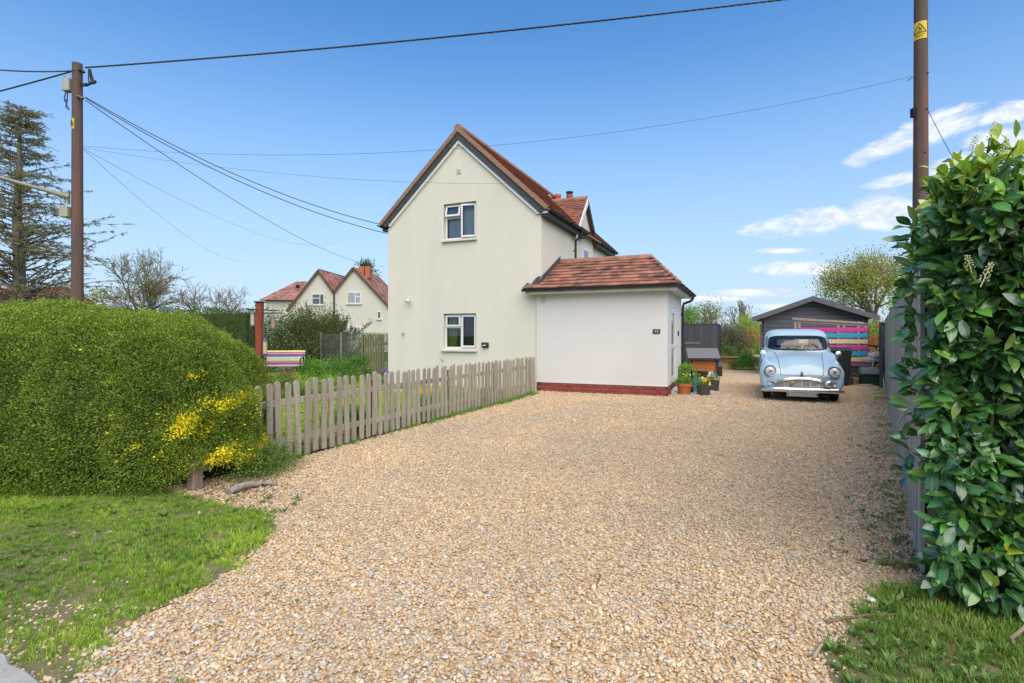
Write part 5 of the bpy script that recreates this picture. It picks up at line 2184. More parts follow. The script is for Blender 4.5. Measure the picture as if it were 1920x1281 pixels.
b = MB()
vv, ff = [], []
for i in range(NT + 1):
    for j in range(NA):
        vv.append(cab(7 * i / NT, 2 * math.pi * j / NA))
gl_front, gl_rear, gl_side = [], [], []
for i in range(NT):
    for j in range(NA):
        q = (i * NA + j, i * NA + (j + 1) % NA, (i + 1) * NA + (j + 1) % NA, (i + 1) * NA + j)
        c = sum((vv[k] for k in q), Vector()) / 4
        ang = 2 * math.pi * (j + .5) / NA
        if abs(math.cos(ang)) < .985 and in_front(c):
            if math.sin(ang) < 0:
                gl_front.append(q)
                continue
            if abs(c.x) < .36 and 1.10 < c.z < 1.30:
                gl_rear.append(q)
                continue
        if abs(math.cos(ang)) >= .80 and in_side(c):
            gl_side.append(q)
            continue
        ff.append(q)
ff.append(tuple(NT * NA + j for j in range(NA)))
b.add(vv, ff)
cabin = b.build('cabin', m_paint, car, smooth='all')
b = MB()
ctr = Vector((0, 2.05, 1.15))
b.add([ctr + (p - ctr) * .965 for p in vv], ff)
b.build('lining', mat('grey_lining', (.62, .60, .60), (.66, .64, .63), rough=.9), cabin, smooth='all')
for nm_, qs in (('windscreen', gl_front), ('rear_window', gl_rear), ('side_windows', gl_side)):
    g = MB()
    g.add(vv, qs)
    me = g.mesh(nm_)
    bm = bmesh.new()
    bm.from_mesh(me)
    bmesh.ops.delete(bm, geom=[v for v in bm.verts if not v.link_faces], context='VERTS')
    bm.to_mesh(me)
    bm.free()
    me.materials.append(m_carglass)
    link(nm_, me, cabin)
# rubber seal round the windscreen
pts = []
for k in range(61):
    a = 2 * math.pi * k / 60
    c, s = math.cos(a), math.sin(a)
    z = (WZ[0] + WZ[1]) / 2 + (WZ[1] - WZ[0]) / 2 * math.copysign(abs(s) ** .4, s)
    x = (.605 - .16 * (z - 1.0)) * math.copysign(abs(c) ** .4, c)
    # find the front point of the cabin at this height and x
    t_ = np.interp(z, CB[:, 0], np.arange(len(CB)))
    zz, yf, yr, hw = cr(CB, np.array([t_]))[0]
    u_ = min(abs(x) / hw, .999)
    cc = u_ ** (SEX / 2)
    sn = math.sqrt(max(0, 1 - cc * cc))
    y = (yf + yr) / 2 - (yr - yf) / 2 * sn ** (2 / 3.2)
    pts.append((x, y - .004, z))
b = MB()
b.tube(pts, .014, 8, caps=False)
b.build('windscreen_seal', m_seal, cabin, smooth=True)
# inside
b = MB()
for sx_ in (-.32, .32):
    b.box(sx_ - .24, sx_ + .24, 1.95, 2.1, .5, 1.06)
    b.box(sx_ - .24, sx_ + .24, 1.55, 2.0, .45, .62)
b.box(-.56, .56, 2.75, 2.85, .5, 1.04)
b.box(-.60, .60, 1.22, 1.36, .9, 1.015)
b.build('seats', m_seat, car, bevel=.03)
b = MB()
c0_ = Vector((.30, 1.5, 1.05))
b.tube([c0_ + Vector((math.cos(a) * .19, math.sin(a) * .19 * .45, math.sin(a) * .19 * .9)) for a in np.linspace(0, 6.283, 29)], .011, 6, caps=False)
b.tube([c0_, (.30, 1.3, .95)], .018, 6)
b.build('steering_wheel', mat('cream_wheel', (.42, .40, .34), rough=.5), car, smooth=True)
for s in (-1, 1):
    b = MB()
    b.tube([(s * .05 + .12, 1.085, 1.03), (s * .05 + .12 - .25, 1.07, 1.055), (s * .05 + .12 - .40, 1.085, 1.05)], .007, 6)
    b.build('wiper', m_seal, car)


def fy(x):
    return .09 * (abs(x) / .75) ** 2.2


RX = Matrix.Rotation(R(90), 4, 'X')
for s in (-1, 1):
    x, z = s * .567, .625
    y = fy(x) + .005
    M_ = Matrix.Translation((x, y, z)) @ RX
    b = MB()
    b.lathe([(.122, -.16), (.124, -.03), (.116, .0), (.10, .005)], 28, M_)
    hb = b.build('headlight', m_paint, car, smooth=True)
    b = MB()
    b.lathe([(.117, -.012), (.119, .010), (.110, .026), (.092, .024), (.088, .012)], 32, M_)
    b.build('chrome_ring', m_chrome, hb, smooth=True)
    b = MB()
    b.lathe([(.092, .012), (.075, .028), (.045, .040), (.0, .045)], 28, M_)
    b.build('lens', m_lens, hb, smooth=True)
    b = MB()
    b.lathe([(.035, .0405), (.03, .047), (.0, .050)], 20, M_)
    b.build('bulb_shield', m_chrome, hb, smooth=True)
# grille: backing, frame moulding, bars
gw = lambda z: .49 - .26 * max(0, (z - .30) / .17) ** 1.7
b = MB()
pl_ = []
for z in np.linspace(.285, .475, 12):
    pl_.append((gw(z), z))
poly = [(x, z) for x, z in pl_] + [(-x, z) for x, z in reversed(pl_)]
b.add([(x, fy(x) - .012, z) for x, z in poly], [tuple(range(len(poly)))])
grille = b.build('grille', mat('grille_dark', (.03, .03, .032), rough=.7), car)
for z in np.linspace(.295, .462, 8):
    c = MB()
    w = gw(z) - .004
    c.tube([(x, fy(x) - .022, z) for x in np.linspace(-w, w, 13)], .0050, 6)
    c.build('bar', m_silver, grille, smooth=True)
for x in (-.30, -.15, 0, .15, .30):
    c = MB()
    zt = .475 - .17 * max(0, (abs(x) - .23) / .26) ** .6 if abs(x) > .23 else .475
    c.tube([(x, fy(x) - .02, .287), (x, fy(x) - .02, zt)], .006, 6)
    c.build('bar', m_silver, grille, smooth=True)
b = MB()
for off, r_, z_ in ((0, .021, 0), (.0, .016, -.022)):
    pts = []
    for x in np.linspace(-.62, .62, 41):
        ax = abs(x)
        z = .503 - .085 * min(1, ax / .47) ** 2 if ax < .47 else .418
        pts.append((x, fy(x) - .022, z + z_ * (1 if ax < .47 else .2)))
    b.tube(pts, [r_ * (1 if abs(p[0]) < .5 else max(.35, 1 - (abs(p[0]) - .5) * 5)) for p in pts], 8)
b.build('grille_moulding', m_chrome, car, smooth=True)
# badge, fog lamp, side lamps, mascot
b = MB()
b.lathe([(.0, .012), (.03, .010), (.042, .004), (.042, -.01)], 10, Matrix.Translation((-.175, fy(.175) - .035, .385)) @ RX)
b.build('badge', mat('gold_badge', (.45, .34, .12), (.35, .26, .1), rough=.35, metal=.8), car)
b = MB()
b.lathe([(.0, -.07), (.05, -.05), (.066, .0), (.066, .02), (.055, .03), (.03, .036), (0, .038)], 22, Matrix.Translation((.46, fy(.46) - .07, .392)) @ RX)
b.build('fog_lamp', m_chrome, car, smooth=True)
for s in (-1, 1):
    b = MB()
    b.lathe([(.036, -.03), (.036, .012), (.025, .03), (0, .036)], 18, Matrix.Translation((s * .572, fy(.572) - .012, .352)) @ RX)
    b.build('side_lamp', m_lens, car, smooth=True)
b = MB()
b.prism([(-.04, .0), (.04, .0), (.022, .03), (.012, .075), (0, .10), (-.012, .075), (-.022, .03)], 0, .02, lambda a, c, d: (a, -.005 - d + .05 * c, .545 + c))
b.build('mascot', m_chrome, car, bevel=.004)
b = MB()
b.prism([(-.028, .0), (.028, .0), (.014, .022), (-.014, .022)], 0, .01, lambda a, c, d: (a, -.028 - d, .545 + c))
b.build('red_badge', mat('red_enamel', (.25, .03, .03), rough=.4), car)
# bumper and number plate
b = MB()
pts = [(x, fy(x) * 1.25 - .075 + max(0, abs(x) - .66) ** 2 * 9, .262 - .018 * (abs(x) / .75) ** 3) for x in np.linspace(-.745, .745, 41)]
vv, ff = [], []
prof = [(.0, -.045), (-.018, -.038), (-.028, -.018), (-.030, .008), (-.022, .032), (-.006, .045), (.008, .04), (.010, -.03)]
np_ = len(prof)
for i, p in enumerate(pts):
    k = 1 if 1 < i < 39 else .6
    for dy, dz_ in prof:
        vv.append((p[0], p[1] + dy * k, p[2] + dz_ * k))
for i in range(len(pts) - 1):
    for j in range(np_):
        ff.append((i * np_ + j, i * np_ + (j + 1) % np_, (i + 1) * np_ + (j + 1) % np_, (i + 1) * np_ + j))
ff += [tuple(range(np_)), tuple(reversed(range((len(pts) - 1) * np_, len(pts) * np_)))]
b.add(vv, ff)
b.build('bumper', m_chrome, car, smooth=True)
b = MB()
b.box(-.272, .272, -.085, -.072, .135, .232)
b.build('number_plate', mat('blank_grey_plate', (.28, .28, .28), (.25, .25, .25), rough=.5), car, bevel=.003)
b = MB()
for s in (-1, 1):
    b.box(s * .25 - .01, s * .25 + .01, -.09, -.086, .17, .20)
b.build('plate_bolts', m_under, car)
# wheels
for x in (-.62, .62):
    for y in (.66, 2.78):
        M_ = Matrix.Translation((x, y, .295)) @ Matrix.Rotation(R(90), 4, 'Y')
        b = MB()
        b.lathe([(.18, -.06), (.27, -.072), (.295, -.055), (.30, -.02), (.30, .02), (.295, .055), (.27, .072), (.18, .06)], 36, M_)
        wh = b.build('wheel', m_rubber, car, smooth=True)
        b = MB()
        so = 1 if x > 0 else -1
        b.lathe([(.0, so * .07), (.10, so * .068), (.13, so * .05), (.19, so * .055)], 28, M_)
        b.build('rim', m_chrome, wh, smooth=True)
# wing mirrors
for s, y in ((-1, .70), (1, .55)):
    b = MB()
    p = Vector((s * .665, y, .865))
    b.tube([p, p + Vector((s * .03, -.02, .07))], .010, 8)
    b.lathe([(.0, -.055), (.03, -.045), (.05, -.01), (.052, .01), (.0, .014)], 20, Matrix.Translation(p + Vector((s * .03, -.02, .11))) @ Matrix.Rotation(R(80), 4, 'X'))
    b.build('wing_mirror', m_chrome, car, smooth=True)
# bonnet shut line
for s in (-1, 1):
    b = MB()
    pts = []
    for su in np.linspace(.25, 7.0, 26):
        p = car_surf(su, 6.85 if su > 2 else 6.85 + .0 * su)
        pts.append(Vector((s * p.x, p.y, p.z + .0005)))
    b.tube(pts, .0045, 5)
    b.build('bonnet_gap', m_seal, body)
b = MB()
pts = [Vector((x, 0, 0)) for x in ()]
lo_ = []
for x in np.linspace(-1, 1, 25):
    sv = 9 - abs(x) * 2.15
    p = car_surf(.25, sv)
    lo_.append(Vector((math.copysign(p.x, x), p.y - .001, p.z)))
b.tube(lo_, .005, 5)
b.build('bonnet_gap', m_seal, body)

# ================================================================== the shed and the yard clutter
m_shed = mat('slate_painted_timber', (0.115, 0.12, 0.135), (0.14, 0.145, 0.16), scale=5, rough=.75, rand=.08, stretch=(.6, .6, 6), bump=.3, bscale=18, coords='World')
m_shed_roof = mat('shed_roof_edge', (.10, .10, .11), (.13, .13, .14), scale=6, rough=.85)
m_felt = mat('roof_felt', (.09, .09, .095), (.12, .12, .125), scale=25, rough=.95, bump=.3)
SR = R(-27)
shed = thing('garden_shed', 'slate grey painted timber cabin with a low gable behind the car', 'shed', (0, 0, 0), SR)
sc_ = at(1523, 628, 17.6)
shed.location = (sc_.x, sc_.y, 0)
SW, SH, SA, SD = 1.56, 1.92, 2.50, 3.6
b = MB()
b.box(-SW + .03, SW - .03, .035, SD, -.05, SH)
b.add([(-SW + .03, .035, SH), (SW - .03, .035, SH), (0, .035, SA - .03), (-SW + .03, SD, SH), (SW - .03, SD, SH), (0, SD, SA - .03)], [(0, 1, 2), (3, 4, 5), (0, 2, 5, 3), (1, 2, 5, 4)])
b.build('carcass', m_shed, shed)
z = -.02
while z < SA - .1:
    h = .135
    w = SW if z + h < SH else SW * max(.03, (SA - z - h) / (SA - SH))
    w0 = SW if z < SH else SW * (SA - z) / (SA - SH)
    w1 = SW if z + h <= SH else SW * max(.02, (SA - z - h) / (SA - SH))
    b = MB()
    b.prism([(-w0, z + .004), (w0, z + .004), (w1, z + h), (-w1, z + h)], 0, 1, lambda a, c, d: (a, .034 - (.0 if d == 0 else .026), c))
    b.build('log', m_shed, shed, bevel=.008)
    z += h
for s in (-1, 1):
    b = MB()       # crossed log ends at the corners
    z = 0.0
    while z < SH - .1:
        b.box(s * (SW - .16) - .03, s * (SW - .16) + .03, -.09, .0, z + .01, z + .125)
        z += .135
    b.build('log_ends', m_shed, shed)
    b = MB()
    ov = 1.78
    sl_ = (SA - SH) / SW
    zt = SA + .10
    q = [(0, zt), (s * ov, zt - sl_ * ov), (s * ov, zt - sl_ * ov - .05), (0, zt - .05)]
    b.prism(q, -.34, SD + .2, lambda a, c, d: (a, d, c))
    b.build('roof', m_felt, shed)
    b = MB()
    q = [(0, zt + .012), (s * (ov + .02), zt + .012 - sl_ * ov), (s * (ov + .02), zt - sl_ * ov - .15), (0, zt - .15)]
    b.prism(q, -.37, -.341, lambda a, c, d: (a, d, c))
    b.build('bargeboard', m_shed_roof, shed)
b = MB()
b.box(-SW - .04, -SW + .05, -.06, -.02, 1.70, 1.80)
b.build('shed_lamp', mat('lamp_white', (.6, .6, .58), rough=.4), shed)

# painted slat store
pal_loc = at(1562, 628, 15.5)
pal = thing('slatted_store', 'timber store with pink, blue and cream painted slats beside the shed', 'store', (pal_loc.x, pal_loc.y, 0), R(-20))
m_pink = mat('pink_paint', (.56, .045, .26), (.50, .04, .23), scale=6, rough=.7, stretch=(1, 1, 4))
m_blue = mat('turquoise_paint', (.03, .30, .47), (.035, .27, .42), scale=6, rough=.7)
m_crm = mat('cream_paint', (.60, .49, .27), (.55, .45, .25), scale=6, rough=.7)
m_raw = mat('bare_timber', (.33, .27, .21), (.26, .21, .165), scale=8, rough=.9, stretch=(1, 6, 6))
x0, x1 = -.90, .86
cols = [m_pink, m_blue, m_crm]
z = 1.56
i = 0
while z > .22:
    b = MB()
    b.box(x0, x1, -.025, .0, z - .118, z)
    b.build('slat', cols[i % 3], pal, bevel=.004)
    z -= .172
    i += 1
for x in (x0 + .03, .28, x1 - .05):
    b = MB()
    b.box(x - .035, x + .035, .001, .06, 0, 1.66 + .05 * (x1 - x) / 2)
    b.build('post', m_raw, pal)
    b = MB()
    b.box(x - .035, x + .035, .75, .81, 0, 1.75)
    b.build('post', m_raw, pal)
b = MB()
b.bar((x0 - .05, -.03, 1.80), (x1 + .10, -.03, 1.66), .03, .022)
b.bar((x0 - .02, .03, 1.755), (x1 + .02, .03, 1.615), .05, .07)
b.bar((x0 - .05, .80, 1.86), (x1 + .1, .80, 1.70), .05, .06)
b.build('top_frame', m_raw, pal)
b = MB()
b.box(x0, x1, .82, .84, .1, 1.5)
b.build('back_board', m_shed, pal)


def wheelie(name, label, p, rz, h=1.02, w=.48, d=.52, m=None, lid=None):
    t_ = thing(name, label, 'wheelie bin', tuple(p), rz)
    b = MB()
    k = .80
    zt = h * .90
    vv = [(-w / 2 * k, -d / 2 * k, .04), (w / 2 * k, -d / 2 * k, .04), (w / 2 * k, d / 2 * k, .04), (-w / 2 * k, d / 2 * k, .04),
          (-w / 2, -d / 2, zt), (w / 2, -d / 2, zt), (w / 2, d / 2, zt), (-w / 2, d / 2, zt)]
    b.add(vv, [(0, 1, 2, 3), (4, 5, 6, 7), (0, 1, 5, 4), (1, 2, 6, 5), (2, 3, 7, 6), (3, 0, 4, 7)])
    b.box(-w / 2 - .012, w / 2 + .012, -d / 2 - .012, d / 2 + .012, zt - .05, zt - .002)
    b.build('bin_body', m, t_, bevel=.015, seg=2)
    b = MB()
    b.prism([(-d / 2 - .03, zt), (d / 2 + .04, zt), (d / 2 + .04, zt + .05), (0, zt + .10), (-d / 2 - .03, zt + .04)], -w / 2 - .025, w / 2 + .025, lambda a, c, dd: (dd, a, c))
    b.build('lid', lid or m, t_, bevel=.02, seg=2)
    b = MB()
    b.tube([(-w / 2 + .02, d / 2 + .06, zt - .02), (w / 2 - .02, d / 2 + .06, zt - .02)], .018, 8)
    b.build('handle', m, t_)
    for s in (-1, 1):
        b = MB()
        b.lathe([(.0, -.025), (.10, -.025), (.10, .025), (0, .025)], 20, Matrix.Translation((s * (w / 2 - .03), d / 2 - .02, .10)) @ Matrix.Rotation(R(90), 4, 'Y'))
        b.build('wheel', m_rubber, t_)
    return t_


m_bin = mat('bin_black', (.016, .017, .019), (.024, .025, .027), scale=5, rough=.5)
m_bin_g = mat('bin_grey', (.055, .06, .07), (.07, .075, .085), scale=5, rough=.55)
wheelie('wheelie_bin', 'black wheelie bin standing between the blue car and the striped slats', at(1574, 628, 14.2) * Vector((1, 1, 0)), R(-24), m=m_bin)
wheelie('wheelie_bin', 'dark grey wheelie bin against the dark fence behind the hutch', at(1296, 628, 19.0) * Vector((1, 1, 0)), R(-10), h=1.12, w=.5, d=.5, m=m_bin_g)

# recycling box and what is stacked on it
p = at(1630, 628, 14.3) * Vector((1, 1, 0))
t_ = thing('recycling_box', 'dark green plastic recycling box at the foot of the grey fence', 'box', tuple(p), R(-20))
m_dgreen = mat('dark_green_plastic', (.010, .045, .035), (.014, .055, .042), rough=.5)
b = MB()
w, d, h = .25, .19, .31
k = .86
b.add([(-w * k, -d * k, .0), (w * k, -d * k, .0), (w * k, d * k, 0), (-w * k, d * k, 0), (-w, -d, h), (w, -d, h), (w, d, h), (-w, d, h),
       (-w * k * .95, -d * k * .95, .02), (w * k * .95, -d * k * .95, .02), (w * k * .95, d * k * .95, .02), (-w * k * .95, d * k * .95, .02), (-w * .95, -d * .94, h), (w * .95, -d * .94, h), (w * .95, d * .94, h), (-w * .95, d * .94, h)],
      [(0, 1, 2, 3), (0, 1, 5, 4), (1, 2, 6, 5), (2, 3, 7, 6), (3, 0, 4, 7), (8, 9, 10, 11), (8, 9, 13, 12), (9, 10, 14, 13), (10, 11, 15, 14), (11, 8, 12, 15),
       (4, 5, 13, 12), (5, 6, 14, 13), (6, 7, 15, 14), (7, 4, 12, 15)])
b.build('box_body', m_dgreen, t_)
b = MB()
for q in ((-w - .02, w + .02, -d - .02, -d + .0), (-w - .02, w + .02, d, d + .02), (-w - .02, -w, -d, d), (w, w + .02, -d, d)):
    b.box(q[0], q[1], q[2], q[3], h - .03, h + .004)
b.build('rim', m_dgreen, t_)
b = MB()
b.tube([(-.08, -d - .01, .22), (-.08, -d - .035, .20), (.08, -d - .035, .20), (.08, -d - .01, .22)], .009, 6)
b.build('handle', m_dgreen, t_)
t2 = thing('plastic_crate', 'translucent grey plastic crate sitting in the green recycling box', 'crate', (p.x - .03, p.y - .02, h + .0), R(-20))
m_clear = mat('cloudy_plastic', (.24, .27, .29), (.32, .35, .37), scale=9, rough=.35)
b = MB()
w2, d2_, h2 = .20, .15, .17
for q in ((-w2, w2, -d2_, -d2_ + .008), (-w2, w2, d2_ - .008, d2_), (-w2, -w2 + .008, -d2_ + .008, d2_ - .008), (w2 - .008, w2, -d2_ + .008, d2_ - .008)):
    b.box(*q, .0, h2)
b.box(-w2 + .008, w2 - .008, -d2_ + .008, d2_ - .008, 0, .008)
b.build('crate_body', m_clear, t2)
b = MB()
for x in np.linspace(-w2 + .02, w2 - .02, 8):
    b.box(x - .006, x + .006, -d2_ - .008, -d2_ - .001, .01, h2)
b.build('ribs', m_clear, t2)
# basket
p = at(1602, 628, 14.4) * Vector((1, 1, 0))
t_ = thing('basket', 'small pale woven basket with a hoop handle on the gravel', 'basket', tuple(p), 0)
m_wick = mat('pale_wicker', (.42, .33, .19), (.30, .23, .13), scale=40, rough=.9, bump=.5)
for i in range(9):
    b = MB()
    r = .085 + .035 * (i / 8) ** .7
    z = .012 + i * .022
    b.tube([(math.cos(a) * r, math.sin(a) * r, z + .003 * math.sin(a * 9 + i * 3.14)) for a in np.linspace(0, 6.2832, 33)], .012, 6, caps=False)
    b.build('weave', m_wick, t_, smooth=True)
b = MB()
b.tube([(math.cos(a) * .11, 0, .2 + math.sin(a) * .10) for a in np.linspace(0, math.pi, 15)], .008, 6)
b.lathe([(.0, .008), (.09, .008), (.09, .014), (0, .014)], 20)
b.build('handle', m_wick, t_)
# dark tub behind the basket
p = at(1604, 628, 14.95) * Vector((1, 1, 0))
t_ = thing('storage_tub', 'low dark grey storage tub under the last pink slat', 'tub', tuple(p), R(-22))
b = MB()
b.add([(-.22, -.16, 0), (.22, -.16, 0), (.22, .16, 0), (-.22, .16, 0), (-.26, -.2, .46), (.26, -.2, .46), (.26, .2, .46), (-.26, .2, .46)],
      [(0, 1, 2, 3), (0, 1, 5, 4), (1, 2, 6, 5), (2, 3, 7, 6), (3, 0, 4, 7), (4, 5, 6, 7)])
b.build('tub_body', m_bin_g, t_, bevel=.015)
b = MB()
b.box(-.28, .28, -.22, .22, .461, .50)
b.build('lid', m_bin, t_, bevel=.012)
# flat stone slab bits
for i, (x, y, w, d) in enumerate(((1618, 14.05, .15, .08), (1629, 14.1, .09, .06))):
    p = at(x, 628, y) * Vector((1, 1, 0))
    b = MB()
    b.add([(p.x - w, p.y - d, .0), (p.x + w, p.y - d * .7, .0), (p.x + w * .9, p.y + d, 0), (p.x - w * .8, p.y + d * .9, 0), (p.x - w * .92, p.y - d * .9, .05), (p.x + w * .92, p.y - d * .6, .045), (p.x + w * .8, p.y + d * .9, .05), (p.x - w * .7, p.y + d * .8, .05)],
          [(0, 1, 2, 3), (4, 5, 6, 7), (0, 1, 5, 4), (1, 2, 6, 5), (2, 3, 7, 6), (3, 0, 4, 7)])
    o = b.build('stone_slab', m_conc, bevel=.01)
    tag(o, ('longer flat stone lying in front of the green recycling box', 'shorter flat stone lying in front of the green recycling box')[i], 'stone')
# wire crate beside the bin
p = at(1589.5, 628, 14.35) * Vector((1, 1, 0))
t_ = thing('wire_crate', 'small dark wire crate between the black bin and the basket', 'crate', tuple(p), R(-20))
S = []
for z in np.linspace(.01, .30, 7):
    for (a, c) in (((-.1, -.1), (.1, -.1)), ((.1, -.1), (.1, .1)), ((.1, .1), (-.1, .1)), ((-.1, .1), (-.1, -.1))):
        S.append([a[0], a[1], z, c[0], c[1], z, .005, .005])
segs_mesh('hoops', S, m_under, t_, n=4)
S = []
for x in np.linspace(-.1, .1, 5):
    for y in (-.1, .1):
        S += [[x, y, 0, x, y, .31, .004, .004], [y, x, 0, y, x, .31, .004, .004]]
segs_mesh('uprights', S, mat('grey_wire', (.3, .3, .3), rough=.5), t_, n=4)
# sacks and tarpaulin heap beside the fence
p = at(1634, 628, 15.3) * Vector((1, 1, 0))
t_ = thing('sack_heap', 'heap of crumpled pale sacks piled against the grey fence', 'sacks', tuple(p), R(-20))
for i, (dx, dz_, rx, ry, rzz, m_k) in enumerate(((-.08, .62, .30, .22, .15, (.42, .40, .38)), (.12, .74, .26, .2, .12, (.50, .48, .46)), (-.02, .36, .30, .24, .24, (.10, .075, .05)), (.14, .44, .24, .2, .16, (.20, .13, .08)))):
    bm = bmesh.new()
    bmesh.ops.create_icosphere(bm, subdivisions=3, radius=1)
    for v in bm.verts:
        c = v.co.copy()
        k = 1 + .16 * math.sin(c.x * 5 + i) * math.sin(c.y * 4 + 2 * i) + .10 * math.sin(c.z * 9 + c.x * 7)
        v.co = Vector((c.x * rx * k + dx, c.y * ry * k, max(c.z * rzz * k + dz_, .0)))
    me = bpy.data.meshes.new('sack')
    bm.to_mesh(me)
    bm.free()
    me.polygons.foreach_set('use_smooth', [True] * len(me.polygons))
    me.materials.append(mat('sack_%d' % i, m_k, tuple(c * .7 for c in m_k), scale=7, rough=.8, bump=.6, bscale=12))
    link('sack', me, t_)
# planks and a barrow leaning on the fence
p = at(1651, 628, 14.55) * Vector((1, 1, 0))
t_ = thing('leaning_board', 'black board leaning on the grey fence beside the recycling box', 'board', tuple(p), R(-34))
b = MB()
b.bar((-.05, -.25, .0), (.10, .0, .95), .42, .03, up=(1, .2, 0))
b.build('panel', m_under, t_)
b = MB()
b.bar((-.26, -.27, .02), (-.10, -.02, .98), .022, .022)
b.build('edge_strip', mat('pale_strip', (.4, .4, .38), rough=.6), t_)
p = at(1640, 628, 15.9) * Vector((1, 1, 0))
t_ = thing('garden_rail', 'black curved garden rail standing behind the sacks', 'rail', tuple(p), R(-20))
b = MB()
b.tube([(-.32, 0, 1.01), (-.1, 0, 1.03), (.12, 0, 1.0), (.34, -.02, .92)], .022, 8)
b.build('top_rail', m_under, t_, smooth=True)
b = MB()
b.tube([(.03, 0, 0), (.03, 0, 1.01)], .03, 8)
b.build('upright', m_under, t_, smooth=True)

# ---- hutch with a felt roof
p = at(1318, 628, 17.7) * Vector((1, 1, 0))
t_ = thing('hutch', 'small orange timber hutch with a sloping grey felt roof', 'hutch', tuple(p), R(-14))
m_or = mat('orange_timber', (.42, .15, .035), (.32, .10, .025), scale=7, rough=.7, stretch=(1, 1, 6))
hw, hd = .40, .30
for i in range(4):
    b = MB()
    b.box(-hw, hw, -hd, -hd + .02, .16 + i * .105, .16 + i * .105 + .098)
    b.build('front_board', m_or, t_, bevel=.004)
for s in (-1, 1):
    for j in range(4):
        b = MB()
        b.box(s * hw - .01, s * hw + .01, -hd + .02, hd, .16 + j * .105, .16 + j * .105 + .098)
        b.build('side_board', m_or, t_)
    b = MB()
    b.box(s * hw - .03, s * hw + .03, -hd - .03, -hd - .001, .0, .60)
    b.box(s * hw - .03, s * hw + .03, hd, hd + .03, .0, .80)
    b.build('leg', m_bin, t_)
b = MB()
b.prism([(-hd - .12, .56), (hd + .08, .87), (hd + .08, .90), (-hd - .12, .595)], -hw - .10, hw + .10, lambda a, c, d: (d, a, c))
b.build('roof', mat('grey_felt', (.13, .13, .14), (.16, .16, .17), scale=30, rough=.95, bump=.3), t_)
b = MB()
b.box(-hw - .1, hw + .1, -hd - .135, -hd - .121, .53, .595)
b.build('fascia', m_bin, t_)
p = at(1316, 628, 17.0) * Vector((1, 1, 0))
t_ = thing('black_tub', 'low round black tub in front of the orange hutch', 'tub', tuple(p), 0)
b = MB()
b.lathe([(.16, 0), (.20, .20), (.215, .20), (.215, .215), (.19, .215), (.15, .03), (0, .03)], 28)
b.build('tub_wall', m_bin, t_, smooth=True)
b = MB()
b.tube([(math.cos(a) * .212, math.sin(a) * .212, .212) for a in np.linspace(0, 6.283, 33)], .010, 6, caps=False)
b.build('rim', mat('worn_rim', (.25, .2, .15), rough=.6), t_)
p = at(1350, 628, 17.4) * Vector((1, 1, 0))
t_ = thing('bollard', 'short square black bollard with a grey top beside the hutch', 'bollard', tuple(p), R(-20))
b = MB()
b.box(-.07, .07, -.07, .07, 0, .30)
b.build('shaft', m_bin, t_, bevel=.01)
b = MB()
b.box(-.075, .075, -.075, .075, .30, .46)
b.build('cap', mat('bollard_cap', (.10, .12, .14), (.13, .15, .17), rough=.5), t_, bevel=.015)


# ---- pots
def flowers(parent, c, r, h, n, leaf, cols, blooms, seed):
    r_ = np.random.default_rng(seed)
    a = r_.uniform(0, 6.283, n)
    f = np.sqrt(r_.random(n)) * r
    P = np.stack([np.cos(a) * f, np.sin(a) * f, r_.uniform(0, h, n) * np.sqrt(np.clip(1.1 - (f / r) ** 2 * .6, .1, 1))], 1) + np.array(c)
    ax = r_.normal(0, .5, (n, 3)) + np.stack([np.cos(a) * .5, np.sin(a) * .5, np.ones(n) * .6], 1)
    fr = r_.random((n, 1))
    cc = (np.array(cols[0]) * (1 - fr) + np.array(cols[1]) * fr) * r_.uniform(.75, 1.2, (n, 1))
    V = leaf_quads(P, ax, r_.normal(0, .5, (n, 3)) + [0, 0, .7], r_.uniform(leaf * .6, leaf * 1.3, n), r_.uniform(leaf * .3, leaf * .5, n))
    quad_mesh('foliage', V, cc, m_far_leaf, parent)
    for (dx, dy, dz_, colr) in blooms:
        b = MB()
        p = Vector(c) + Vector((dx, dy, dz_))
        nrm = Vector((dx * .8, -1, .55)).normalized()
        s1 = nrm.orthogonal().normalized()
        s2 = nrm.cross(s1)
        for k in range(5):
            t0 = k * 1.2566
            d1 = s1 * math.cos(t0) + s2 * math.sin(t0)
            d2 = nrm.cross(d1)
            b.add([p, p + d1 * .014 + d2 * .013, p + d1 * .030 + nrm * .004, p + d1 * .014 - d2 * .013], [(0, 1, 2, 3)])
        b.lathe([(0, .006), (.006, .003), (0, -.002)], 6, Matrix.Translation(p))
        mm = mat('bloom_%d_%d_%d' % tuple(int(q * 99) for q in colr), colr, tuple(q * .85 for q in colr), rough=.7)
        b.build('bloom', mm, parent)


def plant_pot(name, label, p, r0, r1, h, m, cols, blooms, n, leaf, fh, seed, rim=True, cat='plant pot'):
    t_ = thing(name, label, cat, tuple(p), 0)
    b = MB()
    pr = [(r0, 0), (r0 * 1.01, .01), (r0 + (r1 - r0) * .72, h * .72)]
    pr += [(r1 * 1.04, h * .73), (r1 * 1.06, h)] if rim else [(r1, h)]
    pr += [(r1 * .93, h), (r1 * .88, h * .8), (r0 * .85, .04), (0, .04)]
    b.lathe(pr, 32)
    b.build('pot', m, t_, smooth=True)
    b = MB()
    b.lathe([(0, h * .86), (r1 * .9, h * .86)], 24)
    b.build('compost', m_soil, t_)
    flowers(t_, (0, 0, h * .86), r1 * 1.02, fh, n, leaf, cols, blooms, seed)
    return t_


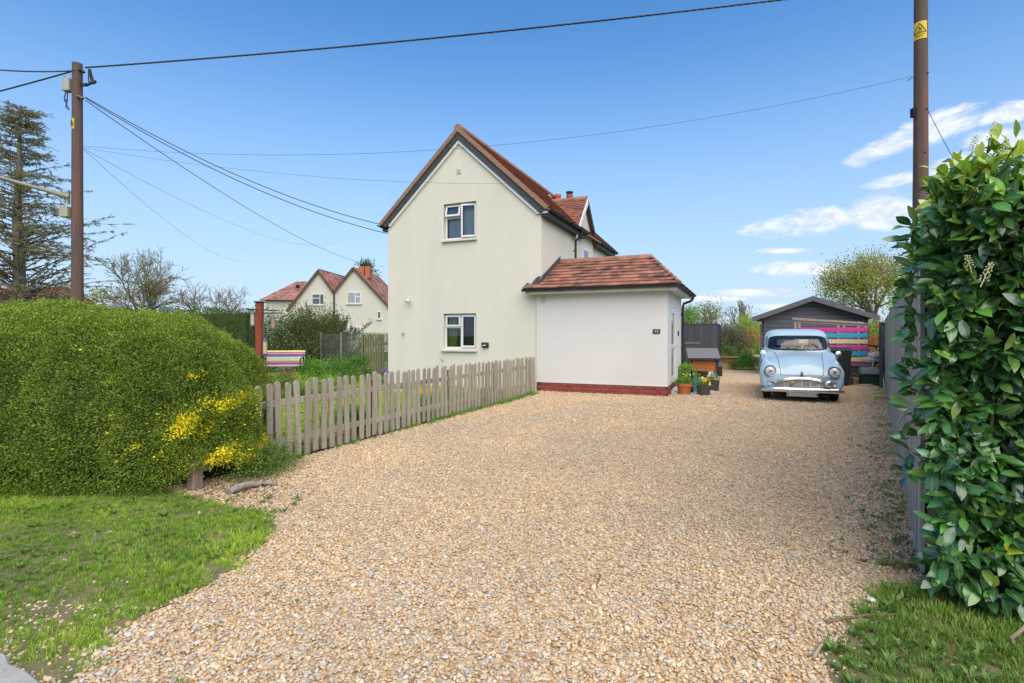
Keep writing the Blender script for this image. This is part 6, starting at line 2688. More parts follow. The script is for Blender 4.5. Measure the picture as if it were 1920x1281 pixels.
GR = ((.045, .13, .02), (.13, .26, .045))
YE, OR, VI, WH = (.72, .52, .03), (.75, .28, .02), (.28, .22, .60), (.72, .68, .58)
m_dkpot = mat('dark_ribbed_pot', (.045, .04, .036), (.075, .065, .055), scale=20, rough=.7, stretch=(6, 6, .5))
plant_pot('plant_pot', 'wide terracotta plant pot with green leaves by the extension door step', at(1283, 628, 12.15) * Vector((1, 1, 0)), .125, .175, .245, m_terra, GR, [(.05, -.08, .02, WH)], 500, .055, .17, 1)
plant_pot('plant_pot', 'dark round pot with orange and yellow pansies nearest the drive', at(1319, 628, 11.95) * Vector((1, 1, 0)), .135, .145, .23, m_dkpot, GR,
          [(.0, -.10, .13, OR), (.02, -.09, .16, OR), (-.02, -.07, .12, (.8, .4, .03)), (.11, -.08, .08, YE), (.10, -.10, .04, YE), (-.03, -.02, .2, YE)], 330, .05, .15, 2)
plant_pot('plant_pot', 'dark pot with violet and yellow pansies behind the front pot', at(1337, 628, 12.9) * Vector((1, 1, 0)), .125, .14, .25, m_dkpot, GR,
          [(-.06, -.1, .15, VI), (-.03, -.1, .18, VI), (-.01, -.09, .14, (.36, .28, .66)), (-.12, -.09, .16, YE), (-.14, -.05, .14, YE), (-.10, -.06, .20, WH)], 330, .05, .19, 3)
plant_pot('plant_pot', 'tall teal plant pot squeezed behind the terracotta pot', at(1301, 628, 12.55) * Vector((1, 1, 0)), .10, .125, .34, mat('teal_glaze', (.05, .19, .21), (.06, .22, .24), rough=.4), GR,
          [(-.05, -.08, .15, YE), (-.1, -.06, .12, WH)], 160, .06, .16, 4, rim=False)
plant_pot('plant_pot', 'bushy pot of yellow daisies against the extension wall', at(1287, 628, 13.6) * Vector((1, 1, 0)), .14, .18, .30, m_dkpot, ((.08, .19, .02), (.22, .36, .05)),
          [(-.06, -.16, .06, YE), (.0, -.17, .05, YE), (.05, -.17, .07, (.7, .62, .3)), (.12, -.14, .1, YE), (-.12, -.14, .1, YE), (.02, -.17, .02, WH)], 700, .06, .36, 5)
# small animal figure stuck in the teal pot
b = MB()
p = at(1297, 628, 12.35)
t_ = thing('garden_ornament', 'small dark pointed ornament standing beside the teal pot', 'ornament', (p.x, p.y, 0), 0)
b.lathe([(.035, 0), (.03, .30), (.022, .42), (.03, .47), (.012, .53), (0, .56)], 12)
b.build('figure', m_under, t_, smooth=True)
# paving slab under the pots
sl = [at(1296, 628, 11.75), at(1345, 628, 12.2), at(1330, 628, 13.4), at(1285, 628, 13.2)]
b = MB()
b.prism([(q.x, q.y) for q in sl], .002, .022, lambda a, c, d: (a, c, d))
tag(b.build('paving', m_conc, bevel=.006), kind='structure')

# ---- raised beds and garden behind
p = at(1364, 628, 21.0) * Vector((1, 1, 0))
t_ = thing('raised_bed', 'square brick raised bed beyond the hutch', 'raised bed', tuple(p), R(-16))
m_brick2 = mat('garden_brick', (.36, .16, .085), (.27, .12, .07), scale=6, rough=.9, rand=.2, coords='World')
b = MB()
b.box(-.28, .28, -.28, .28, 0, .46)
b.build('core', mat('sandy_mortar', (.42, .31, .19), (.36, .27, .17), scale=6, rough=.95), t_)
bb = MB()
bb.box(-.105, .105, -.03, .03, -.032, .032)
me = bb.mesh('brick')
me.materials.append(m_brick2)
for c in range(6):
    for i in range(3):
        for rz_k, (dx, dy) in ((0, (-.20 + i * .2 + (.03 if c % 2 else -.03), -.285)), (90, (.285, -.20 + i * .2 + (.03 if c % 2 else -.03)))):
            if rz_k == 0 and i < 2 and c < 4:
                continue
            o = link('brick', me, t_)
            o.location = (dx, dy, .035 + c * .075)
            o.rotation_euler = (0, 0, R(rz_k))
            o.scale = (.9, 1, 1)
b = MB()
b.box(-.36, .36, -.36, .36, .461, .50)
b.build('coping', mat('sandstone_coping', (.42, .27, .16), (.36, .23, .14), rough=.9), t_, bevel=.01)
# low curved brown edging
q0, q1 = at(1386, 628, 25.0) * Vector((1, 1, 0)), at(1438, 628, 24.4) * Vector((1, 1, 0))
dq = q1 - q0
t_ = thing('log_edging', 'low brown upright log edging at the end of the gravel', 'edging', tuple(q0), math.atan2(dq.y, dq.x))
me = None
for i in range(18):
    b = MB()
    b.lathe([(.04, 0), (.04, .30), (.034, .315), (0, .315)], 10)
    if me is None:
        me = b.mesh('log')
        me.materials.append(mat('log_brown', (.17, .09, .05), (.12, .065, .04), rough=.9, rand=.2))
    o = link('log', me, t_)
    o.location = (i * .078, .12 * math.sin(i / 17 * 3.14), 0)

# ================================================================== front garden
# bird feeder post
p = at(487, 628, 9.6) * Vector((1, 1, 0))
t_ = thing('feeder_post', 'red brown timber bird feeder post with crossed metal arms', 'post', tuple(p), R(-6))
m_redw = mat('red_brown_timber', (.27, .055, .025), (.20, .045, .022), scale=6, rough=.75, stretch=(5, 5, .5), bump=.3)
b = MB()
b.box(-.055, .055, -.055, .055, -.05, 1.93)
b.build('post_shaft', m_redw, t_, bevel=.006)
b = MB()
b.box(-.075, .075, -.075, .075, 1.93, 1.955)
b.build('cap', mat('cap_brown', (.12, .06, .04), rough=.8), t_, bevel=.004)
m_rod = mat('brown_rod', (.09, .06, .045), rough=.6)
for k, (a, c) in enumerate((((-.42, 0, 1.75), (.42, -.0, 1.74)), ((-.05, -.35, 1.80), (.12, .35, 1.80)))):
    b = MB()
    b.tube([a, (0, 0, (a[2] + c[2]) / 2), c], .011, 8)
    b.build('arm', m_rod, t_)
m_tubeg = mat('green_feeder_cap', (.07, .15, .15), (.09, .18, .17), rough=.4)


def feeder(label, p, ln, r, fill, top):
    f_ = thing('bird_feeder', label, 'bird feeder', tuple(p), 0, 'feeders hanging on the post')
    b = MB()
    b.lathe([(r, -ln), (r, 0)], 16)
    b.build('tube', mat('feed_%d' % int(fill[0] * 99), fill, tuple(c * .7 for c in fill), scale=40, rough=.5), f_, smooth=True)
    b = MB()
    b.lathe([(r * 1.35, -ln - .03), (r * 1.35, -ln), (0, -ln + .001)], 16)
    b.build('tray', top, f_, smooth=True)
    b = MB()
    b.lathe([(r * 1.2, 0), (r * 1.2, .015), (r * .7, .05), (0, .055)], 16)
    b.build('lid', top, f_, smooth=True)
    b = MB()
    b.tube([(0, 0, .05), (.01, 0, .09), (0, 0, .14)], .004, 5)
    b.build('hook', m_rod, f_)


P0f = p
feeder('bird feeder of red nuts hanging right of the red post', at(512, 597, 9.55), .16, .036, (.40, .22, .17), m_tubeg)
feeder('pale bird feeder hanging left of the red post', at(474, 589, 9.6), .19, .038, (.55, .46, .36), m_tubeg)
feeder('cream seed feeder hanging low beside the red post', at(497, 640, 9.5), .22, .036, (.52, .44, .27), mat('navy_cap', (.05, .09, .14), rough=.4))
b = MB()
b.tube([at(497, 584, 9.5) - P0f, at(497, 636, 9.5) - P0f], .006, 6)
b.build('hanger', m_tubeg, t_)

# rainbow bench
p = at(532, 628, 16.6) * Vector((1, 1, 0))
bench = thing('bench', 'garden bench with rainbow striped slats and black iron ends', 'bench', tuple(p), R(10))
stripes = [('st_yellow', (.66, .56, .22)), ('st_pink', (.62, .20, .28)), ('st_navy', (.10, .10, .26)), ('st_blue', (.42, .58, .74)), ('st_lemon', (.62, .58, .18)), ('st_rose', (.60, .18, .25)), ('st_ink', (.10, .10, .26))]
BW = .60
for i, (nm_, c) in enumerate(stripes):
    f = i / 6
    b = MB()
    z = .83 - .40 * f
    y = .20 - .17 * f + .05 * math.sin(f * 3.1)
    mm = Matrix.Translation((0, y, z)) @ Matrix.Rotation(R(-18 + 26 * (f - .3)), 4, 'X')
    b.mbox(mm, BW * 2, .02, .058)
    b.build('slat', mat(nm_, c, tuple(q * .9 for q in c), scale=6, rough=.6), bench, bevel=.004)
for i, c in enumerate(((.42, .58, .74), (.66, .56, .22), (.62, .20, .28), (.10, .10, .26), (.66, .34, .42))):
    b = MB()
    b.box(-BW, BW, -.02 - i * .085, .05 - i * .085, .40 - .004 * i, .42 - .004 * i)
    b.build('seat_slat', mat('st_seat_%d' % i, c, tuple(q * .9 for q in c), rough=.6), bench, bevel=.004)
for s in (-1, 1):
    b = MB()
    x = s * (BW - .04)
    b.tube([(x, .26, .88), (x, .20, .70), (x, .06, .45), (x, .10, .2), (x, .2, 0)], .022, 7)
    b.tube([(x, .06, .40), (x, -.38, .38), (x, -.36, .2), (x, -.42, 0)], .022, 7)
    b.tube([(x, .12, .62), (x, -.15, .64), (x, -.36, .60), (x, -.37, .40)], .018, 7)
    b.tube([(x, -.1, .38), (x, -.05, .2), (x, .1, .2)], .014, 6)
    b.build('iron_end', m_under, bench, smooth=True)

# garden planting behind the fence
C_DK = ((.025, .055, .015), (.075, .12, .03))
C_OL = ((.05, .07, .025), (.13, .15, .055))
C_YG = ((.12, .20, .02), (.28, .34, .05))
shrub('evergreen_bush', 'big olive green bush behind the rainbow bench', at(585, 628, 19.6) * Vector((1, 1, 0)), 1.9, 1.0, 2.2, 21000, .075, C_OL, 'bush', clumps=80, seed=1, stems=40)
shrub('evergreen_bush', 'dark bush left of the bench behind the red post', at(500, 628, 19.0) * Vector((1, 1, 0)), 1.3, .9, 2.1, 6000, .07, C_DK, 'bush', clumps=36, seed=2, stems=20)
# upright sprays of the big bush against the pale house
n = 0
sp = thing('spray_shrub', 'tall shrub with dark whorled sprays rising against the pale houses', 'shrub', tuple(at(600, 628, 20.2) * Vector((1, 1, 0))), 0)
bp0 = at(600, 628, 20.2) * Vector((1, 1, 0))
S, Vs = [], []
r_ = np.random.default_rng(77)
for i in range(46):
    u = r_.uniform(0, 1)
    tip = at(r_.uniform(512, 705), 0, 20.2)
    topy = np.interp((tip.x / 20.2 * 1000 + 960), [510, 560, 575, 590, 640, 690, 706], [610, 585, 565, 600, 588, 598, 606]) + r_.uniform(0, 38)
    tip.z = CAM_H + (628 - topy) / 1000 * 20.2
    q = tip - bp0
    b0 = Vector((q.x * .35 + r_.normal(0, .2), r_.normal(0, .2), .05))
    mid = (b0 + q) / 2 + Vector((r_.normal(0, .12), 0, .15))
    S += [[*b0, *mid, .02, .013], [*mid, *q, .013, .006]]
    for k in range(9):
        f = 1 - k * .075
        c = np.array(mid) + (np.array(q) - np.array(mid)) * f
        m_n = 16
        P = c + r_.normal(0, .035, (m_n, 3))
        Vs.append(leaf_quads(P, r_.normal(0, 1, (m_n, 3)) + [0, 0, .4], r_.normal(0, 1, (m_n, 3)), r_.uniform(.05, .10, m_n), r_.uniform(.02, .035, m_n)))
V = np.concatenate(Vs)
quad_mesh('foliage', V, np.array([[.05, .075, .03]]) * r_.uniform(.6, 1.5, (len(V), 1)), m_far_leaf, sp)
segs_mesh('stems', S, m_twig, sp, n=5)
for i, (x, d, rx, h, cc, lab) in enumerate((
        (590, 15.2, .45, .55, ((.06, .16, .02), (.16, .30, .05)), 'clump of fresh green strap leaves right of the bench'),
        (640, 14.6, .60, .62, ((.05, .13, .02), (.13, .24, .05)), 'leafy clump at the foot of the chain link fence'),
        (668, 15.8, .40, .75, ((.04, .11, .02), (.12, .22, .04)), 'taller leafy clump in front of the picket gate'),
        (560, 12.0, .7, .33, ((.14, .22, .03), (.30, .38, .07)), 'low lime green ground plants in front of the bench'),
        (610, 12.3, .5, .30, ((.10, .20, .03), (.22, .32, .06)), 'low green ground plants beside the path slabs'),
        (530, 11.2, .5, .42, ((.05, .10, .03), (.16, .20, .07)), 'mixed green border plants beside the hedge'))):
    shrub('border_plant', lab, at(x, 628, d) * Vector((1, 1, 0)), rx, rx * .7, h, 1700, .09 if h > .5 else .06, cc, 'plant', clumps=16, seed=20 + i, upright=.9, stems=0, aspect=.22 if h > .5 else .4)
shrub('red_plant', 'low red leaved plant under the rainbow bench', at(540, 628, 13.2) * Vector((1, 1, 0)), .45, .25, .36, 500, .06, ((.16, .04, .03), (.30, .09, .05)), 'plant', 9, 31, .5, stems=0)
shrub('lavender_plant', 'small violet flowered plant left of the red post', at(468, 628, 12.5) * Vector((1, 1, 0)), .4, .3, .62, 600, .05, ((.12, .10, .28), (.07, .10, .06)), 'plant', 9, 32, .8, stems=0)
shrub('violet_flower', 'violet flowers at the foot of the house corner', at(722, 628, 14.2) * Vector((1, 1, 0)), .12, .12, .5, 260, .05, ((.20, .12, .55), (.06, .14, .03)), 'flower', 6, 33, .9, stems=0)
# path slabs
for i, (x, d, w) in enumerate(((560, 14.0, .40), (598, 13.75, .42), (636, 13.5, .40), (700, 13.0, .4), (745, 12.6, .42), (790, 12.2, .42))):
    q = at(x, 628, d)
    b = MB()
    mm = Matrix.Translation((q.x, q.y, .022)) @ Matrix.Rotation(R(-18 + 5 * math.sin(i * 2)), 4, 'Z')
    b.mbox(mm, w * 1.1, .42, .04)
    tag(b.build('path_slab', mat('path_slab', (.36, .33, .30), (.29, .27, .25), scale=5, rough=.9, rand=.15), bevel=.008),
        ('pale path slab furthest left beside the bench', 'pale path slab second from the bench', 'pale path slab below the chain link fence', 'pale path slab at the house corner',
         'pale path slab along the house wall, middle one', 'pale path slab nearest the lower window')[i], 'slab', 'garden path slabs')
# border rocks inside the fence
m_rock = mat('border_rock', (.42, .33, .25), (.30, .23, .17), scale=5, rough=.95, bump=.6, bscale=12, rand=.2)
for i, (px_, py_, r0, lab) in enumerate(((548, 800, .11, 'pale rock behind the second picket'), (588, 775, .14, 'large pale rock behind the fourth picket'), (620, 770, .13, 'pale upright rock behind the sixth picket'),
                                         (646, 775, .10, 'tan rock behind the eighth picket'), (530, 812, .12, 'brown rock beside the hedge end'), (668, 765, .10, 'small tan rock near the iris leaves'))):
    bm = bmesh.new()
    bmesh.ops.create_icosphere(bm, subdivisions=2, radius=1)
    r_ = random.Random(i + 5)
    a_, b_, c_ = r_.uniform(1, 1.5), r_.uniform(.8, 1.1), r_.uniform(.7, 1.0)
    for v in bm.verts:
        v.co = Vector((v.co.x * a_, v.co.y * b_, v.co.z * c_)) * r_.uniform(.86, 1.1) * r0
    me = bpy.data.meshes.new('rock')
    bm.to_mesh(me)
    bm.free()
    me.materials.append(m_rock)
    d = FB + pdir * (.25 + i * .28) + pin * (.35 + .12 * (i % 2))
    o = link('rock', me)
    o.location = (d.x, d.y, r0 * .45)
    tag(o, lab, 'rock', 'rocks edging the flower bed')
# iris leaves, daffodils and blue flowers by the fence
for i, (s, w, kind, lab) in enumerate(((1.85, .22, 'iris', 'tall blue green iris leaves behind the pickets'), (3.0, .25, 'blue', 'blue grape hyacinth flowers behind the pickets, left clump'),
                                       (3.45, .22, 'blue', 'blue grape hyacinth flowers behind the pickets, right clump'), (3.9, .5, 'daff', 'yellow daffodils behind the middle of the picket fence'),
                                       (4.5, .8, 'daff', 'yellow daffodils in front of the lower window'), (2.2, .9, 'daff', 'single yellow daffodil near the iris leaves'), (5.0, .3, 'green', 'dark green border plant under the lower window'),
                                       (5.8, .3, 'green', 'green border plant near the house end of the picket fence'))):
    c = FB + pdir * s + pin * w
    q = thing('flower_clump' if kind != 'green' else 'border_plant', lab, 'flowers' if kind != 'green' else 'plant', tuple(c), 0)
    r_ = np.random.default_rng(i + 900)
    n = 70
    P = r_.normal(0, .06 if kind == 'iris' else .10, (n, 3)) * [1, 1, 0]
    ax = r_.normal(0, .22, (n, 3)) + [0, 0, 1]
    h = {'iris': .5, 'blue': .2, 'daff': .34, 'green': .3}[kind]
    V = leaf_quads(P, ax, r_.normal(0, 1, (n, 3)) * [1, 1, .1], r_.uniform(h * .6, h * 1.1, n), np.full(n, .03 if kind == 'iris' else .018))
    quad_mesh('foliage', V, np.array([[.045, .12, .05]] if kind == 'iris' else [[.05, .13, .03]]) * r_.uniform(.7, 1.4, (n, 1)), m_far_leaf, q)
    if kind in ('blue', 'daff'):
        for k in range(7 if kind == 'blue' else (1 if s == 2.2 else 9)):
            e = Vector((r_.normal(0, .10), r_.normal(0, .10), h * r_.uniform(.9, 1.15)))
            b = MB()
            if kind == 'blue':
                b.lathe([(0, -.03), (.014, -.02), (.012, .01), (0, .03)], 8, Matrix.Translation(e))
            else:
                for j in range(6):
                    a = j * 1.047
                    d1 = Vector((math.cos(a), -.15, math.sin(a)))
                    d2 = Vector((-math.sin(a), 0, math.cos(a)))
                    b.add([e, e + d1 * .018 + d2 * .012, e + d1 * .04, e + d1 * .018 - d2 * .012], [(0, 1, 2, 3)])
                b.lathe([(.008, 0), (.013, .02), (.010, .02), (0, .005)], 8, Matrix.Translation(e) @ Matrix.Rotation(R(90), 4, 'X'))
            b.build('bloom', mat('hyacinth_blue', (.06, .06, .30), rough=.7) if kind == 'blue' else mat('daffodil_yellow', (.75, .55, .03), rough=.7), q)
# bird ornament on a stake
p = at(828, 628, 10.4) * Vector((1, 1, 0))
t_ = thing('garden_stake', 'clear garden stake topped by a small bird under the lower window', 'ornament', tuple(p), 0)
b = MB()
b.tube([(0, 0, 0), (0, 0, .70), (.01, 0, .80)], [.006, .012, .004], 8)
b.build('stake', mat('stake_glass', (.48, .56, .52), rough=.2), t_, smooth=True)
b = MB()
b.lathe([(0, -.045), (.012, -.02), (.018, .005), (.010, .03), (.011, .045), (.0, .058)], 12, Matrix.Translation((.012, 0, .85)) @ Matrix.Rotation(R(-35), 4, 'Y'))
b.build('bird', mat('bird_pink', (.45, .28, .24), rough=.7), t_, smooth=True)
# log of dead wood on the verge, and dead twigs
t_ = thing('dead_log', 'grey piece of dead wood lying by the hedge corner', 'log', tuple(gnd(445, 925)), 0)
b = MB()
b.tube([(-.03, -.07, .03), (0, 0, .045), (.05, .09, .05), (.12, .17, .035), (.24, .21, .03)], [.028, .034, .03, .022, .01], 9)
b.build('branch', mat('grey_deadwood', (.30, .26, .22), (.20, .17, .14), scale=14, rough=.95, stretch=(3, 1, 1)), t_, smooth=True)
for (x0, y0, x1, y1, r, lab) in ((1548, 1172, 1690, 1158, .006, 'thin dark twig lying across the gravel edge'), (1525, 1240, 1548, 1210, .008, 'short pale stick in the gravel by the right grass'),
                                 (1125, 1082, 1120, 1100, .006, 'tiny dark stick on the gravel'), (345, 945, 420, 915, .005, 'bare twig at the hedge foot')):
    p, q = gnd(x0, y0), gnd(x1, y1)
    b = MB()
    mid = (p + q) / 2 + Vector((.01, .015, .02))
    b.tube([p + Vector((0, 0, .014)), mid, q + Vector((0, 0, .016))], [r, r * .9, r * .5], 6)
    tag(b.build('twig', m_twig if r != .008 else mat('pale_stick', (.38, .30, .22), rough=.9), smooth=True), lab, 'twig')
p = at(1893, 1200, 2.3)
t_ = thing('dead_shoot', 'bare pale woody shoot bending out under the laurel hedge', 'shoot', (p.x, p.y, 0), 0)
b = MB()
b.tube([(.14, .02, .28), (.09, -.02, .16), (.03, -.03, .10), (.0, -.01, .05), (.02, .0, .0)], [.004, .006, .007, .007, .009], 7)
b.build('stem', mat('pale_stick', (.38, .30, .22), rough=.9), t_, smooth=True)
p = gnd(1634, 1131)
b = MB()
b.lathe([(0, .0), (.024, .004), (.028, .012), (.016, .021), (0, .022)], 7, Matrix.Translation((p.x, p.y, .006)) @ Matrix.Diagonal((1.1, .7, 1, 1)))
tag(b.build('white_stone', mat('chalk_white', (.66, .65, .62), (.58, .57, .54), scale=20, rough=.8)), 'larger white flint lying on the gravel by the grass', 'stone')

# ================================================================== neighbours
m_nwall = mat('far_cream_render', (.53, .51, .43), (.56, .54, .455), scale=.6, rough=.9)
m_nroof = mat('far_red_tile', (.42, .20, .15), (.32, .15, .115), scale=2.2, rough=.9, tone=True, coords='World', c3=(.24, .14, .115), s3=.7, f3=(.45, .7))
m_pane = mat('far_pane', (.07, .085, .10), (.10, .115, .13), rough=.12, spec=.7)
m_net = mat('net_curtain', (.33, .34, .37), (.26, .27, .30), scale=9, rough=.8)
DN = 43.0
nb = thing('neighbour_house', 'pair of pale gabled houses with red tiled roofs beyond the garden', 'house', (at(627, 0, DN).x, DN, 0), R(-4))
nl = nb.matrix_basis.inverted()


def nbp(x, y, dd=0.0):
    return Vector(((x - 627) * DN / 1000, dd, CAM_H + (HORIZON - y) * DN / 1000))


def nface(b, pts, dd):
    b.add([nbp(x, y, dd) for x, y in pts], [tuple(range(len(pts)))])


gab = [[(537, 660), (537, 580), (597, 508.5), (627, 549), (627, 660)], [(627, 660), (627, 549), (664, 504), (733, 578), (733, 660)]]
for i, g in enumerate(gab):
    b = MB()
    n = len(g)
    v = [nbp(x, y, 0) for x, y in g] + [nbp(x, y, 6) for x, y in g]
    b.add(v, [tuple(range(n)), tuple(range(n, 2 * n))] + [(k, (k + 1) % n, (k + 1) % n + n, k + n) for k in range(n)])
    b.build('wall', m_nwall, nb)


def nroof(a, c, dd0, dd1, th=.10):
    """one slope from ridge point a to eave point c (pixels), running back"""
    A0, A1 = nbp(*a, dd0), nbp(*a, dd1)
    C0, C1 = nbp(*c, dd0), nbp(*c, dd1)
    es_ = (A0 - C0)
    left = C0.x > A0.x
    b = MB()
    up = Vector((0, 0, th))
    b.add([A0, C0, C1, A1, A0 - up, C0 - up, C1 - up, A1 - up], [(0, 1, 2, 3), (4, 5, 6, 7), (0, 1, 5, 4), (1, 2, 6, 5)])
    o = b.build('roof', m_nroof, nb)
    tilefield('roof_tiles', o, C0 if left else C1, (0, 1, 0) if left else (0, -1, 0), es_, dd1 - dd0, es_.length, .33, .22, m_nroof, th=.03)
    e = MB()
    e.bar(A0 + Vector((0, -.03, -.09)), C0 + Vector((0, -.03, -.09)), .05, .18)
    e.build('bargeboard', mat('brown_barge', (.09, .05, .04), (.12, .07, .05), rough=.8), o)


nroof((597, 506), (536, 582), -.15, 6)
nroof((597, 506), (628, 548), -.15, 6)
nroof((664, 501.5), (626, 548), -.15, 6)
nroof((664, 501.5), (735, 577), -.15, 6)


def nwin(x0, y0, x1, y1, split, curt=False, flip=False):
    b = MB()
    A, B = nbp(x0, y1, 0), nbp(x1, y0, 0)
    b.box(A.x, B.x, -.06, .0, A.z, B.z)
    o = b.build('window', m_upvc, nb)
    w, h = B.x - A.x, B.z - A.z
    s = split
    panes = [(0.06, s - .02, .06, .56), (.06, s - .02, .64, .94), (s + .04, .94, .06, .94)] if not flip else [(.06, 1 - s - .04, .06, .94), (1 - s + .02, .94, .06, .56), (1 - s + .02, .94, .64, .94)]
    if split == 1:
        panes = [(.15, .85, .1, .9)]
    for (a0, a1, c0, c1) in panes:
        g = MB()
        g.box(A.x + w * a0, A.x + w * a1, -.072, -.0605, A.z + h * c0, A.z + h * c1)
        g.build('pane', m_net if curt else m_pane, o)
    g = MB()
    g.box(A.x - .08, B.x + .08, -.12, .0, A.z - .10, A.z - .001)
    g.build('sill', m_sill, o)


nwin(584, 551, 608, 571, .64)
nwin(652, 548, 678.5, 569, .4, True, True)
nwin(655, 613, 678, 632, .4, True)
nwin(710, 584, 716, 598, 1)
b = MB()
b.tube([nbp(627, 549, -.08), nbp(627, 640, -.08)], .06, 8)
b.build('downpipe', m_under, nb)
b = MB()
for x0, x1 in ((667, 677), (679, 688)):
    A, B = nbp(x0, 506, 1), nbp(x1, 497.5, 1)
    b.box(A.x, B.x, .8, 1.3, A.z - .6, B.z)
b.build('chimney', mat('orange_stack', (.44, .14, .06), (.34, .11, .05), rough=.9), nb)
# long block behind
n2 = thing('neighbour_block', 'pale house with a long hipped red roof furthest left of the gabled pair', 'house', (at(555, 0, 47).x, 47, 0), R(0))
D2 = 47.0


def q2(x, y, dd=0.0):
    return Vector(((x - 555) * D2 / 1000, dd, CAM_H + (HORIZON - y) * D2 / 1000))


b = MB()
A, B = q2(488, 640), q2(600, 563)
b.box(A.x + .3, B.x, .4, 7, -.5, B.z)
b.build('wall', m_nwall, n2)
b = MB()
E0, E1, R0_, R1_ = q2(486, 563), q2(600, 561), q2(524, 521), q2(600, 519)
R0_.y = R1_.y = 3.7
b.add([E0, E1, R1_, R0_, Vector((E0.x, 7.4, E0.z))], [(0, 1, 2, 3), (0, 3, 4)])
o = b.build('roof', m_nroof, n2)
esv = (R0_ - Vector((R0_.x, E0.y, E0.z)))
tilefield('roof_tiles', o, E0, (1, 0, 0), esv, E1.x - E0.x, esv.length, .33, .22, m_nroof, clip=lambda s: ((R0_.x - E0.x) * s / esv.length, 99), th=.03)
b = MB()
b.box(q2(538, 0).x, q2(543, 0).x, .33, .40, q2(0, 583).z, q2(0, 570).z)
b.build('window', m_pane, n2)
b = MB()
b.box(q2(541, 0).x, q2(546, 0).x, 1.6, 1.9, q2(0, 535).z - .1, q2(0, 533).z + .1)
b.build('roof_vent', m_under, n2)
# red roofed house at the far left, and a glass roof
n3 = thing('red_roof_house', 'low house with a red tiled roof behind the far left conifer', 'house', (at(20, 0, 34).x, 34, 0), R(0))
D3 = 34.0
q3 = lambda x, y, dd=0.0: Vector(((x - 20) * D3 / 1000, dd, CAM_H + (HORIZON - y) * D3 / 1000))
b = MB()
b.box(q3(-120, 0).x, q3(95, 0).x, .5, 6, -.2, q3(0, 585).z)
b.build('wall', mat('red_brick_wall', (.24, .08, .05), (.19, .065, .045), rough=.9), n3)
b = MB()
E0, E1, T0, T1 = q3(-130, 592), q3(122, 592), q3(-130, 533), q3(48, 533)
T0.y = T1.y = 3.0
b.add([E0, E1, T1, T0, Vector((E1.x, 6, E1.z)), Vector((E0.x, 6, E0.z))], [(0, 1, 2, 3), (1, 4, 2), (4, 5, 3, 2)])
o = b.build('roof', mat('dull_red_tile', (.28, .07, .055), (.20, .055, .045), scale=3, rough=.9, coords='World'), n3)
esv = T1 - Vector((T1.x, E1.y, E1.z))
tilefield('roof_tiles', o, E0, (1, 0, 0), esv, E1.x - E0.x, esv.length, .33, .24, mat('dull_red_tile_t', (.30, .075, .06), (.22, .06, .05), scale=3, rough=.9, tone=True), clip=lambda s: (0, (E1.x - E0.x) - (E1.x - T1.x) * s / esv.length), th=.03)
n4 = thing('conservatory', 'pale blue glazed conservatory roof with white ribs behind the hedge', 'conservatory', (at(166, 0, 30).x, 30, 0), 0)
D4 = 30.0
q4 = lambda x, y, dd=0.0: Vector(((x - 166) * D4 / 1000, dd, CAM_H + (HORIZON - y) * D4 / 1000))
e0, e1 = q4(112, 585), q4(214, 583)
t0, t1 = q4(150, 568), q4(176, 567)
t0.y = t1.y = 1.4
b = MB()
b.add([e0, e1, t1, t0, Vector((e1.x, 2.8, e1.z)), Vector((e0.x, 2.8, e0.z))], [(0, 1, 2, 3), (1, 4, 2), (4, 5, 3, 2), (5, 0, 3)])
b.build('glazing', mat('pale_polycarbonate', (.46, .56, .64), (.52, .61, .68), rough=.25), n4)
for f in np.linspace(0, 1, 7):
    b = MB()
    b.bar(e0.lerp(e1, f) + Vector((0, -.01, .02)), t0.lerp(t1, f) + Vector((0, 0, .03)), .05, .05)
    b.build('rib', m_upvc, n4)
b = MB()
b.bar(e0, e1, .12, .12)
b.bar(t0 + Vector((-.1, 0, .04)), t1 + Vector((.1, 0, .04)), .1, .1)
b.box(e0.x, e1.x, .05, 2.7, -.2, e0.z - .06)
b.box(t1.x + .03, t1.x + .15, 1.35, 1.45, t1.z, t1.z + .5)
b.build('frame', m_upvc, n4)

# second, squarer hedge behind
h2 = thing('boundary_hedge', 'dark green square cut hedge behind the large clipped hedge', 'hedge', (-8.2, 14.2, 0))
n = 60000
P = np.stack([rng.uniform(-4.2, 1.45, n), rng.uniform(-.45, .45, n), rng.uniform(.2, 2.04, n)], 1)
keep = (P[:, 1] < -.30) | (P[:, 2] > 1.86) | (P[:, 0] > 1.5)
P = P[keep]
n = len(P)
P += .06 * lump(P, 4, 90)[:, None]
fr = np.clip(.5 + .4 * lump(P, 5, 91) + rng.normal(0, .2, n), 0, 1)[:, None]
V = leaf_quads(P, rand_dirs(n) + [0, -.4, .4], rand_dirs(n) + [0, -.3, .6], rng.uniform(.03, .055, n), rng.uniform(.016, .026, n))
quad_mesh('foliage', V, np.array([.022, .05, .012]) * (1 - fr) + np.array([.075, .125, .022]) * fr, m_far_leaf, h2)
b = MB()
b.box(-4.2, 1.30, -.36, .36, 0, 1.90)
b.build('inner_growth', m_core, h2)
# hedge behind the chain link
h3 = thing('far_hedge', 'bright green hedge seen through the chain link fence', 'hedge', tuple(at(650, 628, 23) * Vector((1, 1, 0))))
n = 14000
P = np.stack([rng.uniform(-1.2, 2.4, n), rng.uniform(-.4, .4, n), rng.uniform(.2, 1.42, n)], 1)
V = leaf_quads(P, rand_dirs(n), rand_dirs(n) + [0, 0, .6], rng.uniform(.04, .07, n), rng.uniform(.02, .03, n))
fr = rng.random((n, 1))
quad_mesh('foliage', V, np.array([.05, .10, .02]) * (1 - fr) + np.array([.14, .20, .03]) * fr, m_far_leaf, h3)

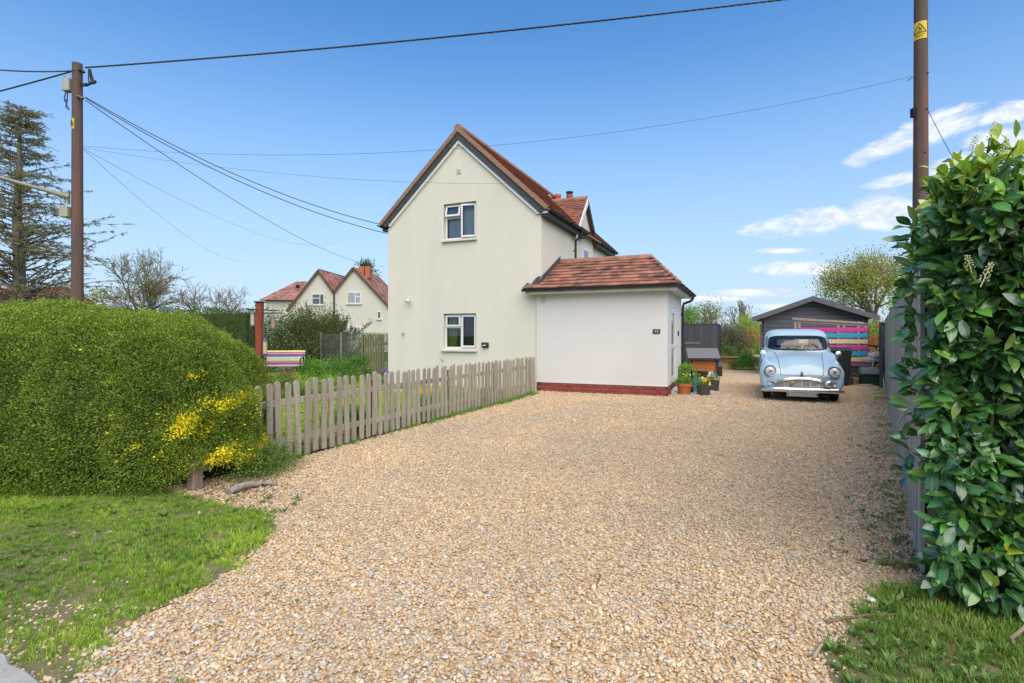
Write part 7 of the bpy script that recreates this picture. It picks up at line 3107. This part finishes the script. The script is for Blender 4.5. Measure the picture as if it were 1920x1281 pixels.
# ================================================================== trees
def conifer(name, label, base, H, seed, spread, col_, dens=1.0):
    r_ = np.random.default_rng(seed)
    t_ = thing(name, label, 'tree', tuple(base), 0)
    trunk, S, Vs = [], [], []
    zs = np.linspace(0, H, 14)
    wob = np.cumsum(r_.normal(0, .04, (14, 2)), 0)
    for i in range(13):
        trunk.append([wob[i, 0], wob[i, 1], zs[i], wob[i + 1, 0], wob[i + 1, 1], zs[i + 1], .30 * (1 - zs[i] / H) ** .8 + .02, .30 * (1 - zs[i + 1] / H) ** .8 + .02])
    nb_ = int(150 * dens)
    for i in range(nb_):
        f = r_.uniform(.03, .99)
        z = H * f
        ln = spread * (1 - f) ** .75 * r_.uniform(.55, 1.15) + .25
        a = r_.uniform(0, 6.283)
        p = np.array([np.interp(z, zs, wob[:, 0]), np.interp(z, zs, wob[:, 1]), z])
        rise = r_.uniform(.0, .5) if f > .5 else r_.uniform(-.05, 1.0)
        d = np.array([math.cos(a), math.sin(a), rise])
        ks = max(4, int(ln / .35))
        rr = .022 * (1 - f) + .014
        for k in range(ks):
            q = p + d * ln / ks
            S.append([*p, *q, rr * (1 - k / ks) + .006, rr * (1 - (k + 1) / ks) + .005])
            d = d + np.array([r_.normal(0, .08), r_.normal(0, .08), -.05 + r_.normal(0, .06)])
            for side in range(3):
                e = q + (np.array([d[1], -d[0], 0]) * r_.choice([-1, 1]) * r_.uniform(.3, .9) + d * r_.uniform(.3, .8) + [0, 0, r_.uniform(-.35, .1)]) * r_.uniform(.2, .55)
                S.append([*q, *e, .008, .004])
                m_n = 12
                t_k = r_.random((m_n, 1))
                P = q + (e - q) * t_k
                Vs.append(leaf_quads(P, r_.normal(0, .5, (m_n, 3)) + (e - q) * 3 + [0, 0, -.1], r_.normal(0, 1, (m_n, 3)), r_.uniform(.06, .13, m_n), r_.uniform(.02, .035, m_n)))
            p = q
    segs_mesh('trunk', trunk, m_bark, t_, n=9)
    segs_mesh('crown', S, m_bark, t_, n=4)
    V = np.concatenate(Vs)
    quad_mesh('foliage', V, np.array([col_]) * r_.uniform(.6, 1.4, (len(V), 1)), m_far_leaf, t_)
    return t_


conifer('larch_tree', 'tall sparse larch with drooping feathery branches at the far left', at(38, 628, 24) * Vector((1, 1, 0)), 11.6, 3, 3.9, (.15, .145, .075), 2.3)
shrub('dark_conifer', 'small dark conifer behind the neighbour chimney', at(688, 628, 66) * Vector((1, 1, 0)), 1.5, 1.3, 11.2, 5200, .30, ((.03, .05, .025), (.06, .085, .035)), 'tree', 60, 5, .4, stems=6)
G0 = lambda x, d: at(x, 628, d) * Vector((1, 1, 0))
broad_tree('bare_tree', 'wide bare spring tree with yellow lichen on its branches', G0(276, 30), 1.3, 6.5, 12, (5, 4, 4, 3, 3), ((.30, .28, .05), (.20, .20, .06)), 1, .06, spread=.62, up=.12, bark=m_bark_g, minr=.009, scat=.12, r0=.2)
broad_tree('blossom_tree', 'small twiggy tree with pale blossom left of the neighbour houses', G0(372, 30), 1.0, 4.4, 21, (4, 4, 4, 3), ((.50, .47, .46), (.38, .34, .32)), 2, .06, spread=.7, up=.1, minr=.009, scat=.12, r0=.14)
broad_tree('bare_apple_tree', 'low spreading bare tree above the pink blossom', G0(428, 32), .9, 4.2, 33, (4, 4, 4, 2), ((.36, .30, .28), (.28, .24, .22)), 1, .06, spread=.85, up=.06, minr=.010, scat=.12, r0=.13)
shrub('pink_blossom', 'rounded pink flowering tree top behind the dark hedge', G0(416, 33), 1.2, .8, 3.3, 2600, .10, ((.44, .22, .22), (.34, .25, .18)), 'tree', 26, 41, .2, stems=8)
shrub('yellow_willow', 'yellow green shrub behind the telegraph pole', G0(190, 33), 1.6, 1.0, 4.3, 5200, .12, ((.16, .18, .03), (.34, .33, .04)), 'shrub', 34, 42, .2, stems=12)
shrub('green_shrub', 'olive shrub below the larch at the left', G0(108, 31), 1.5, 1.0, 3.6, 4200, .12, ((.08, .10, .03), (.20, .20, .05)), 'shrub', 30, 43, .2, stems=12)
broad_tree('willow_tree', 'weeping yellow green willow behind the shed', G0(1652, 31), 2.0, 6.3, 44, (5, 4, 4, 3), ((.16, .17, .03), (.30, .29, .05)), 19, .13, spread=.62, up=.10, minr=.010, scat=.30, droop=.55, r0=.2)
shrub('bramble_shrub', 'loose green shrub between the shed and the tall fence', G0(1640, 22.5), .9, .8, 2.0, 3000, .09, ((.09, .12, .02), (.26, .27, .05)), 'shrub', 26, 45, .4)
shrub('red_leaf_shrub', 'red leaved shrub peeping out beside the shed', G0(1637, 20.5), .35, .3, 1.5, 800, .07, ((.34, .05, .04), (.22, .10, .04)), 'shrub', 12, 46, .3)
# beyond the yard, between the house and the shed
broad_tree('bare_poplar', 'slim bare grey tree on the skyline between house and shed', G0(1384, 46), 1.8, 4.4, 51, (4, 4, 3, 3), ((.2, .2, .2), (.2, .2, .2)), 0, .05, spread=.34, up=.35, minr=.014, r0=.14)
broad_tree('hawthorn_tree', 'rounded olive tree on the skyline behind the dark fence', G0(1328, 36), 1.0, 3.5, 52, (5, 4, 4), ((.10, .12, .04), (.20, .20, .08)), 16, .12, spread=.7, up=.1, minr=.01, scat=.25, r0=.16)
shrub('skyline_tree', 'green tree top just right of the extension gutter', G0(1288, 34), 1.0, .9, 3.2, 3000, .13, ((.07, .14, .03), (.17, .26, .05)), 'tree', 24, 53, .3)
shrub('lime_shrub', 'rounded lime green shrub on the skyline beside the bare tree', G0(1405, 40), 1.35, 1.0, 2.75, 4200, .13, ((.16, .24, .03), (.30, .36, .06)), 'shrub', 30, 54, .4)
shrub('grey_shrub', 'large grey leaved shrub behind the raised bed', G0(1370, 22.5), .95, .7, 1.75, 5200, .075, ((.07, .08, .05), (.17, .17, .12)), 'shrub', 34, 55, .4, stems=30)
shrub('orange_shrub', 'orange flowering shrub left of the shed', G0(1415, 30), 1.0, .7, 1.75, 2600, .09, ((.42, .13, .05), (.26, .16, .06)), 'shrub', 22, 56, .4)
shrub('russet_shrub', 'russet and green shrub in the far border', G0(1400, 27.5), 1.0, .6, 1.25, 2600, .08, ((.16, .09, .05), (.12, .14, .04)), 'shrub', 22, 57, .4)
shrub('yellow_shrub', 'yellow green mound plant beside the log edging', G0(1404, 25.6), .5, .4, .62, 1200, .07, ((.20, .24, .03), (.38, .36, .06)), 'shrub', 14, 58, .5)
shrub('grass_clump', 'bright green grassy mound beside the brick raised bed', G0(1392, 20.6), .42, .36, .52, 2400, .10, ((.04, .15, .03), (.09, .26, .05)), 'plant', 20, 59, .5, stems=0, aspect=.16)
shrub('green_mound', 'green mound shrub in the far border by the shed', G0(1424, 27), .55, .4, .9, 1300, .08, ((.08, .16, .03), (.18, .28, .05)), 'shrub', 14, 60, .4)
shrub('dark_shrub', 'dark shrub at the back of the garden behind the dark fence', G0(1350, 29), 1.4, .8, 2.0, 4200, .10, ((.05, .08, .03), (.13, .16, .05)), 'shrub', 30, 61, .4)
shrub('raised_bed_plants', 'loose green plants growing in the brick raised bed', G0(1364, 21.0) + Vector((0, 0, .46)), .26, .26, .4, 700, .07, ((.08, .15, .04), (.20, .26, .09)), 'plant', 10, 62, .7, stems=0)
b = MB()
p = G0(1421, 26.2)
b.lathe([(.28, 0), (.33, .12), (.25, .30), (.12, .36), (0, .37)], 9, Matrix.Translation(p) @ Matrix.Diagonal((1.3, .8, 1, 1)))
tag(b.build('white_boulder', mat('white_boulder', (.62, .6, .56), (.52, .5, .46), scale=4, rough=.9)), 'pale boulder in the far border beside the shed', 'boulder')
# belt of trees that closes the view far off
belt = thing('distant_trees', 'distant line of trees closing the horizon', 'trees', (0, 130, 0))
belt['kind'] = 'stuff'
n = 26000
X = rng.uniform(-190, 190, n)
top = 3.0 + 1.3 * np.sin(X * .11) + .9 * np.sin(X * .31 + 1) + .6 * np.sin(X * .83)
P = np.stack([X, rng.uniform(-4, 8, n), rng.random(n) ** .7 * top], 1)
V = leaf_quads(P, rand_dirs(n) + [0, 0, .3], rand_dirs(n) + [0, -.5, .5], rng.uniform(.7, 1.5, n), rng.uniform(.4, .9, n))
fr = np.clip(.5 + .5 * lump(P[:, :1], .15, 95) + rng.normal(0, .2, n), 0, 1)[:, None]
quad_mesh('tree_belt', V, np.array([.07, .09, .04]) * (1 - fr) + np.array([.16, .17, .07]) * fr, m_far_leaf, belt)

# ================================================================== poles and wires
m_pole = mat('creosoted_pole', (.125, .075, .06), (.08, .06, .054), scale=5, rough=.85, stretch=(5, 5, .35), bump=.35, bscale=14, coords='World', c3=(.175, .075, .055), s3=2.2, f3=(.5, .68))
m_wire = mat('black_cable', (.02, .02, .022), (.03, .03, .032), rough=.6)
m_thin = mat('grey_cable', (.06, .06, .065), rough=.6)
m_yel = mat('warning_yellow', (.72, .50, .03), (.66, .46, .04), scale=10, rough=.6)
m_ink = mat('warning_black', (.03, .03, .03), rough=.7)


def pole(name, label, x, d, ztop, r0, r1):
    p = at(x, 628, d) * Vector((1, 1, 0))
    t_ = thing(name, label, 'pole', tuple(p), 0)
    b = MB()
    N = 9
    b.tube([(0, 0, -.3 + (ztop + .3) * i / N) for i in range(N + 1)], [r0 + (r1 - r0) * i / N for i in range(N + 1)], 22)
    b.build('shaft', m_pole, t_, smooth=True)
    return t_, p


def warn(parent, z, r, a0, a1, h, fig=True):
    """thin plate bent round the pole, with its printed triangle"""
    b = MB()
    N = 10
    vv, ff = [], []
    for i in range(N + 1):
        a = a0 + (a1 - a0) * i / N
        for zz in (z - h / 2, z + h / 2):
            vv.append((math.cos(a) * r, math.sin(a) * r, zz))
    ff = [(2 * i, 2 * i + 2, 2 * i + 3, 2 * i + 1) for i in range(N)]
    b.add(vv, ff)
    o = b.build('warning_sign', m_yel, parent, smooth='all')
    rr = r + .003
    w = (a1 - a0)

    def S(u, v):
        a = a0 + w * u
        return (math.cos(a) * rr, math.sin(a) * rr, z - h / 2 + h * v)
    b = MB()

    def stroke(p, q, t):
        n = 6
        for k in range(n):
            u0, v0 = p[0] + (q[0] - p[0]) * k / n, p[1] + (q[1] - p[1]) * k / n
            u1, v1 = p[0] + (q[0] - p[0]) * (k + 1) / n, p[1] + (q[1] - p[1]) * (k + 1) / n
            b.tube([S(u0, v0), S(u1, v1)], t, 4)
    tri = [(.08, .36), (.92, .36), (.5, .88)]
    for k in range(3):
        stroke(tri[k], tri[(k + 1) % 3], .0065)
    # falling figure and bolt
    stroke((.44, .70), (.52, .56), .006)
    stroke((.52, .56), (.64, .50), .006)
    stroke((.52, .58), (.42, .50), .005)
    stroke((.54, .62), (.60, .56), .005)
    stroke((.36, .44), (.64, .44), .004)
    stroke((.14, .25), (.86, .25), .0035)
    stroke((.25, .15), (.75, .15), .0035)
    b.build('print', m_ink, o)


lp, lpos = pole('telegraph_pole', 'brown telegraph pole with grey box and lamp bracket behind the left hedge', 145, 12.0, 7.45, .125, .098)
warn(lp, 6.07, .108, R(-146), R(-82), .235)
b = MB()
b.box(-.24, -.10, -.12, .04, 6.80, 7.10)
b.prism([(-.26, 6.80), (-.22, 6.80), (-.20, 7.14), (-.24, 7.06)], -.13, .05, lambda a, c, d: (a, d, c))
b.build('junction_box', mat('box_grey', (.30, .31, .28), (.36, .37, .33), scale=8, rough=.7), lp, bevel=.015, seg=2)
b = MB()
for dx, pts in ((0, [(-.17, -.10, 6.80), (-.19, -.12, 6.62), (-.13, -.12, 6.45), (-.10, -.10, 6.38)]), (0, [(-.14, -.10, 6.80), (-.12, -.13, 6.55), (-.16, -.12, 6.42), (-.10, -.11, 6.36)]),
                (0, [(-.19, -.08, 6.80), (-.22, -.08, 6.66), (-.20, -.1, 6.56), (-.13, -.12, 6.60)])):
    b.tube(pts, .011, 6)
b.build('box_cables', m_wire, lp, smooth=True)
b = MB()
b.tube([(.08, -.06, 7.28), (.16, -.06, 7.28), (.20, -.06, 7.22)], .03, 8)
for k in range(5):
    a = k * .9
    b.tube([(.30 + .01 * k, -.06, 7.30), (.30 + .03 * k, -.06 + .03 * math.sin(a), 7.05), (.28 + .045 * k, -.06 + .04 * math.cos(a), 6.98), (.18 + .02 * k, -.05, 6.92), (.09, -.03, 6.93 + .03 * k)], .011, 6)
for k in range(5):
    b.lathe([(.0, -.035), (.026, -.03), (.026, .03), (0, .035)], 10, Matrix.Translation((.24 + .05 * k, -.06 + .03 * (k % 2), 6.96 + .014 * k)) @ Matrix.Rotation(R(70), 4, 'Y'))
b.build('connectors', m_wire, lp, smooth=True)
b = MB()
b.tube([(-.13, 0, 7.27), (.0, -.12, 7.27), (.12, 0, 7.27)], .018, 6)
b.tube([(.07, -.09, 6.68), (.14, -.08, 6.66), (.20, -.08, 6.63)], .030, 8)
b.build('brackets', mat('bracket_steel', (.16, .14, .13), rough=.6, metal=.4), lp)
# street lamp bracket arm
b = MB()
m_arm = mat('olive_steel', (.22, .22, .15), (.26, .26, .18), scale=6, rough=.6)
b.tube([(-.10, -.1, 4.42), (-.45, -.30, 4.52), (-2.2, -1.6, 4.98), (-2.9, -2.1, 5.12)], [.07, .04, .032, .03], 10)
b.prism([(-.30, 4.50), (-.09, 4.56), (-.09, 4.26)], -.14, -.08, lambda a, c, d: (a, d, c))
b.build('lamp_arm', m_arm, lp, smooth=True)
b = MB()
b.box(-.30, -.115, -.14, -.0, 3.98, 4.22)
b.build('lamp_box', mat('olive_box', (.33, .32, .22), (.38, .37, .27), scale=8, rough=.7), lp, bevel=.012)
b = MB()
b.lathe([(.02, .05), (.11, .04), (.12, -.02), (.07, -.10), (.0, -.12)], 16, Matrix.Translation((-3.0, -2.17, 5.12)))
b.build('lamp_head', m_arm, lp, smooth=True)

rp, rpos = pole('telegraph_pole', 'brown telegraph pole with yellow warning sign rising behind the laurel hedge', 1726.5, 10.5, 9.0, .140, .108)
warn(rp, CAM_H + (628 - 61) / 1000 * 10.5, .121, R(-196), R(-76), .34)
b = MB()
b.box(-.19, -.12, -.05, .03, 5.63, 5.80)
b.build('clip_box', m_under, rp)
b = MB()
b.tube([(-.155, -.02, 5.65), (-.17, -.03, 4.8), (-.185, -.03, 3.4), (-.19, -.03, 1.6)], .008, 6)
b.build('drop_cable', m_wire, rp)
b = MB()
b.tube([(-.12, -.03, 6.46), (-.22, -.03, 6.40), (-.30, -.03, 6.33), (-.24, -.03, 6.36), (-.12, -.03, 6.42)], .005, 5)
b.build('wire_tail', m_thin, rp)
b = MB()
for z, a in ((6.45, -1.2), (4.9, -1.7), (5.75, -1.4)):
    b.lathe([(.016, 0), (.016, .012), (0, .014)], 8, Matrix.Translation((math.cos(a) * .124, math.sin(a) * .124, z)) @ Matrix.Rotation(R(90), 4, 'X'))
b.build('bolts', m_under, rp)


def cable(label, p, q, sag, r, m=None, n=28, twist=False):
    p, q = Vector(p), Vector(q)
    pts = [p.lerp(q, i / n) + Vector((0, 0, -sag * 4 * (i / n) * (1 - i / n))) for i in range(n + 1)]
    b = MB()
    if twist:
        nn = 420
        for ph in (0, 2.094, 4.188):
            pp = []
            for i in range(nn + 1):
                f = i / nn
                c = p.lerp(q, f) + Vector((0, 0, -sag * 4 * f * (1 - f)))
                a = f * (q - p).length * 14 + ph
                pp.append(c + Vector((0, math.cos(a), math.sin(a))) * r * .55)
            b.tube(pp, r * .62, 5)
    else:
        b.tube(pts, r, 6)
    o = b.build('overhead_cable', m or m_wire, smooth=True)
    return tag(o, label, 'cable', 'overhead cables')


cable('thick twisted overhead cable crossing the whole sky between the two poles', at(160, 127, 12), rpos + Vector((-.1, 0, 8.28)), .13, .017, twist=True)
cable('overhead cable leaving the left pole upwards to the left edge', at(138, 133, 12), at(-420, 30, 10.5), .35, .014)
cable('overhead cable leaving the left pole level to the left edge', at(138, 133, 12), at(-420, 260, 14), .12, .018)
cable('upper of two dark cables from the left pole to the house eave', at(160, 182, 12), at(726, 424, 15.2), .34, .010, m_thin)
cable('lower of two dark cables from the left pole to the house eave', at(160, 184, 12), at(726, 438, 15.2), .36, .010, m_thin)
cable('thinner cable from the left pole to the distant houses', at(160, 188, 12), at(724, 500, 42), .9, .009, m_thin)
cable('thin telephone wire from the left pole across to the gable board', at(157, 277, 12), house.matrix_basis @ Vector((-.62, -.10, 5.05)), .22, .0028, m_thin)
cable('thin telephone wire from the right pole across the sky to the left pole', at(157, 274, 12), rpos + Vector((-.12, 0, 6.45)), .72, .0030, m_thin)
cable('faint thin wire falling from the left pole towards the hedge trees', at(157, 280, 12), at(470, 490, 40), .8, .004, m_thin)
cable('faint thin wire falling from the left pole to the neighbour roof', at(157, 279, 12), at(640, 450, 50), 1.2, .004, m_thin)
cable('thin wire falling from the right pole behind the laurel hedge', rpos + Vector((.12, 0, CAM_H + .425 * 10.5)), at(1850, 392, 12.5), .12, .006, m_thin)
